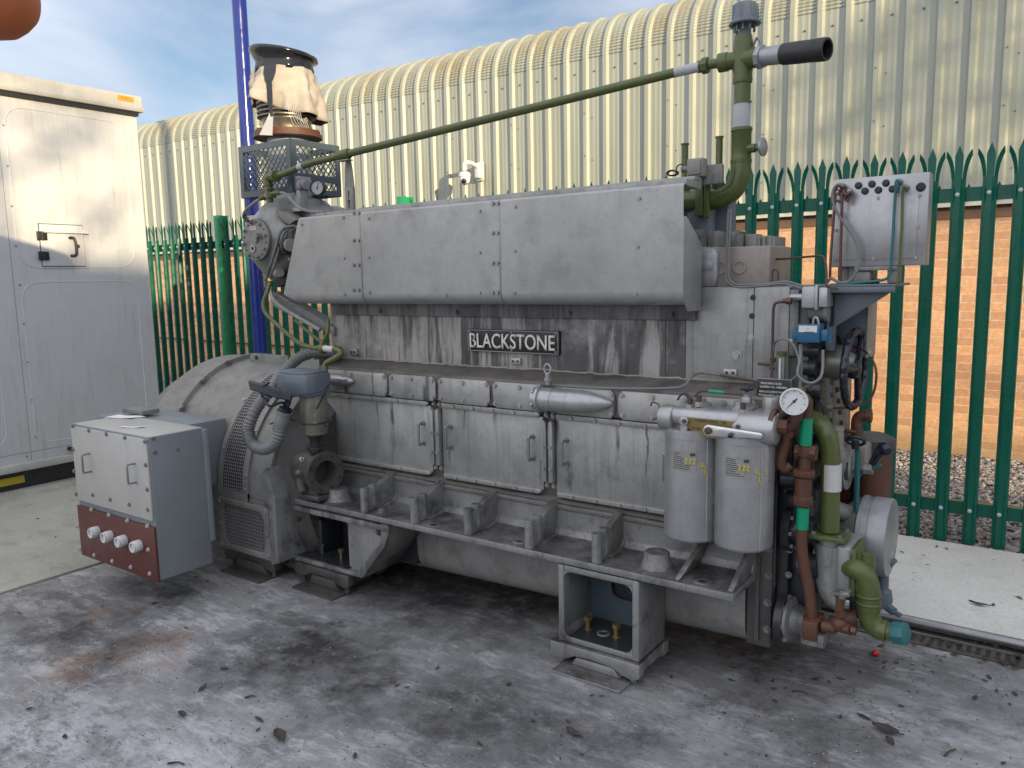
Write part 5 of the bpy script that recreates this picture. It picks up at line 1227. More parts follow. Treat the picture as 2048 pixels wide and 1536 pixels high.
hs = c_+tb_d*TL*.50; hl = TL*.5; m = MB(); m.lathe(hs, tb_d, [(0, .037), (0, .040), (hl*.3, .0415), (hl*.6, .041), (hl*.93, .043), (hl, .041), (hl, .033), (.03, .033)], 28); m.build('rubber_hose', M['blk'], gv, 60)
# breather cap
zt_ = v(1488, 62).z; bx_ = vx+.005; m = MB()
m.lathe((bx_, VY, zt_-.03), 'z', [(0, .026), (.03, .026), (.03, .022), (.045, .022), (.055, .034), (.066, .034)], 20)
for k in range(9): an = R(k*40); m.box((bx_+.04*math.cos(an)-.004, VY+.04*math.sin(an)-.004, zt_-.004), (bx_+.04*math.cos(an)+.004, VY+.04*math.sin(an)+.004, zt_+.04))
m.lathe((bx_, VY, zt_+.022), 'z', [(0, .048), (0, .062), (.005, .064), (.010, .059), (.022, .053), (.07, .048), (.082, .042), (.089, .025), (.089, 0)], 28)
for k in range(7): an = R(k*51.4+15); m.cyl((bx_+.049*math.cos(an), VY+.049*math.sin(an), zt_+.035), (bx_+.046*math.cos(an), VY+.046*math.sin(an), zt_+.098), .007, n=8)
m.build('breather_cap', M['gearb'], G)
# side stub valve
q = v(1500, 298); m = MB(); m.cyl((vx+.03, VY-.01, q.z), (vx+.065, VY-.014, q.z), .018, n=8); m.cyl((vx+.065, VY-.014, q.z), (vx+.09, VY-.018, q.z), .013, n=12); m.build('stub', M['olive'], gv)
m = MB(); m.lathe((vx+.085, VY-.018, q.z), (1, -.1, 0), [(0, 0), (0, .028), (.006, .036), (.014, .038), (.018, .032), (.018, 0)], 24); m.build('round_cap', M['lgrey'], gv)
m = MB(); q = v(1516, 92); m.tube([q+Vector((-.02, 0, 0)), q+Vector((0, -.01, .03)), q+Vector((.015, -.01, .0)), q+Vector((-.005, -.01, -.02))], .005, n=6); m.build('ring', M['steel'], gv)
# clamp flange on horizontal pipe, nipples and switch box
m = MB(); q = v(1408, 398); m.box((q.x-.018, VY-.060, zc_-.07), (q.x+.018, VY+.05, zc_+.065), .006); m.box((q.x+.018, VY-.055, zc_-.08), (q.x+.042, VY-.03, zc_+.075), .006); m.build('clamp_flange', M['olive'], G)
for (xa, ya, yb, xb) in ((1369, 290, 395, 1369), (1437, 276, 395, 1437)):
    q0, q1 = v(xa, ya), v(xb, yb); m = MB(); m.cyl((q1.x, VY, zc_), (q1.x, VY, q0.z), .0145, n=14); m.cyl((q1.x, VY, q0.z), (q1.x, VY, q0.z+.006), .018, n=14); m.cyl((q1.x, VY, zc_+.03), (q1.x, VY, zc_+.065), .024, n=8); m.build('nipple_pipe', M['olive'], G)
YS = 3.14
q0, q1 = p(1373, 318, YS), p(1406, 352, YS); m = MB(); m.box((q0.x, YS, q1.z), (q1.x, YS+.05, q0.z), .006); m.box((q0.x+.008, YS-.008, q1.z+.008), (q1.x-.008, YS, q0.z-.008), .006); m.box((q0.x+.02, YS+.052, q1.z-.03), (q1.x+.06, YS+.08, q1.z+.05), .006)
m.cyl(((q0.x+q1.x)/2, YS+.03, q1.z-.05), ((q0.x+q1.x)/2, YS+.03, q1.z), .018); m.cyl((q0.x, YS+.025, (q0.z+q1.z)/2), (q0.x-.03, YS+.025, (q0.z+q1.z)/2), .013); m.build('switch_box', M['altern'], G)
c_ = p(1344, 345, YS); m = MB(); pts = [p(1366, 328, YS+.02), p(1355, 332, YS)]
for k in range(24): an = k*.62; pts.append(c_ + Vector((.022*math.cos(an), -.01+.0012*k, .010*math.sin(an)-.002)))
m.tube(pts, .0032, n=6); m.build('coiled_wire', M['blk'], G)
# cylinder heads visible beyond the cover end
m = MB()
a0, a1_ = p(1399, 495, 3.12), p(1437, 570, 3.12)
m.prism([(a0.x-.1, 1.584), (a1_.x-.01, 1.584), (a1_.x, 1.63), (a1_.x, 1.72), (a1_.x-.02, 1.748), (a0.x-.1, 1.752)], 'y', 3.11, 3.36, .018); m.box((a0.x-.1, 3.106, 1.655), (a1_.x-.02, 3.3, 1.69), .003); m.build('rocker_cover', M['alu'], G)
b0, b1 = p(1437, 500, 3.14), p(1497, 567, 3.14)
m = MB(); m.box((a1_.x-.02, 3.135, 1.584), (-.975, 3.42, 1.745), .008); hdb = m.build('cylinder_head', M['tan'], G)
m = MB()
for x in (1436, 1475): q = p(x, 533, 3.135); m.pipe((q.x+.01, 3.136, 1.665), (q.x+.01, 3.129, 1.665), .028, .020)
m.build('core_plug', M['tan'], hdb)
m = MB()
for (x, y, w_, h_) in ((1385, 482, .05, .10), (1432, 490, .03, .08), (1460, 484, .05, .07)): q = p(x, y, 3.28); m.box((q.x-w_, 3.25, 1.74), (q.x+w_, 3.35, 1.78+h_*.5), .01)
for x in (1395, 1405, 1478): q = p(x, 490, 3.24); m.cyl((q.x, 3.24, 1.72), (q.x, 3.24, 1.80), .018, n=8)
m.build('head_studs', M['grimy'], hdb)
m = MB(); q0, q1 = p(1362, 420, 3.35), p(1452, 480, 3.35); m.box((q0.x-.1, 3.38, 1.70), (q1.x, 3.48, 1.975), .01); m.cyl((q0.x+.10, 3.34, 1.7), (q0.x+.10, 3.34, 1.97), .06); m.build('inlet_manifold', M['gearb'], hdb)
q0, q1 = p(1493, 473, 3.30), p(1533, 555, 3.30)
m = MB(); m.box((q0.x, 3.28, 1.585), (q0.x+.05, 3.36, 1.80), .005)
for k in range(3): m.box((q0.x+.05+k*.022, 3.285, 1.59), (q0.x+.062+k*.022, 3.34, 1.79), .003)
m.box((q0.x+.048, 3.30, 1.588), (q0.x+.118, 3.45, 1.787), .003); m.build('finned_housing', M['altern'], G)
q = p(1498, 560, 3.22); m = MB(); m.lathe((q.x, 3.24, 1.583), 'z', [(0, .12), (.010, .12), (.012, .105), (.022, .10), (.028, .08), (.028, 0)], 32); m.build('round_cover', M['altern'], G)
m = MB()
m.tube([p(1462, 418, 3.12), p(1459, 480, 3.10), p(1457, 545, 3.09), p(1461, 562, 3.085), p(1480, 570, 3.08), p(1530, 568, 3.08), p(1570, 563, 3.08), p(1605, 572, 3.08)], .0042, n=7)
m.tube([p(1457, 418, 3.12), p(1454, 480, 3.10), p(1452, 545, 3.09), p(1456, 565, 3.083), p(1480, 574, 3.078), p(1530, 571, 3.078), p(1568, 567, 3.078), p(1603, 577, 3.078)], .0042, n=7)
m.build('conduit_cable', M['conduit'], G)
m = MB(); m.tube([p(1507, 517, 3.26), p(1560, 518, 3.2), p(1620, 513, 3.12), p(1645, 513, 3.08), p(1652, 530, 3.06), p(1653, 560, 3.05)], .0045, n=7); m.tube([p(1545, 570, 3.1), p(1545, 545, 3.1), p(1550, 539, 3.1), p(1556, 545, 3.1), p(1556, 570, 3.1)], .004, n=7)
m.tube([p(1653, 560, 3.05), p(1655, 572, 3.03), p(1675, 578, 3.0)], .0045, n=7); m.build('thin_dark_pipe', M['copper'], G)
m = MB(); m.cyl(p(1503, 517, 3.27), p(1520, 517, 3.25), .012, n=8); m.build('pipe_union', M['teal'], G)
# ================================================================== right end of the engine
# timing case and end plates
m = MB(); m.box((XE, 3.10, .20), (XE+.07, 3.62, 1.585), .006); m.box((XE+.07, 3.2, .9), (XE+.13, 3.58, 1.48), .01); case = m.build('timing_case', M['grimy'], G)
m = MB()
for k in range(12):
    z = .95+.05*k; m.box((XE+.128, 3.21, z), (XE+.14, 3.23, z+.018), .002); m.box((XE+.07, 3.12, z), (XE+.082, 3.14, z+.018), .002)
for k in range(10): m.bolt((XE+.07, 3.115, .3+.07*k), PX_, .010, .012); m.bolt((XE+.13, 3.45-.03*k, .92+.05*k), PX_, .010, .012)
m.build('case_bolts', M['foot'], case)
m = MB(); m.box((XE+.001, 3.076, 1.32), (XE+.035, 3.11, 1.575), .006); m.build('edge_plate', M['grimy'], G)
# dark lower casting with flanges
m = MB(); m.box((XE, 2.99, .19), (XE+.05, 3.55, .92), .02); m.box((XE+.03, 3.02, .25), (XE+.12, 3.4, .80), .03)
m.lathe((XE+.03, 3.02, .66), 'x', [(0, 0), (0, .09), (.03, .092), (.032, .06), (.11, .055), (.11, 0)], 24); m.lathe((XE+.02, 3.0, .30), 'x', [(0, 0), (0, .10), (.03, .10), (.032, .07), (.08, .045), (.12, .04), (.12, 0)], 24)
m.lathe((XE+.06, 3.10, .46), 'x', [(0, 0), (0, .07), (.10, .065), (.10, 0)], 20)
low = m.build('pump_casting', M['black'], G)
m = MB()
for k in range(8):
    an = R(k*45); m.bolt((XE+.058, 3.02+.078*math.cos(an), .66+.078*math.sin(an)), PX_, .008, .012); m.bolt((XE+.05, 3.0+.086*math.cos(an), .30+.086*math.sin(an)), PX_, .009, .014)
for k in range(6): m.bolt((XE+.05, 2.992, .28+.1*k), NY, .009, .012)
m.build('bolts', M['altern'], low)
m = MB(); m.lathe((XE+.06, 2.99, .31), (1, -.1, 0), [(0, .085), (.012, .085), (.02, .06), (.06, .05), (.12, .045)], 20); m.build('worn_flange', M['grimy'], low)
# ---- oil filter assembly
FYc = 2.83
zt_, zb_ = p(1385, 868, 2.80).z, p(1385, 1078, FYc-.10).z
fcx = []
for (x, yb, lab) in ((1385, 1085, 0), (1488, 1108, 1)):
    cx_ = (p(x-48, 1000, FYc).x + p(x+49, 1000, FYc).x)/2
    fcx.append(cx_); rr_ = .1075
    m = MB(); zb0, zt0 = .628, 1.045
    m.lathe((cx_, FYc, zb0), 'z', [(0, 0), (0, rr_*.93), (.006, rr_*.985), (.014, rr_), (.40, rr_), (.40, rr_*1.03), (.425, rr_*1.03), (.425, 0)], 56); can = m.build('filter_canister', M['lgrey'], G, 40)
    m = MB(); m.cyl((cx_+.085, FYc-.066, zb0+.01), (cx_+.085, FYc-.066, zb0+.40), .004, n=6); m.build('weld_seam', M['lgrey'], can)
    # wrapped label
    def wrapped(m, a0, a1, z0, z1, r_, n=8):
        for k in range(n):
            b0, b1 = a0+(a1-a0)*k/n, a0+(a1-a0)*(k+1)/n
            f_ = lambda b, rr, z: Vector((cx_+rr*math.sin(R(b)), FYc-rr*math.cos(R(b)), z))
            m.hull([f_(b0, r_, z0), f_(b1, r_, z0), f_(b1, r_, z1), f_(b0, r_, z1)], [f_(b0, r_+.0012, z0), f_(b1, r_+.0012, z0), f_(b1, r_+.0012, z1), f_(b0, r_+.0012, z1)])
    m = MB(); wrapped(m, -20, 31, .905, .985, rr_+.0002); lb = m.build('label', M['grey'], can)
    m = MB(); rl = random.Random(4+lab)
    for k in range(9):
        z = .975-.0075*k; wrapped(m, -18, -18+rl.uniform(12, 24) if k < 3 else -18+rl.uniform(20, 38), z, z+.0022, rr_+.0012, 4)
    wrapped(m, 17, 27, .967, .978, rr_+.0014, 3); m.build('print_lines', M['ink'], lb)
    # yellow painted marks
    m = MB()
    def ymark(b, z, pts, w_=.0022):
        m.tube([Vector((cx_+(rr_+.0022)*math.sin(R(b+q[0])), FYc-(rr_+.0022)*math.cos(R(b+q[0])), z+q[1])) for q in pts], w_, n=5, res=3)
    for k in range(3):
        b = 8+k*8; ymark(b, .945, [(0, .008), (2, .010), (3.5, .006), (1.5, 0), (0, -.006), (2, -.008), (4, -.006)])
    ymark(38, .930, [(0, .006), (2, .01), (4, .006), (3, 0), (1, -.004)]); ymark(44, .922, [(0, .012), (1, .0), (3, .004), (5, -.004)]); ymark(47, .905, [(0, .01), (0, -.01), (3, -.008)])
    if lab: ymark(56, .925, [(0, .006), (4, .006)]); ymark(61, .915, [(0, .006), (4, .0)])
    m.build('yellow_marks', M['yellow'], can)
# head casting
hx0, hx1 = p(1318, 830, 2.76).x, p(1545, 860, 2.76).x
m = MB()
m.cyl((hx0, 2.79, 1.105), (hx1, 2.79, 1.105), .036, n=24, bev=.006); m.cyl((hx0-.004, 2.79, 1.095), (hx0+.055, 2.79, 1.095), .050, n=24, bev=.01); m.cyl((hx1-.13, 2.79, 1.085), (hx1+.01, 2.79, 1.085), .058, n=24, bev=.012)
m.box((hx0+.03, 2.78, 1.035), (hx1-.01, 2.92, 1.13), .012)
m.box((hx0+.09, 2.765, 1.04), (hx0+.27, 2.79, 1.09), .008)
for x_ in fcx: m.cyl((x_, FYc, 1.02), (x_, FYc, 1.06), .105, n=40)
fh_ = m.build('filter_head', M['lgrey'], G)
m = MB()
for x_ in (fcx[0]+.015, fcx[1]-.02): m.lathe((x_, FYc+.02, 1.12), 'z', [(0, .055), (.015, .055), (.018, .048), (.03, .048), (.032, 0)], 24); m.cyl((x_, FYc+.02, 1.15), (x_, FYc+.02, 1.168), .032, n=6)
m.cyl((hx1-.03, FYc+.01, 1.12), (hx1-.03, FYc+.01, 1.195), .032, n=24, bev=.003); m.box((hx1-.09, FYc-.04, 1.12), (hx1+.01, FYc+.07, 1.142), .005); m.build('caps', M['lgrey'], fh_)
for (x, y) in ((1380, 802), (1398, 797), (1486, 812)):
    q = p(x, y, 2.80); m = MB(); m.cyl((q.x, 2.80, q.z-.03), (q.x, 2.80, q.z-.012), .017, n=6); m.build('nut', M['lgrey'], fh_)
    m = MB(); m.cyl((q.x, 2.80, q.z-.012), (q.x, 2.80, q.z+.012), .010, n=12); m.build('stud', M['copper'], fh_)
# brass plate, lever
PYb = 2.745
cc = [(1371, 835), (1478, 845), (1481, 858), (1460, 868), (1438, 877), (1415, 876), (1375, 856), (1371, 848)]
m = MB(); A = [p(x, y, PYb) for x, y in cc]; m.hull(A, [q+Vector((0, .005, 0)) for q in A], .0); bp2 = m.build('brass_plate', M['brass'], fh_)
def htext(s, x, y, w_, h_, Y_, mat, par, **k):
    q = p(x, y, Y_); return text(s, w_, h_, (q.x, Y_-.0005, q.z), mat, par, deg=.0008, **k)
htext('LUBRICATING  OIL', 1422, 843, .118, .0105, PYb, M['ink'], fh_)
htext('IN USE', 1393, 857, .036, .010, PYb, M['ink'], fh_)
m = MB()
for (x, y) in ((1369, 842), (1476, 853)): q = p(x, y, PYb); m.lathe((q.x, PYb+.02, q.z), NY, [(0, .018), (.03, .018), (.032, .012), (.032, 0)], 18)
q = p(1369, 855, PYb); m.cyl((q.x, PYb+.02, q.z), (q.x, PYb-.008, q.z), .014); m.build('plate_bosses', M['lgrey'], fh_)
m = MB()
for (x, y) in ((1369, 842), (1476, 853)): q = p(x, y, PYb-.012); m.bolt(q, NY, .008, .006, False)
m.build('plate_screws', M['copper'], fh_)
m = MB(); LY = 2.715; A = []
c0 = p(1417, 861, LY); c1 = p(1519, 872, LY)
for k in range(0, 181, 20): an = R(95+k); A.append(Vector((c0.x+.021*math.cos(an), LY, c0.z+.021*math.sin(an))))
for k in range(0, 181, 30): an = R(-95+k); A.append(Vector((c1.x+.0105*math.cos(an), LY, c1.z+.0105*math.sin(an))))
m.hull(A, [q+Vector((0, .009, 0)) for q in A], .002); lev = m.build('change_over_lever', M['chrome'], G)
m = MB(); m.cyl((c0.x, LY+.03, c0.z), (c0.x, LY-.010, c0.z), .0135, n=20, bev=.002); m.build('pivot', M['copper'], lev)
m = MB(); q = p(1463, 870, LY); m.ball((q.x, LY-.012, q.z), .010, 14); m.build('knob', M['wheel'], lev)
# instruction plate
IY = 2.97
q0, q1 = p(1514, 757, IY), p(1580, 806, IY)
m = MB(); m.box((q0.x, IY, q1.z-.005), (q1.x, IY+.004, q0.z), .001); ip = m.build('instruction_plate', M['signblk'], G)
m = MB(); m.box((q0.x-.002, IY+.004, q1.z-.007), (q1.x+.002, IY+.007, q0.z+.002), .001); m.box((q0.x+.03, IY+.007, q1.z-.05), (q0.x+.05, IY+.012, q0.z)); m.build('backing', M['steel'], ip)
W_ = q1.x-q0.x; zc_ = q0.z
for i, (s_, w_, off_) in enumerate((('REPLACEMENT FILTER', .62, .12), ('ELEMENT No 1780/0893', .80, .10), ('REPLACE ELEMENT WHEN-', .80, .08), ('PRESSURE DROP = 30 LB/SQ IN', .86, .06), ('TEMP:      OR', .5, .30), ('YEAR', .18, .30), ('1000 HOURS', .44, .30), ('WHICHEVER IS SOONEST', .84, .10))):
    z = zc_ - .016 - i*.0135 - (.005 if i > 1 else 0); text(s_, W_*w_, .0072, (q0.x+W_*(off_+w_/2) if off_ < .2 else q0.x+W_*(off_+w_/2), IY-.0003, z), M['ltxt'], ip, deg=.0006, name='line_of_text')
# tap with black wheel, small pipe with green band
q = p(1494, 800, 2.88); m = MB(); m.cyl((q.x, 2.88, q.z-.03), (q.x, 2.88, q.z+.02), .012, n=6); m.box((q.x-.015, 2.865, q.z-.015), (q.x+.015, 2.895, q.z+.012), .003); m.build('needle_valve', M['alu'], G)
m = MB(); q = p(1494, 778, 2.88); m.lathe((q.x, 2.88, q.z-.012), 'z', [(0, .006), (.006, .008), (.008, .024), (.014, .026), (.016, .022), (.016, .01), (.022, .008), (.022, 0)], 12); m.build('valve_wheel', M['wheel'], G)
m = MB(); m.tube([p(1391, 805, 2.86), p(1391, 793, 2.86), p(1398, 784, 2.86), p(1410, 781, 2.86), p(1440, 784, 2.87), p(1484, 789, 2.88)], .0055, n=8); sp_ = m.build('small_brown_pipe', M['copper'], G)
m = MB(); m.cyl(p(1417, 782, 2.862), p(1448, 785, 2.871), .0066, n=10); m.build('green_band', M['gband'], sp_)
m = MB(); m.tube([p(1302, 812, 2.88), p(1304, 805, 2.87), p(1312, 806, 2.87), p(1318, 812, 2.87), p(1314, 835, 2.86), p(1305, 838, 2.87)], .003, n=6); m.build('red_wire', M['redbrown'], G)
m = MB(); m.tube([p(1355, 800, 2.88), p(1362, 790, 2.88), p(1370, 787, 2.88), p(1376, 792, 2.88), p(1378, 802, 2.86)], .004, n=6); m.build('short_hose', M['blk'], G)
# cable along the shelf with its eyebolt, horizontal filter body
m = MB(); m.tube([p(1098, 763, 2.93), p(1103, 768, 2.94), p(1120, 771, 2.94), p(1200, 776, 2.94), p(1300, 777, 2.94), p(1355, 775, 2.93), p(1372, 768, 2.95), p(1385, 752, 2.98), p(1405, 746, 3.05), p(1440, 749, 3.06), p(1480, 756, 3.06), p(1520, 762, 3.03)], .0052, n=8); m.build('armoured_cable', M['conduit'], G)
m = MB(); m.tube([p(1440, 750, 3.055), p(1480, 757, 3.055), p(1515, 764, 3.02)], .005, n=8); m.build('copper_cable', M['copper'], G)
q = p(1095, 738, 2.92); m = MB(); m.tube([q+Vector((.017*math.cos(k*.785), 0, .022*math.sin(k*.785))) for k in range(8)], .005, n=8, closed=True); m.cyl(q+Vector((0, 0, -.022)), q+Vector((0, 0, -.07)), .011, n=8); m.cyl(q+Vector((0, 0, -.04)), q+Vector((0, 0, -.052)), .017, n=6); m.build('eye_bolt', M['alu'], G)
q = p(1068, 800, 2.91)
m = MB()
xr0 = p(1066, 800, 2.90).x; xr1 = p(1210, 806, 2.93).x; zc_ = 1.103
m.lathe((xr0, 2.905, zc_), 'x', [(0, 0), (0, .035), (.012, .052), (.03, .054), (.035, .062), (.048, .062), (.05, .052), (.19, .052)], 32)
L_ = xr1-xr0
A = []
m.lathe((xr0+.18, 2.905, zc_), (1, .12, 0), [(0, .052), (.06, .05), (.11, .044), (.16, .032), (.20, .014), (.21, 0)], 28)
m.build('cast_filter_body', M['lgrey'], G, 45)
m = MB()
for k in range(6): an = R(k*60+20); m.bolt((xr0+.03, 2.905+.058*math.cos(an), zc_+.058*math.sin(an)), (-1, 0, 0), .006, .012)
m.cyl((xr0+.10, 2.905, zc_), (xr0+.112, 2.905, zc_), .0545, n=32); m.build('clamp_screws', M['lgrey'], G)
# pressure gauge and brown pipe run
gq = p(1588, 803, 2.80)
gauge('pressure_gauge', gq, (.12, -1, .08), .048, M['white'], M['chrome'], 2.35+1.6, ticks=9)
m = MB(); m.tube([gq+Vector((0, .04, 0)), gq+Vector((.015, .06, .01)), p(1606, 800, 2.87)], .010, n=8); m.build('gauge_pipe', M['copper'], G)
m = MB(); m.tube([p(1545, 853, 2.82), p(1565, 854, 2.83), p(1582, 848, 2.84), p(1594, 830, 2.84), p(1597, 815, 2.85)], .0215, n=14); m.lathe(p(1548, 852, 2.80), (1, 0, 0), [(-.006, 0), (-.006, .062), (.01, .062), (.012, .028), (.05, .026)], 10)
m.tube([p(1574, 866, 2.86), p(1570, 890, 2.86), p(1562, 925, 2.86), p(1570, 937, 2.87), p(1580, 930, 2.88)], .019, n=12); m.cyl(p(1572, 872, 2.86), p(1573, 860, 2.86), .027, n=10); bpipe = m.build('brown_inlet_pipe', M['rust'], G)
BY = 2.88
m = MB(); m.tube([p(1600, 792, BY), p(1612, 800, BY), p(1613, 820, BY), p(1612, 890, BY), p(1607, 960, BY), p(1604, 1040, BY), p(1603, 1090, BY), p(1608, 1130, BY), p(1618, 1180, BY), p(1625, 1235, BY)], .0205, n=14, res=5); rp = m.build('brown_riser_pipe', M['rust'], G)
for (a_, b_) in (((1613, 836), (1611, 890)), ((1606, 1014), (1604, 1057))): m = MB(); m.cyl(p(*a_, BY), p(*b_, BY), .0225, n=16); m.build('green_band', M['gband'], rp)
m = MB(); m.cyl(p(1611, 892, BY), p(1610, 912, BY), .032, n=8, bev=.003); m.cyl(p(1595, 903, BY), p(1626, 905, BY), .020, n=8); m.cyl(p(1592, 902, BY), p(1599, 903, BY), .030, n=6); m.cyl(p(1622, 905, BY), p(1633, 906, BY), .030, n=6)
m.cyl(p(1608, 938, BY), p(1607, 952, BY), .040, n=8, bev=.004); m.cyl(p(1606, 990, BY), p(1605, 1010, BY), .036, n=8, bev=.004); m.cyl(p(1607, 955, BY), p(1606, 990, BY), .030, n=14); m.build('pipe_unions', M['rust'], rp)
m = MB(); m.cyl(p(1625, 1232, BY), p(1626, 1240, BY), .034, n=16); m.box(p(1603, 1240, BY-.04), p(1650, 1262, BY+.08), .008); m.cyl(p(1645, 1252, BY), p(1672, 1256, BY), .022, n=12); m.ball(p(1678, 1248, BY), .028, 14); m.cyl(p(1684, 1256, BY), p(1702, 1260, BY-.01), .020, n=8); m.cyl(p(1702, 1260, BY-.01), p(1712, 1262, BY-.01), .016, n=6)
m.cyl(p(1680, 1195, BY), p(1678, 1240, BY), .014, n=10); m.cyl(p(1681, 1222, BY), p(1681, 1232, BY), .021, n=6); m.cyl(p(1680, 1240, BY+.1), p(1712, 1238, BY+.12), .036, n=12); m.build('brown_drain_fittings', M['rust'], G)
m = MB(); m.box(p(1601, 1262, BY-.03), p(1665, 1272, BY+.1), .006); m.cyl(p(1682, 1197, BY), p(1682, 1180, BY), .012, n=8); m.cyl(p(1668, 1187, BY), p(1698, 1188, BY), .012, n=8); m.build('drain_cock', M['grimy'], G)
# olive riser down to the pump
OY = 2.98
m = MB(); m.tube([p(1618, 838, OY+.05), p(1635, 843, OY+.03), p(1650, 862, OY), p(1659, 890, OY), p(1661, 930, OY), p(1660, 1000, OY), p(1659, 1062, OY)], .0345, n=20, res=6); op = m.build('olive_riser_pipe', M['olive'], G)
m = MB(); m.cyl(p(1663, 927, OY), p(1662, 980, OY), .0358, n=24); m.build('white_band', M['wband'], op)
m = MB(); q = p(1659, 1068, OY); m.box((q.x-.065, OY-.06, q.z-.012), (q.x+.065, OY+.06, q.z+.006), .004); m.build('square_flange', M['olive'], op)
m = MB()
for s1_ in (-1, 1):
    for s2_ in (-1, 1): m.bolt((q.x+s1_*.048, OY+s2_*.045, q.z+.006), (0, 0, 1), .009, .010)
m.build('flange_bolts', M['grimy'], op)
# pump
q2 = p(1660, 1150, OY)
m = MB(); m.cyl((q.x, OY, q.z-.012), (q.x-.002, OY, q2.z+.03), .036, n=24); m.tube([(q.x, OY, q2.z+.12), (q.x, OY, q2.z+.02), (q.x+.005, OY, q2.z-.05), (q.x+.03, OY, q2.z-.09), (q.x+.06, OY, q2.z-.10)], .045, n=20, rf=lambda t_: 1-.2*t_)
m.lathe((q.x-.06, OY+.07, q2.z+.03), 'x', [(0, 0), (0, .075), (.02, .085), (.10, .088), (.13, .08), (.135, 0)], 32); m.box((q.x+.03, OY-.03, q2.z-.06), (q.x+.085, OY+.16, q2.z+.13), .014); pump = m.build('water_pump', M['grey'], G, 45)
m = MB()
for (dy, dz) in ((-.02, .11), (-.02, -.04), (.14, .11), (.14, -.04)): m.bolt((q.x+.085, OY+dy, q2.z+dz), PX_, .008, .010)
m.bolt((q.x+.005, OY-.036, q2.z+.06), NY, .010, .012); m.build('pump_bolts', M['grey'], pump)
m = MB(); e1 = p(1700, 1133, OY)
m.box((q.x+.086, OY-.035, q2.z-.055), (q.x+.102, OY+.125, q2.z+.125), .005)
m.build('olive_flange', M['olive'], G)
EYo = 2.96
m = MB(); m.tube([p(1694, 1135, EYo+.03), p(1712, 1137, EYo), p(1730, 1152, EYo), p(1738, 1178, EYo), p(1738, 1215, EYo)], .038, n=22, res=6); m.cyl(p(1737, 1108, EYo+.02), p(1735, 1145, EYo+.02), .024, n=16)
m.tube([p(1738, 1210, EYo), p(1739, 1235, EYo), p(1752, 1255, EYo), p(1772, 1262, EYo)], .037, n=22, res=6)
m.cyl(p(1738, 1188, EYo), p(1738, 1193, EYo), .044, n=24, bev=.004); m.cyl(p(1738, 1203, EYo), p(1738, 1208, EYo), .044, n=24, bev=.004); m.cyl(p(1738, 1215, EYo), p(1738, 1218, EYo), .041, n=24)
m.cyl(p(1768, 1262, EYo), p(1772, 1263, EYo), .040, n=24); m.cyl(p(1772, 1262, EYo), p(1792, 1265, EYo-.01), .033, n=20); eo = m.build('olive_outlet_elbow', M['olive'], G, 45)
m = MB(); m.cyl(p(1788, 1265, EYo-.01), p(1813, 1268, EYo-.02), .041, n=8, bev=.004); m.build('teal_nut', M['teal'], eo)
# drum
DY = 3.32
dq = p(1745, 1070, DY); dx0, dx1 = p(1722, 1070, DY-.10).x, p(1788, 1070, DY-.1).x
m = MB(); m.lathe((dx0-.02, DY, dq.z), 'x', [(0, .12), (0, .150), (.006, .157), (.02, .157), (.022, .153), (.045, .153), (.047, .156), (dx1-dx0-.01, .156), (dx1-dx0-.004, .152), (dx1-dx0-.004, 0)], 64); drum = m.build('round_drum', M['alu'], G, 45)
m = MB(); m.lathe((dx0-.13, DY, dq.z), 'x', [(0, 0), (0, .075), (.03, .088), (.08, .135), (.112, .15), (.112, 0)], 48); m.build('drum_cone', M['altern'], drum)
m = MB(); qb = Vector((dx0+.0, DY-.17, dq.z-.09)); m.box(qb, qb+Vector((.025, -.012, .015)), .002); m.build('clip', M['rust'], drum)
m = MB(); m.tube([p(1655, 1010, 3.2), p(1680, 1022, 3.22), p(1710, 1030, 3.3)], .035, n=14); m.build('drum_pipe', M['altern'], G)
m = MB(); q = p(1765, 1185, 3.35); m.lathe((q.x, 3.35, q.z-.06), 'z', [(0, 0), (0, .03), (.03, .04), (.07, .035), (.08, .022), (.16, .022), (.2, .05), (.2, 0)], 16); m.cyl((q.x, 3.35, q.z-.04), (q.x+.05, 3.32, q.z-.06), .018, n=8); m.cyl((q.x+.05, 3.32, q.z-.06), (q.x+.075, 3.31, q.z-.065), .011, n=8); m.build('black_drain_valve', M['gearb'], G)
m = MB(); m.box(p(1700, 1140, 3.4), p(1740, 1200, 3.6), .01); m.box((-.78, 3.15, .35), (-.60, 3.5, .62), .03); m.build('rear_casting', M['black'], G)
# brown upright filters, valve and lever behind
m = MB(); q = p(1742, 960, 3.50); 
m.lathe((q.x, 3.50, q.z-.16), 'z', [(0, 0), (0, .07), (.01, .078), (.34, .078), (.34, 0)], 28); q3 = p(1700, 965, 3.55); m.lathe((q3.x, 3.55, q3.z-.16), 'z', [(0, 0), (0, .07), (.01, .078), (.30, .078), (.30, 0)], 28); bf = m.build('fuel_filter_bowl', M['rust'], G)
m = MB(); m.lathe((q.x, 3.50, q.z+.13), 'z', [(0, .086), (.05, .088), (.055, .08), (.07, .05), (.07, 0)], 28); m.box((q3.x-.03, 3.44, q3.z+.14), (q.x+.03, 3.58, q3.z+.22), .01); m.build('filter_cap', M['foot'], bf)
m = MB(); k0 = p(1772, 897, 3.2); m.ball(k0, .028, 16); m.tube([k0, p(1757, 915, 3.2), p(1742, 935, 3.2)], .011, n=8, rf=lambda t_: .8+.5*t_); m.tube([p(1763, 885, 3.2), p(1752, 903, 3.2), p(1740, 926, 3.2)], .006, n=8); m.build('black_lever', M['wheel'], G)
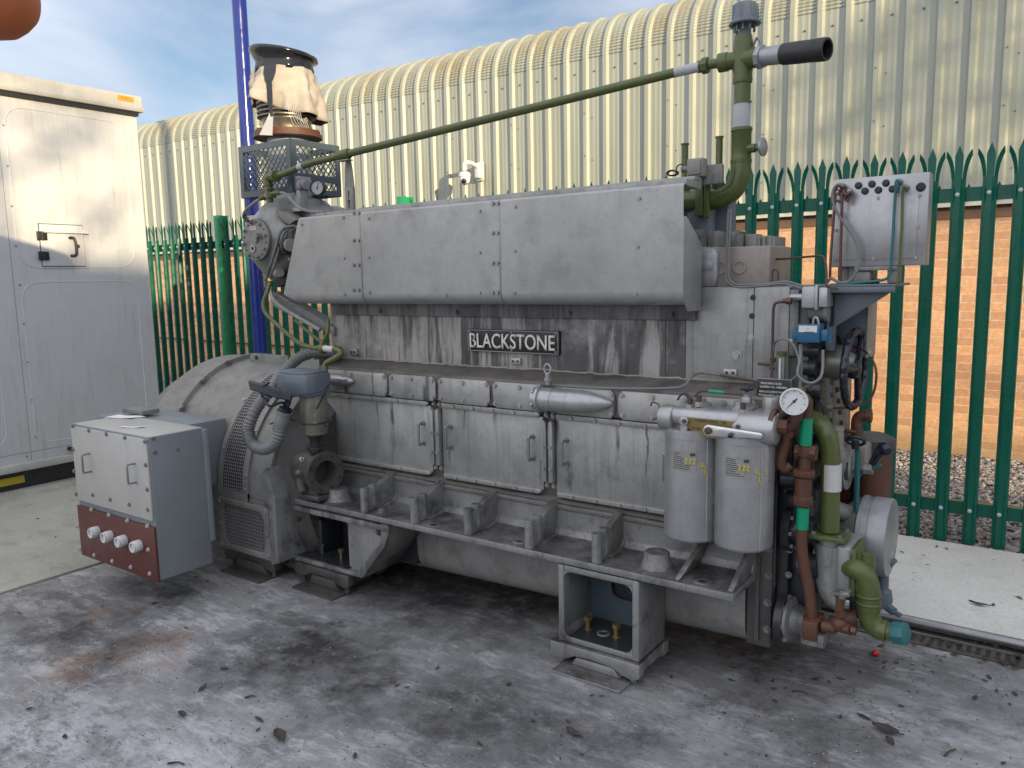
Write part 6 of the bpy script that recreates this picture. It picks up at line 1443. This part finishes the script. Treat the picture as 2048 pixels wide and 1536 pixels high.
m = MB(); m.cyl(p(1700, 935, 3.2), p(1715, 936, 3.2), .025, n=6); m.cyl(p(1715, 936, 3.2), p(1728, 937, 3.2), .012); m.cyl(p(1728, 937, 3.2), p(1745, 938, 3.2), .022, n=6); m.lathe(p(1690, 930, 3.2), (1, 0, 0), [(-.01, 0), (-.01, .095), (.015, .095), (.02, .06), (.03, .05), (.03, 0)], 28); m.build('hex_fittings', M['altern'], G)
m = MB(); m.tube([p(1684, 868, 3.2), p(1690, 862, 3.2), p(1712, 864, 3.2)], .008, n=8); m.tube([p(1714, 872, 3.25), p(1714, 845, 3.25), p(1720, 833, 3.25), p(1736, 831, 3.25)], .022, n=12); m.cyl(p(1734, 831, 3.25), p(1743, 831, 3.25), .028, n=8); m.cyl(p(1713, 850, 3.25), p(1715, 853, 3.25), .027, n=12); m.build('rusty_vent_elbow', M['rust'], G)
m = MB(); q = p(1711, 882, 3.15); m.tube([q+Vector((.032*math.cos(k*.7), -.01*math.sin(k*.7), .018*math.sin(k*.7))) for k in range(9)], .006, n=8, closed=True); m.cyl(q, q+Vector((0, 0, -.03)), .014); m.build('small_handwheel', M['wheel'], G)
m = MB(); m.cyl(p(1675, 855, 3.15), p(1678, 900, 3.15), .022, n=12); m.cyl(p(1674, 852, 3.15), p(1674, 860, 3.15), .028, n=6); m.box(p(1690, 890, 3.3), p(1745, 930, 3.45), .01); m.build('valve_body', M['tan'], G)
m = MB(); m.tube([p(1716, 900, 3.16), p(1714, 960, 3.18), p(1712, 1020, 3.22)], .010, n=8); m.tube([p(1762, 930, 3.18), p(1725, 945, 3.2), p(1714, 960, 3.2)], .006, n=8); m.build('teal_pipe', M['teal'], G)
# governor barrel and handwheel
q0, q1 = p(1640, 722, 3.22), p(1700, 727, 3.22)
m = MB(); m.lathe(q0-Vector((.08, 0, 0)), (1, 0, 0), [(0, 0), (0, .055), (.05, .058), (.08, .058), (.10, .065), (.13, .068), (q1.x-q0.x+.06, .068), (q1.x-q0.x+.065, .05), (q1.x-q0.x+.10, .03), (q1.x-q0.x+.10, 0)], 28); m.build('control_barrel', M['motor'], G)
hw = p(1709, 738, 3.22); ax_ = Vector((1, -.05, 0)).normalized(); _, uu, vv = basis(ax_)
m = MB(); rw = .145; N_ = 48; ring = []
N_ = 144; m.tube([hw + (uu*math.cos(2*math.pi*k/N_)+vv*math.sin(2*math.pi*k/N_))*rw*(1-.012*math.cos(k*math.pi/3)) for k in range(N_)], .0150, n=12, smooth=False, closed=True)
for k in range(3):
    an = R(90+120*k+35); d_ = uu*math.cos(an)+vv*math.sin(an); m.tube([hw+ax_*.01, hw+d_*rw*.5+ax_*.006, hw+d_*rw], .013, n=8)
m.lathe(hw-ax_*.03, ax_, [(0, 0), (0, .035), (.03, .04), (.05, .03), (.055, 0)], 20); hwo = m.build('handwheel', M['wheel'], G, 60)
m = MB(); m.lathe(p(1672, 700, 3.30), (1, 0, 0), [(-.03, 0), (-.03, .03), (0, .06), (.012, .062), (.02, .04), (.03, .02), (.03, 0)], 24); m.build('small_pulley', M['wheel'], G)
m = MB(); m.tube([p(1680, 688, 3.3), p(1700, 690, 3.3), p(1722, 698, 3.25), p(1740, 712, 3.2), p(1752, 740, 3.18), p(1750, 775, 3.18), p(1738, 800, 3.18), p(1710, 813, 3.18), p(1670, 816, 3.18), p(1655, 816, 3.18)], .0045, n=8); m.build('brown_control_cable', M['redbrown'], G)
m = MB(); m.cyl(p(1738, 706, 3.2), p(1744, 706, 3.2), .016, n=8); m.cyl(p(1655, 815, 3.18), p(1666, 815, 3.18), .013, n=8); m.build('cable_ends', M['tan'], G)
# panel bracket and control cabinet
m = MB(); KY = 3.12
A = [p(1655, 572, KY), p(1795, 570, KY), p(1793, 578, KY), p(1668, 655, KY), p(1658, 655, KY)]
m.hull(A, [q+Vector((0, .007, 0)) for q in A], .0015)
q0, q1 = p(1652, 568, KY-.03), p(1797, 566, KY-.03); m.box((q0.x, KY-.06, 1.583), (q1.x, KY+.22, 1.592), .002); m.box((q0.x, KY-.06, 1.562), (q1.x-.005, KY-.053, 1.583), .002)
m.box(p(1655, 572, KY+.0), p(1672, 700, KY+.03), .003); brk = m.build('panel_bracket', M['gearb'], G)
q0, q1 = p(1672, 608, 3.30), p(1733, 700, 3.30)
m = MB(); m.box((q0.x-.05, 3.29, 1.305), (q1.x, 3.33, 1.57), .003); m.build('rear_plate', M['gearb'], G)
m = MB(); m.box((q1.x, 3.285, 1.303), (q1.x+.004, 3.45, 1.565), .001); m.build('rear_plate_side', M['tan'], G)
KP = 3.10; q0, q1 = p(1666, 363, KP), p(1851, 530, KP)
m = MB(); m.box((q0.x, KP, 1.655), (q1.x, KP+.085, 1.972), .004); cab = m.build('control_panel', M['lgrey'], G)
z_ = p(1700, 393, KP).z
m = MB(); m.box((q0.x+.012, KP-.004, 1.680), (q1.x-.03, KP-.0003, z_-.01), .001); lid = m.build('panel_lid', M['lgrey'], cab)
m = MB()
for (x, y) in ((1676, 402), (1756, 396), (1840, 390), (1672, 461), (1836, 453), (1670, 519), (1748, 517), (1832, 515)): q = p(x, y, KP-.004); m.cyl(q, q+NY*.005, .0055, n=10)
m.build('lid_screws', M['steel'], lid)
m = MB()
for (x, y, r_) in ((1717, 371, .0125), (1744, 368, .0125), (1772, 366, .0125), (1730, 382, .0125), (1757, 380, .0125), (1785, 378, .0125), (1842, 374, .0155)):
    q = p(x, y, KP); m.lathe(q, NY, [(0, 0), (0, r_), (.004, r_), (.008, r_*.7), (.009, 0)], 20)
m.build('blanking_plugs', M['blk'], cab)
m = MB()
for (x, y) in ((1688, 373), (1702, 384), (1679, 386), (1801, 364), (1814, 376)): q = p(x, y, KP); m.cyl(q, q+NY*.03, .010, n=8); m.ball(q+NY*.03, .011, 10)
m.build('cable_entries', M['steel'], cab)
KC = KP-.035
def cab_cable(name, mat, pts, r_): m = MB(); m.tube([p(x, y, KC-(.008 if i < 2 else 0)) for i, (x, y) in enumerate(pts)], r_, n=8); return m.build(name, mat, G)
cab_cable('grey_cable', M['conduit'], [(1688, 373), (1677, 369), (1668, 378), (1665, 395), (1672, 420), (1684, 440), (1700, 462), (1713, 485), (1718, 508), (1716, 535), (1705, 556), (1690, 565), (1675, 563), (1662, 557), (1654, 566)], .0058)
cab_cable('brown_cable', M['redbrown'], [(1688, 373), (1676, 372), (1672, 385), (1668, 430), (1664, 480), (1661, 520), (1660, 555)], .0048)
cab_cable('brown_cable', M['redbrown'], [(1702, 384), (1692, 390), (1686, 380), (1684, 400), (1683, 450), (1681, 520), (1681, 555), (1683, 572), (1676, 581), (1658, 584)], .0048)
cab_cable('brown_loop', M['copper'], [(1690, 372), (1684, 372), (1680, 384), (1684, 392), (1688, 384), (1690, 374)], .0045)
cab_cable('brown_loop', M['copper'], [(1700, 384), (1694, 388), (1691, 398), (1695, 402), (1697, 392)], .0045)
cab_cable('teal_cable', M['teal'], [(1801, 364), (1793, 362), (1791, 385), (1788, 430), (1786, 470), (1783, 510), (1781, 540), (1777, 553), (1765, 560), (1720, 565), (1660, 570)], .0052)
cab_cable('teal_loop', M['teal'], [(1796, 362), (1794, 372), (1796, 384), (1798, 372)], .0045)
cab_cable('olive_cable', M['olive'], [(1814, 376), (1808, 374), (1805, 395), (1804, 450), (1801, 500), (1799, 545), (1796, 566), (1786, 574)], .0052)
m = MB()
for x in (1690, 1708): q = p(x, 550, KP+.05); m.cyl((q.x, KP+.05, 1.592), (q.x, KP+.05, 1.655), .022, n=14)
q = p(1795, 550, KP); m.box((q.x-.035, KP, 1.592), (q.x, KP+.10, 1.656), .008); q = p(1712, 550, KP); m.box((q.x-.01, KP, 1.592), (q.x+.05, KP+.09, 1.64), .008); q0, q1 = p(1708, 538, KP-.01), p(1795, 538, KP); m.box((q0.x, KP-.01, 1.640), (q1.x, KP+.03, 1.6545), .003)
m.build('panel_mount', M['altern'], G)
m = MB(); q = p(1737, 558, KP); m.cyl((q.x, KP+.04, 1.592), (q.x, KP+.04, 1.61), .010, n=8); m.cyl((q.x+.02, KP+.04, 1.592), (q.x+.02, KP+.04, 1.61), .010, n=8); m.build('mount_bolts', M['black'], G)
# junction box and blue valve at the block end
JY = 3.02
q0, q1 = p(1603, 573, JY), p(1637, 617, JY); m = MB(); m.box((q0.x, JY, q1.z), (q1.x-.012, JY+.10, q0.z), .008); m.box((q1.x-.014, JY-.004, q1.z-.006), (q1.x-.004, JY+.105, q0.z+.004), .003); m.box((q1.x-.003, JY+.002, q1.z+.004), (q1.x+.03, JY+.095, q0.z-.004), .006); m.cyl((q0.x-.05, JY+.04, (q0.z+q1.z)/2), (q0.x, JY+.04, (q0.z+q1.z)/2), .013, n=10); m.build('junction_box', M['lgrey'], G)
m = MB(); m.cyl(p(1620, 622, 3.10), p(1655, 623, 3.10), .032, n=20); m.lathe(p(1652, 620, 3.10), (1, 0, 0), [(0, 0), (0, .045), (.012, .045), (.014, 0)], 20); m.build('solenoid', M['altern'], G)
BY_ = 3.0
q0, q1 = p(1594, 648, BY_), p(1641, 686, BY_); m = MB(); m.box((q0.x, BY_, q1.z), (q1.x-.005, BY_+.07, q0.z), .003); m.box((q0.x-.022, BY_+.015, q1.z+.005), (q0.x, BY_+.055, q1.z+.045), .004); m.box((q1.x-.006, BY_+.01, q1.z+.005), (q1.x+.022, BY_+.06, q1.z+.048), .006); m.cyl((q1.x+.02, BY_+.03, q1.z+.0), (q1.x+.02, BY_+.03, q1.z+.05), .012, n=6); bv = m.build('blue_valve', M['bblue'], G)
q2 = p(1598, 651, BY_); q3 = p(1634, 665, BY_); m = MB(); m.box((q2.x, BY_-.002, q3.z), (q3.x, BY_-.0003, q2.z), .0); m.build('data_plate', M['white'], bv)
m = MB(); m.box((q2.x+.03, BY_-.0026, q2.z-.012), (q3.x-.03, BY_-.0021, q2.z-.010)); m.box((q2.x+.02, BY_-.0026, q2.z-.024), (q3.x-.01, BY_-.0021, q2.z-.022)); m.build('print_lines', M['ink'], bv)
m = MB(); m.cyl(p(1575, 680, BY_+.03), p(1588, 682, BY_+.03), .006, n=8); m.tube([p(1626, 648, BY_+.03), p(1628, 637, BY_+.03), p(1634, 636, BY_+.03), p(1638, 648, BY_+.03)], .004, n=6); m.build('wire', M['lgrey'], bv)
m = MB(); m.tube([p(1570, 603, 3.03), p(1555, 605, 3.03), p(1548, 612, 3.03), p(1546, 640, 3.03), p(1545, 700, 3.03), p(1543, 755, 3.02)], .0058, n=8); m.cyl(p(1566, 602, 3.03), p(1572, 602, 3.03), .011, n=6); m.cyl(p(1573, 602, 3.03), p(1583, 602, 3.03), .013, n=12); m.cyl(p(1545, 716, 3.03), p(1545, 722, 3.03), .011, n=8); m.cyl(p(1544, 735, 3.03), p(1544, 740, 3.03), .011, n=8); m.cyl(p(1516, 727, 3.01), p(1540, 729, 3.03), .006, n=8); m.tube([p(1538, 729, 3.03), p(1548, 722, 3.03), p(1550, 716, 3.03)], .006, n=8); m.build('copper_sense_pipe', M['copper'], G)
m = MB(); m.tube([p(1547, 700, 3.03), p(1549, 688, 3.02), p(1558, 679, 3.0), p(1572, 678, 3.0), p(1585, 688, 3.0), p(1594, 705, 3.0), p(1598, 725, 3.0), p(1595, 748, 3.0), p(1583, 760, 3.0), p(1575, 764, 3.0)], .0045, n=8)
m.tube([p(1600, 690, 3.02), p(1600, 720, 3.0), p(1595, 745, 2.98), p(1605, 760, 2.96), p(1622, 766, 2.96), p(1638, 758, 2.97), p(1645, 740, 3.0), p(1646, 700, 3.02)], .0055, n=8)
m.tube([p(1602, 688, 3.02), p(1603, 730, 3.02), p(1600, 770, 3.0), p(1601, 790, 2.95)], .0055, n=8)
m.build('flexible_hose', M['conduit'], G)
# thermometer
q = p(1562, 735, 3.03); m = MB(); m.box((q.x-.012, 3.03, q.z-.05), (q.x+.012, 3.045, q.z+.045), .003); th = m.build('thermometer', M['altern'], G)
m = MB(); m.cyl((q.x-.003, 3.026, q.z-.048), (q.x-.003, 3.026, q.z+.035), .0045, n=10); m.build('glass_tube', M['white'], th)
m = MB(); m.lathe((q.x, 3.036, q.z+.045), 'z', [(0, 0), (0, .016), (.012, .018), (.016, .018), (.016, 0)], 16); m.build('thermometer_cap', M['olive'], th)
m = MB(); m.tube([p(1603, 775, 2.97), p(1602, 795, 2.96), p(1600, 812, 2.95)], .016, n=10); m.tube([p(1568, 812, 2.9), p(1580, 818, 2.92), p(1600, 815, 2.95)], .018, n=10); m.build('olive_branch', M['olive'], G)
# clutter between the end plate and the pipes
m = MB(); rc = random.Random(5)
for (x, y, Y_) in ((1625, 700, 3.12), (1632, 715, 3.15), (1618, 735, 3.12), (1640, 640, 3.15), (1655, 660, 3.2), (1628, 780, 3.1), (1638, 900, 3.05), (1575, 960, 2.98), (1590, 1000, 3.0), (1640, 870, 3.1), (1680, 940, 3.15)):
    q = p(x, y, Y_); m.cyl(q-Vector((.03, 0, 0)), q+Vector((.03, 0, 0)), rc.uniform(.02, .04), n=12, bev=.003); m.box(q+Vector((-.02, .0, -.04)), q+Vector((.02, .04, .03)), .005)
m.cyl(p(1600, 1130, 2.99), p(1640, 1132, 2.99), .05, n=16); m.cyl(p(1560, 955, 2.93), p(1600, 958, 2.95), .03, n=12)
m.build('linkage', M['black'], G)
m = MB()
for (x0_, y0_, x1_, y1_) in ((1585, 860, 1584, 950), (1590, 870, 1630, 1000), (1640, 800, 1650, 830), (1588, 950, 1585, 1060), (1620, 1060, 1640, 1140)): m.tube([p(x0_, y0_, 2.97), p((x0_+x1_)/2+3, (y0_+y1_)/2, 2.97), p(x1_, y1_, 2.97)], .007, n=8)
m.build('small_black_pipes', M['blk'], G)
# ================================================================== things lying on the ground
m = MB(); q0, q1 = pz(1700, 1210, .03), pz(2048, 1300, .03)
m.cyl((-.95, 3.905, .022), (4.0, 3.86, .022), .022, n=16); tag(m.build('steel_pipe', M['steel'], None, loc=(0, 3.88, .03)), 'long dull grey steel pipe lying along the edge of the pale path', 'pipe')
ch = empty('drain_channel', (0, 3.76, 0), 'narrow slotted drain channel half buried in leaves beside the steel pipe', 'drain')
m = MB(); m.box((-1.2, 3.70, -.01), (4, 3.72, .006)); m.box((-1.2, 3.80, -.01), (4, 3.82, .006)); m.build('channel_edge', M['foot'], ch)
m = MB(); x_ = -1.2
while x_ < 2.0: m.box((x_, 3.72, -.002), (x_+.018, 3.80, .004)); x_ += .036
m.build('slotted_grating', M['foot'], ch)
m = MB(); m.box((-1.2, 3.7201, .0005), (4, 3.7999, .001)); m.build('dark_gap', M['blk'], ch)
def leaf(sz, kind=0, seed=0):
    r_ = random.Random(seed); m = MB(); n = 7; L_ = sz; W_ = sz*r_.uniform(.3, .55); vs_, fs_ = [], []; curl = r_.uniform(.1, .5); bend = r_.uniform(-.3, .3)
    for i in range(n):
        t_ = i/(n-1); w_ = W_*math.sin(math.pi*min(1, t_*.92+.06))**.8*(1+r_.uniform(-.18, .18))*.5
        y_ = (t_-.5)*L_
        for j, s_ in enumerate((-1, -.5, 0, .5, 1)): vs_.append(Vector((w_*s_+bend*W_*(t_-.5)**2*4, y_, .003+curl*W_*abs(s_)**1.5*.5+curl*L_*.22*(t_-.4)**2*2+r_.uniform(0, .0018))))
    for i in range(n-1):
        for j in range(4): a_ = i*5+j; fs_.append((a_, a_+1, a_+6, a_+5))
    m.raw(vs_, fs_); m.tube([vs_[2]+Vector((0, -L_*.22, .002)), vs_[2]+Vector((0, -L_*.1, .0)), vs_[2]], sz*.018, n=4)
    o = m.build('leaf', M['leaf2'] if kind else M['leaf'], None, 60)
    so = o.modifiers.new('thickness', 'SOLIDIFY'); so.thickness = .0008; so.offset = 1
    return o
protos = [leaf(.05, k % 8 == 4, k) for k in range(8)]
big = [((560, 1475), 1.7, 1.2, 'large curled brown leaf nearest the bottom edge left of centre'), ((405, 1378), 1.1, .4, 'dark leaf with a long upright stem on the pale scuffed concrete at the left'), ((365, 1430), .9, 1.4, 'small flat oval leaf beside the dark stemmed leaf at the left'),
       ((518, 1440), 1.0, 1.5, 'narrow folded leaf just above the large curled leaf'), ((785, 1362), 1.3, 1.1, 'broad ragged dark leaf below the dark oil stain'), ((1145, 1468), 1.4, 1.3, 'dark leaf below the box shaped mount foot'), ((1770, 1463), 1.8, 1.5, 'large flat dark leaf near the lower right'),
       ((1727, 1436), 1.2, 1.2, 'light brown curled leaf right of the machine shadow'), ((1780, 1485), 1.0, .6, 'rounded dark leaf below the large flat one at the lower right'), ((1955, 1210), 1.6, 1.5, 'large brown leaf lying on the pale path')]
def place(o, q, sc, rz, lab, grp='dead leaves scattered on the ground', z=None):
    o.location = (q.x, q.y, q.z if z is None else z); o.scale = (sc, sc, sc); o.rotation_euler = (0, 0, rz); tag(o, lab, 'leaf', grp)
LMK = [((230, 1180), 'below the red brown panel of the grey box'), ((640, 1310), 'on the dark oil stain left of centre'), ((150, 1260), 'on the rusty stained patch at the left'), ((120, 1420), 'on the bare concrete in the lower left corner'), ((420, 1420), 'among the pale scuffs at the lower left'),
       ((760, 1480), 'near the bottom edge left of centre'), ((900, 1300), 'on the bare concrete in front of the sump'), ((1080, 1450), 'near the bottom edge just left of the box mount foot'), ((1290, 1440), 'just below the box shaped mount foot'), ((1450, 1500), 'near the bottom edge right of the box mount foot'),
       ((1500, 1330), 'in the deep shade below the end column'), ((1700, 1310), 'around the red berry'), ((1660, 1420), 'right of the machine shadow'), ((1850, 1360), 'between the drain channel and the lower right corner'), ((1960, 1300), 'beside the slotted drain at the right edge'),
       ((1940, 1470), 'in the lower right corner'), ((60, 1020), 'on the mossy slab by the cabinet'), ((60, 1150), 'on the mossy slab near the slab joint'), ((700, 1210), 'behind the rear mount foot')]
def lab_of(x, y, sc, pi):
    wh = min(LMK, key=lambda q: (q[0][0]-x)**2+((q[0][1]-y)*2)**2)[1]
    return '%s %s %s leaf %s' % ('tiny' if sc < .3 else 'small' if sc < .55 else 'medium', 'pale' if pi % 8 == 4 else 'dark', ('ragged', 'curled', 'narrow', 'oval')[pi % 4], wh)
for i, ((x, y), sc, rz, lab) in enumerate(big):
    o = protos[i] if i < 8 else protos[i-8].copy()
    if i >= 8: COL.objects.link(o)
    q = pz(x, y, .023 if y < 1215 and x > 1830 else .001); place(o, q, sc*.95, rz, lab)
rl = random.Random(21)
regs = [(72, 0, 1300, 2040, 1530), (46, 1450, 1290, 2040, 1400), (40, 1640, 1275, 2045, 1330), (20, 0, 1130, 430, 1290), (14, 30, 960, 150, 1080)]
for (n, x0, y0, x1, y1) in regs:
    for k in range(n):
        x, y = rl.uniform(x0, x1), rl.uniform(y0, y1)
        pi = rl.randrange(8); o = protos[pi].copy(); COL.objects.link(o)
        sc = rl.choice((.15, .18, .22, .3, .35, .45, .6)); place(o, pz(x, y, .002), sc, rl.uniform(0, 6.28), lab_of(x, y, sc, pi))
for k in range(14):
    pi = rl.randrange(8); o = protos[pi].copy(); COL.objects.link(o); sc = rl.choice((.3, .4, .6)); q = Vector((rl.uniform(-1.0, 0.1), rl.uniform(4.0, 5.1), .024))
    place(o, q, sc, rl.uniform(0, 6.28), lab_of(0, 9e3, sc, pi).split(' leaf ')[0] + ' leaf on the pale path ' + ('near the gravel' if q.y > 4.7 else 'near the steel pipe' if q.y < 4.3 else 'along its middle') + (' by the drum' if q.x < -.45 else ' at the right edge'))
for k in range(16):
    pi = rl.randrange(8); o = protos[pi].copy(); COL.objects.link(o); sc = rl.choice((.5, .7, .9)); q = Vector((rl.uniform(-.7, .1), rl.uniform(3.66, 3.82), .006))
    place(o, q, sc, rl.uniform(0, 6.28), lab_of(0, 9e3, sc, pi).split(' leaf ')[0] + (' leaf in the drain channel close to the teal nut' if q.x < -.4 else ' leaf halfway along the drain channel' if q.x < -.15 else ' leaf in the drain channel near the right edge'))
# twigs
for (x, y, L_, rz, lab) in ((352, 1528, .09, .9, 'short twig at the bottom edge on the left'), (1900, 1505, .16, 1.4, 'thick dark twig near the lower right corner'), (1600, 1385, .07, .5, 'thin twig right of the front mount foot'), (500, 1394, .08, 1.2, 'thin pale stalk near the stemmed leaf')):
    q = pz(x, y, .005); m = MB(); d_ = Vector((math.cos(rz), math.sin(rz)*.4, 0)); m.tube([q-d_*L_/2, q+Vector((0, .008, .002)), q+d_*L_/2], .0035, n=6, rf=lambda t_: 1.1-.5*t_); tag(m.build('twig', M['leaf'], None, loc=q), lab, 'twig')
q = pz(1751, 1306, .014); m = MB(); m.ball(q, .014, 14); m.cyl(q+Vector((0, 0, .012)), q+Vector((.004, 0, .02)), .002, n=6); tag(m.build('red_berry', M['red'], None, loc=q), 'shiny red berry on the concrete near the green outlet elbow', 'berry')
# grit and white flecks
vs, fs = [], []
for k in range(1000):
    if k < 650: q = pz(rl.uniform(0, 2048), rl.uniform(1180, 1536), .001)
    else: q = pz(rl.gauss(640, 120), rl.gauss(1310, 50), .001) if k % 2 else pz(rl.gauss(180, 110), rl.gauss(1290, 50), .001)
    s_ = rl.uniform(.0012, .0035); o_ = len(vs)
    for vtx in IV: vs.append(q + Vector((vtx.x*s_*rl.uniform(.7, 1.4), vtx.y*s_, vtx.z*s_*.7)))
    fs += [tuple(o_+i_ for i_ in f) for f in IF]
me = bpy.data.meshes.new('grit'); me.from_pydata(vs, [], fs); me.materials.append(M['leaf']); o = bpy.data.objects.new('grit', me); COL.objects.link(o); tag(o, kind='stuff')
vs, fs = [], []
for k in range(110):
    q = pz(rl.gauss(180, 130), rl.gauss(1290, 50), .001) if k < 35 else pz(rl.gauss(560, 120), rl.gauss(1300, 30), .001) if k < 60 else pz(rl.uniform(0, 2048), rl.uniform(1300, 1536), .001)
    s_ = rl.uniform(.0015, .0042); o_ = len(vs); an = rl.random()*3
    for vtx in IV: vs.append(q + Vector(((vtx.x*math.cos(an)-vtx.y*math.sin(an)*.5)*s_, (vtx.x*math.sin(an)+vtx.y*math.cos(an)*.5)*s_, vtx.z*s_*.35)))
    fs += [tuple(o_+i_ for i_ in f) for f in IF]
me = bpy.data.meshes.new('white_flecks'); me.from_pydata(vs, [], fs); me.materials.append(M['white']); o = bpy.data.objects.new('white_flecks', me); COL.objects.link(o); tag(o, kind='stuff')
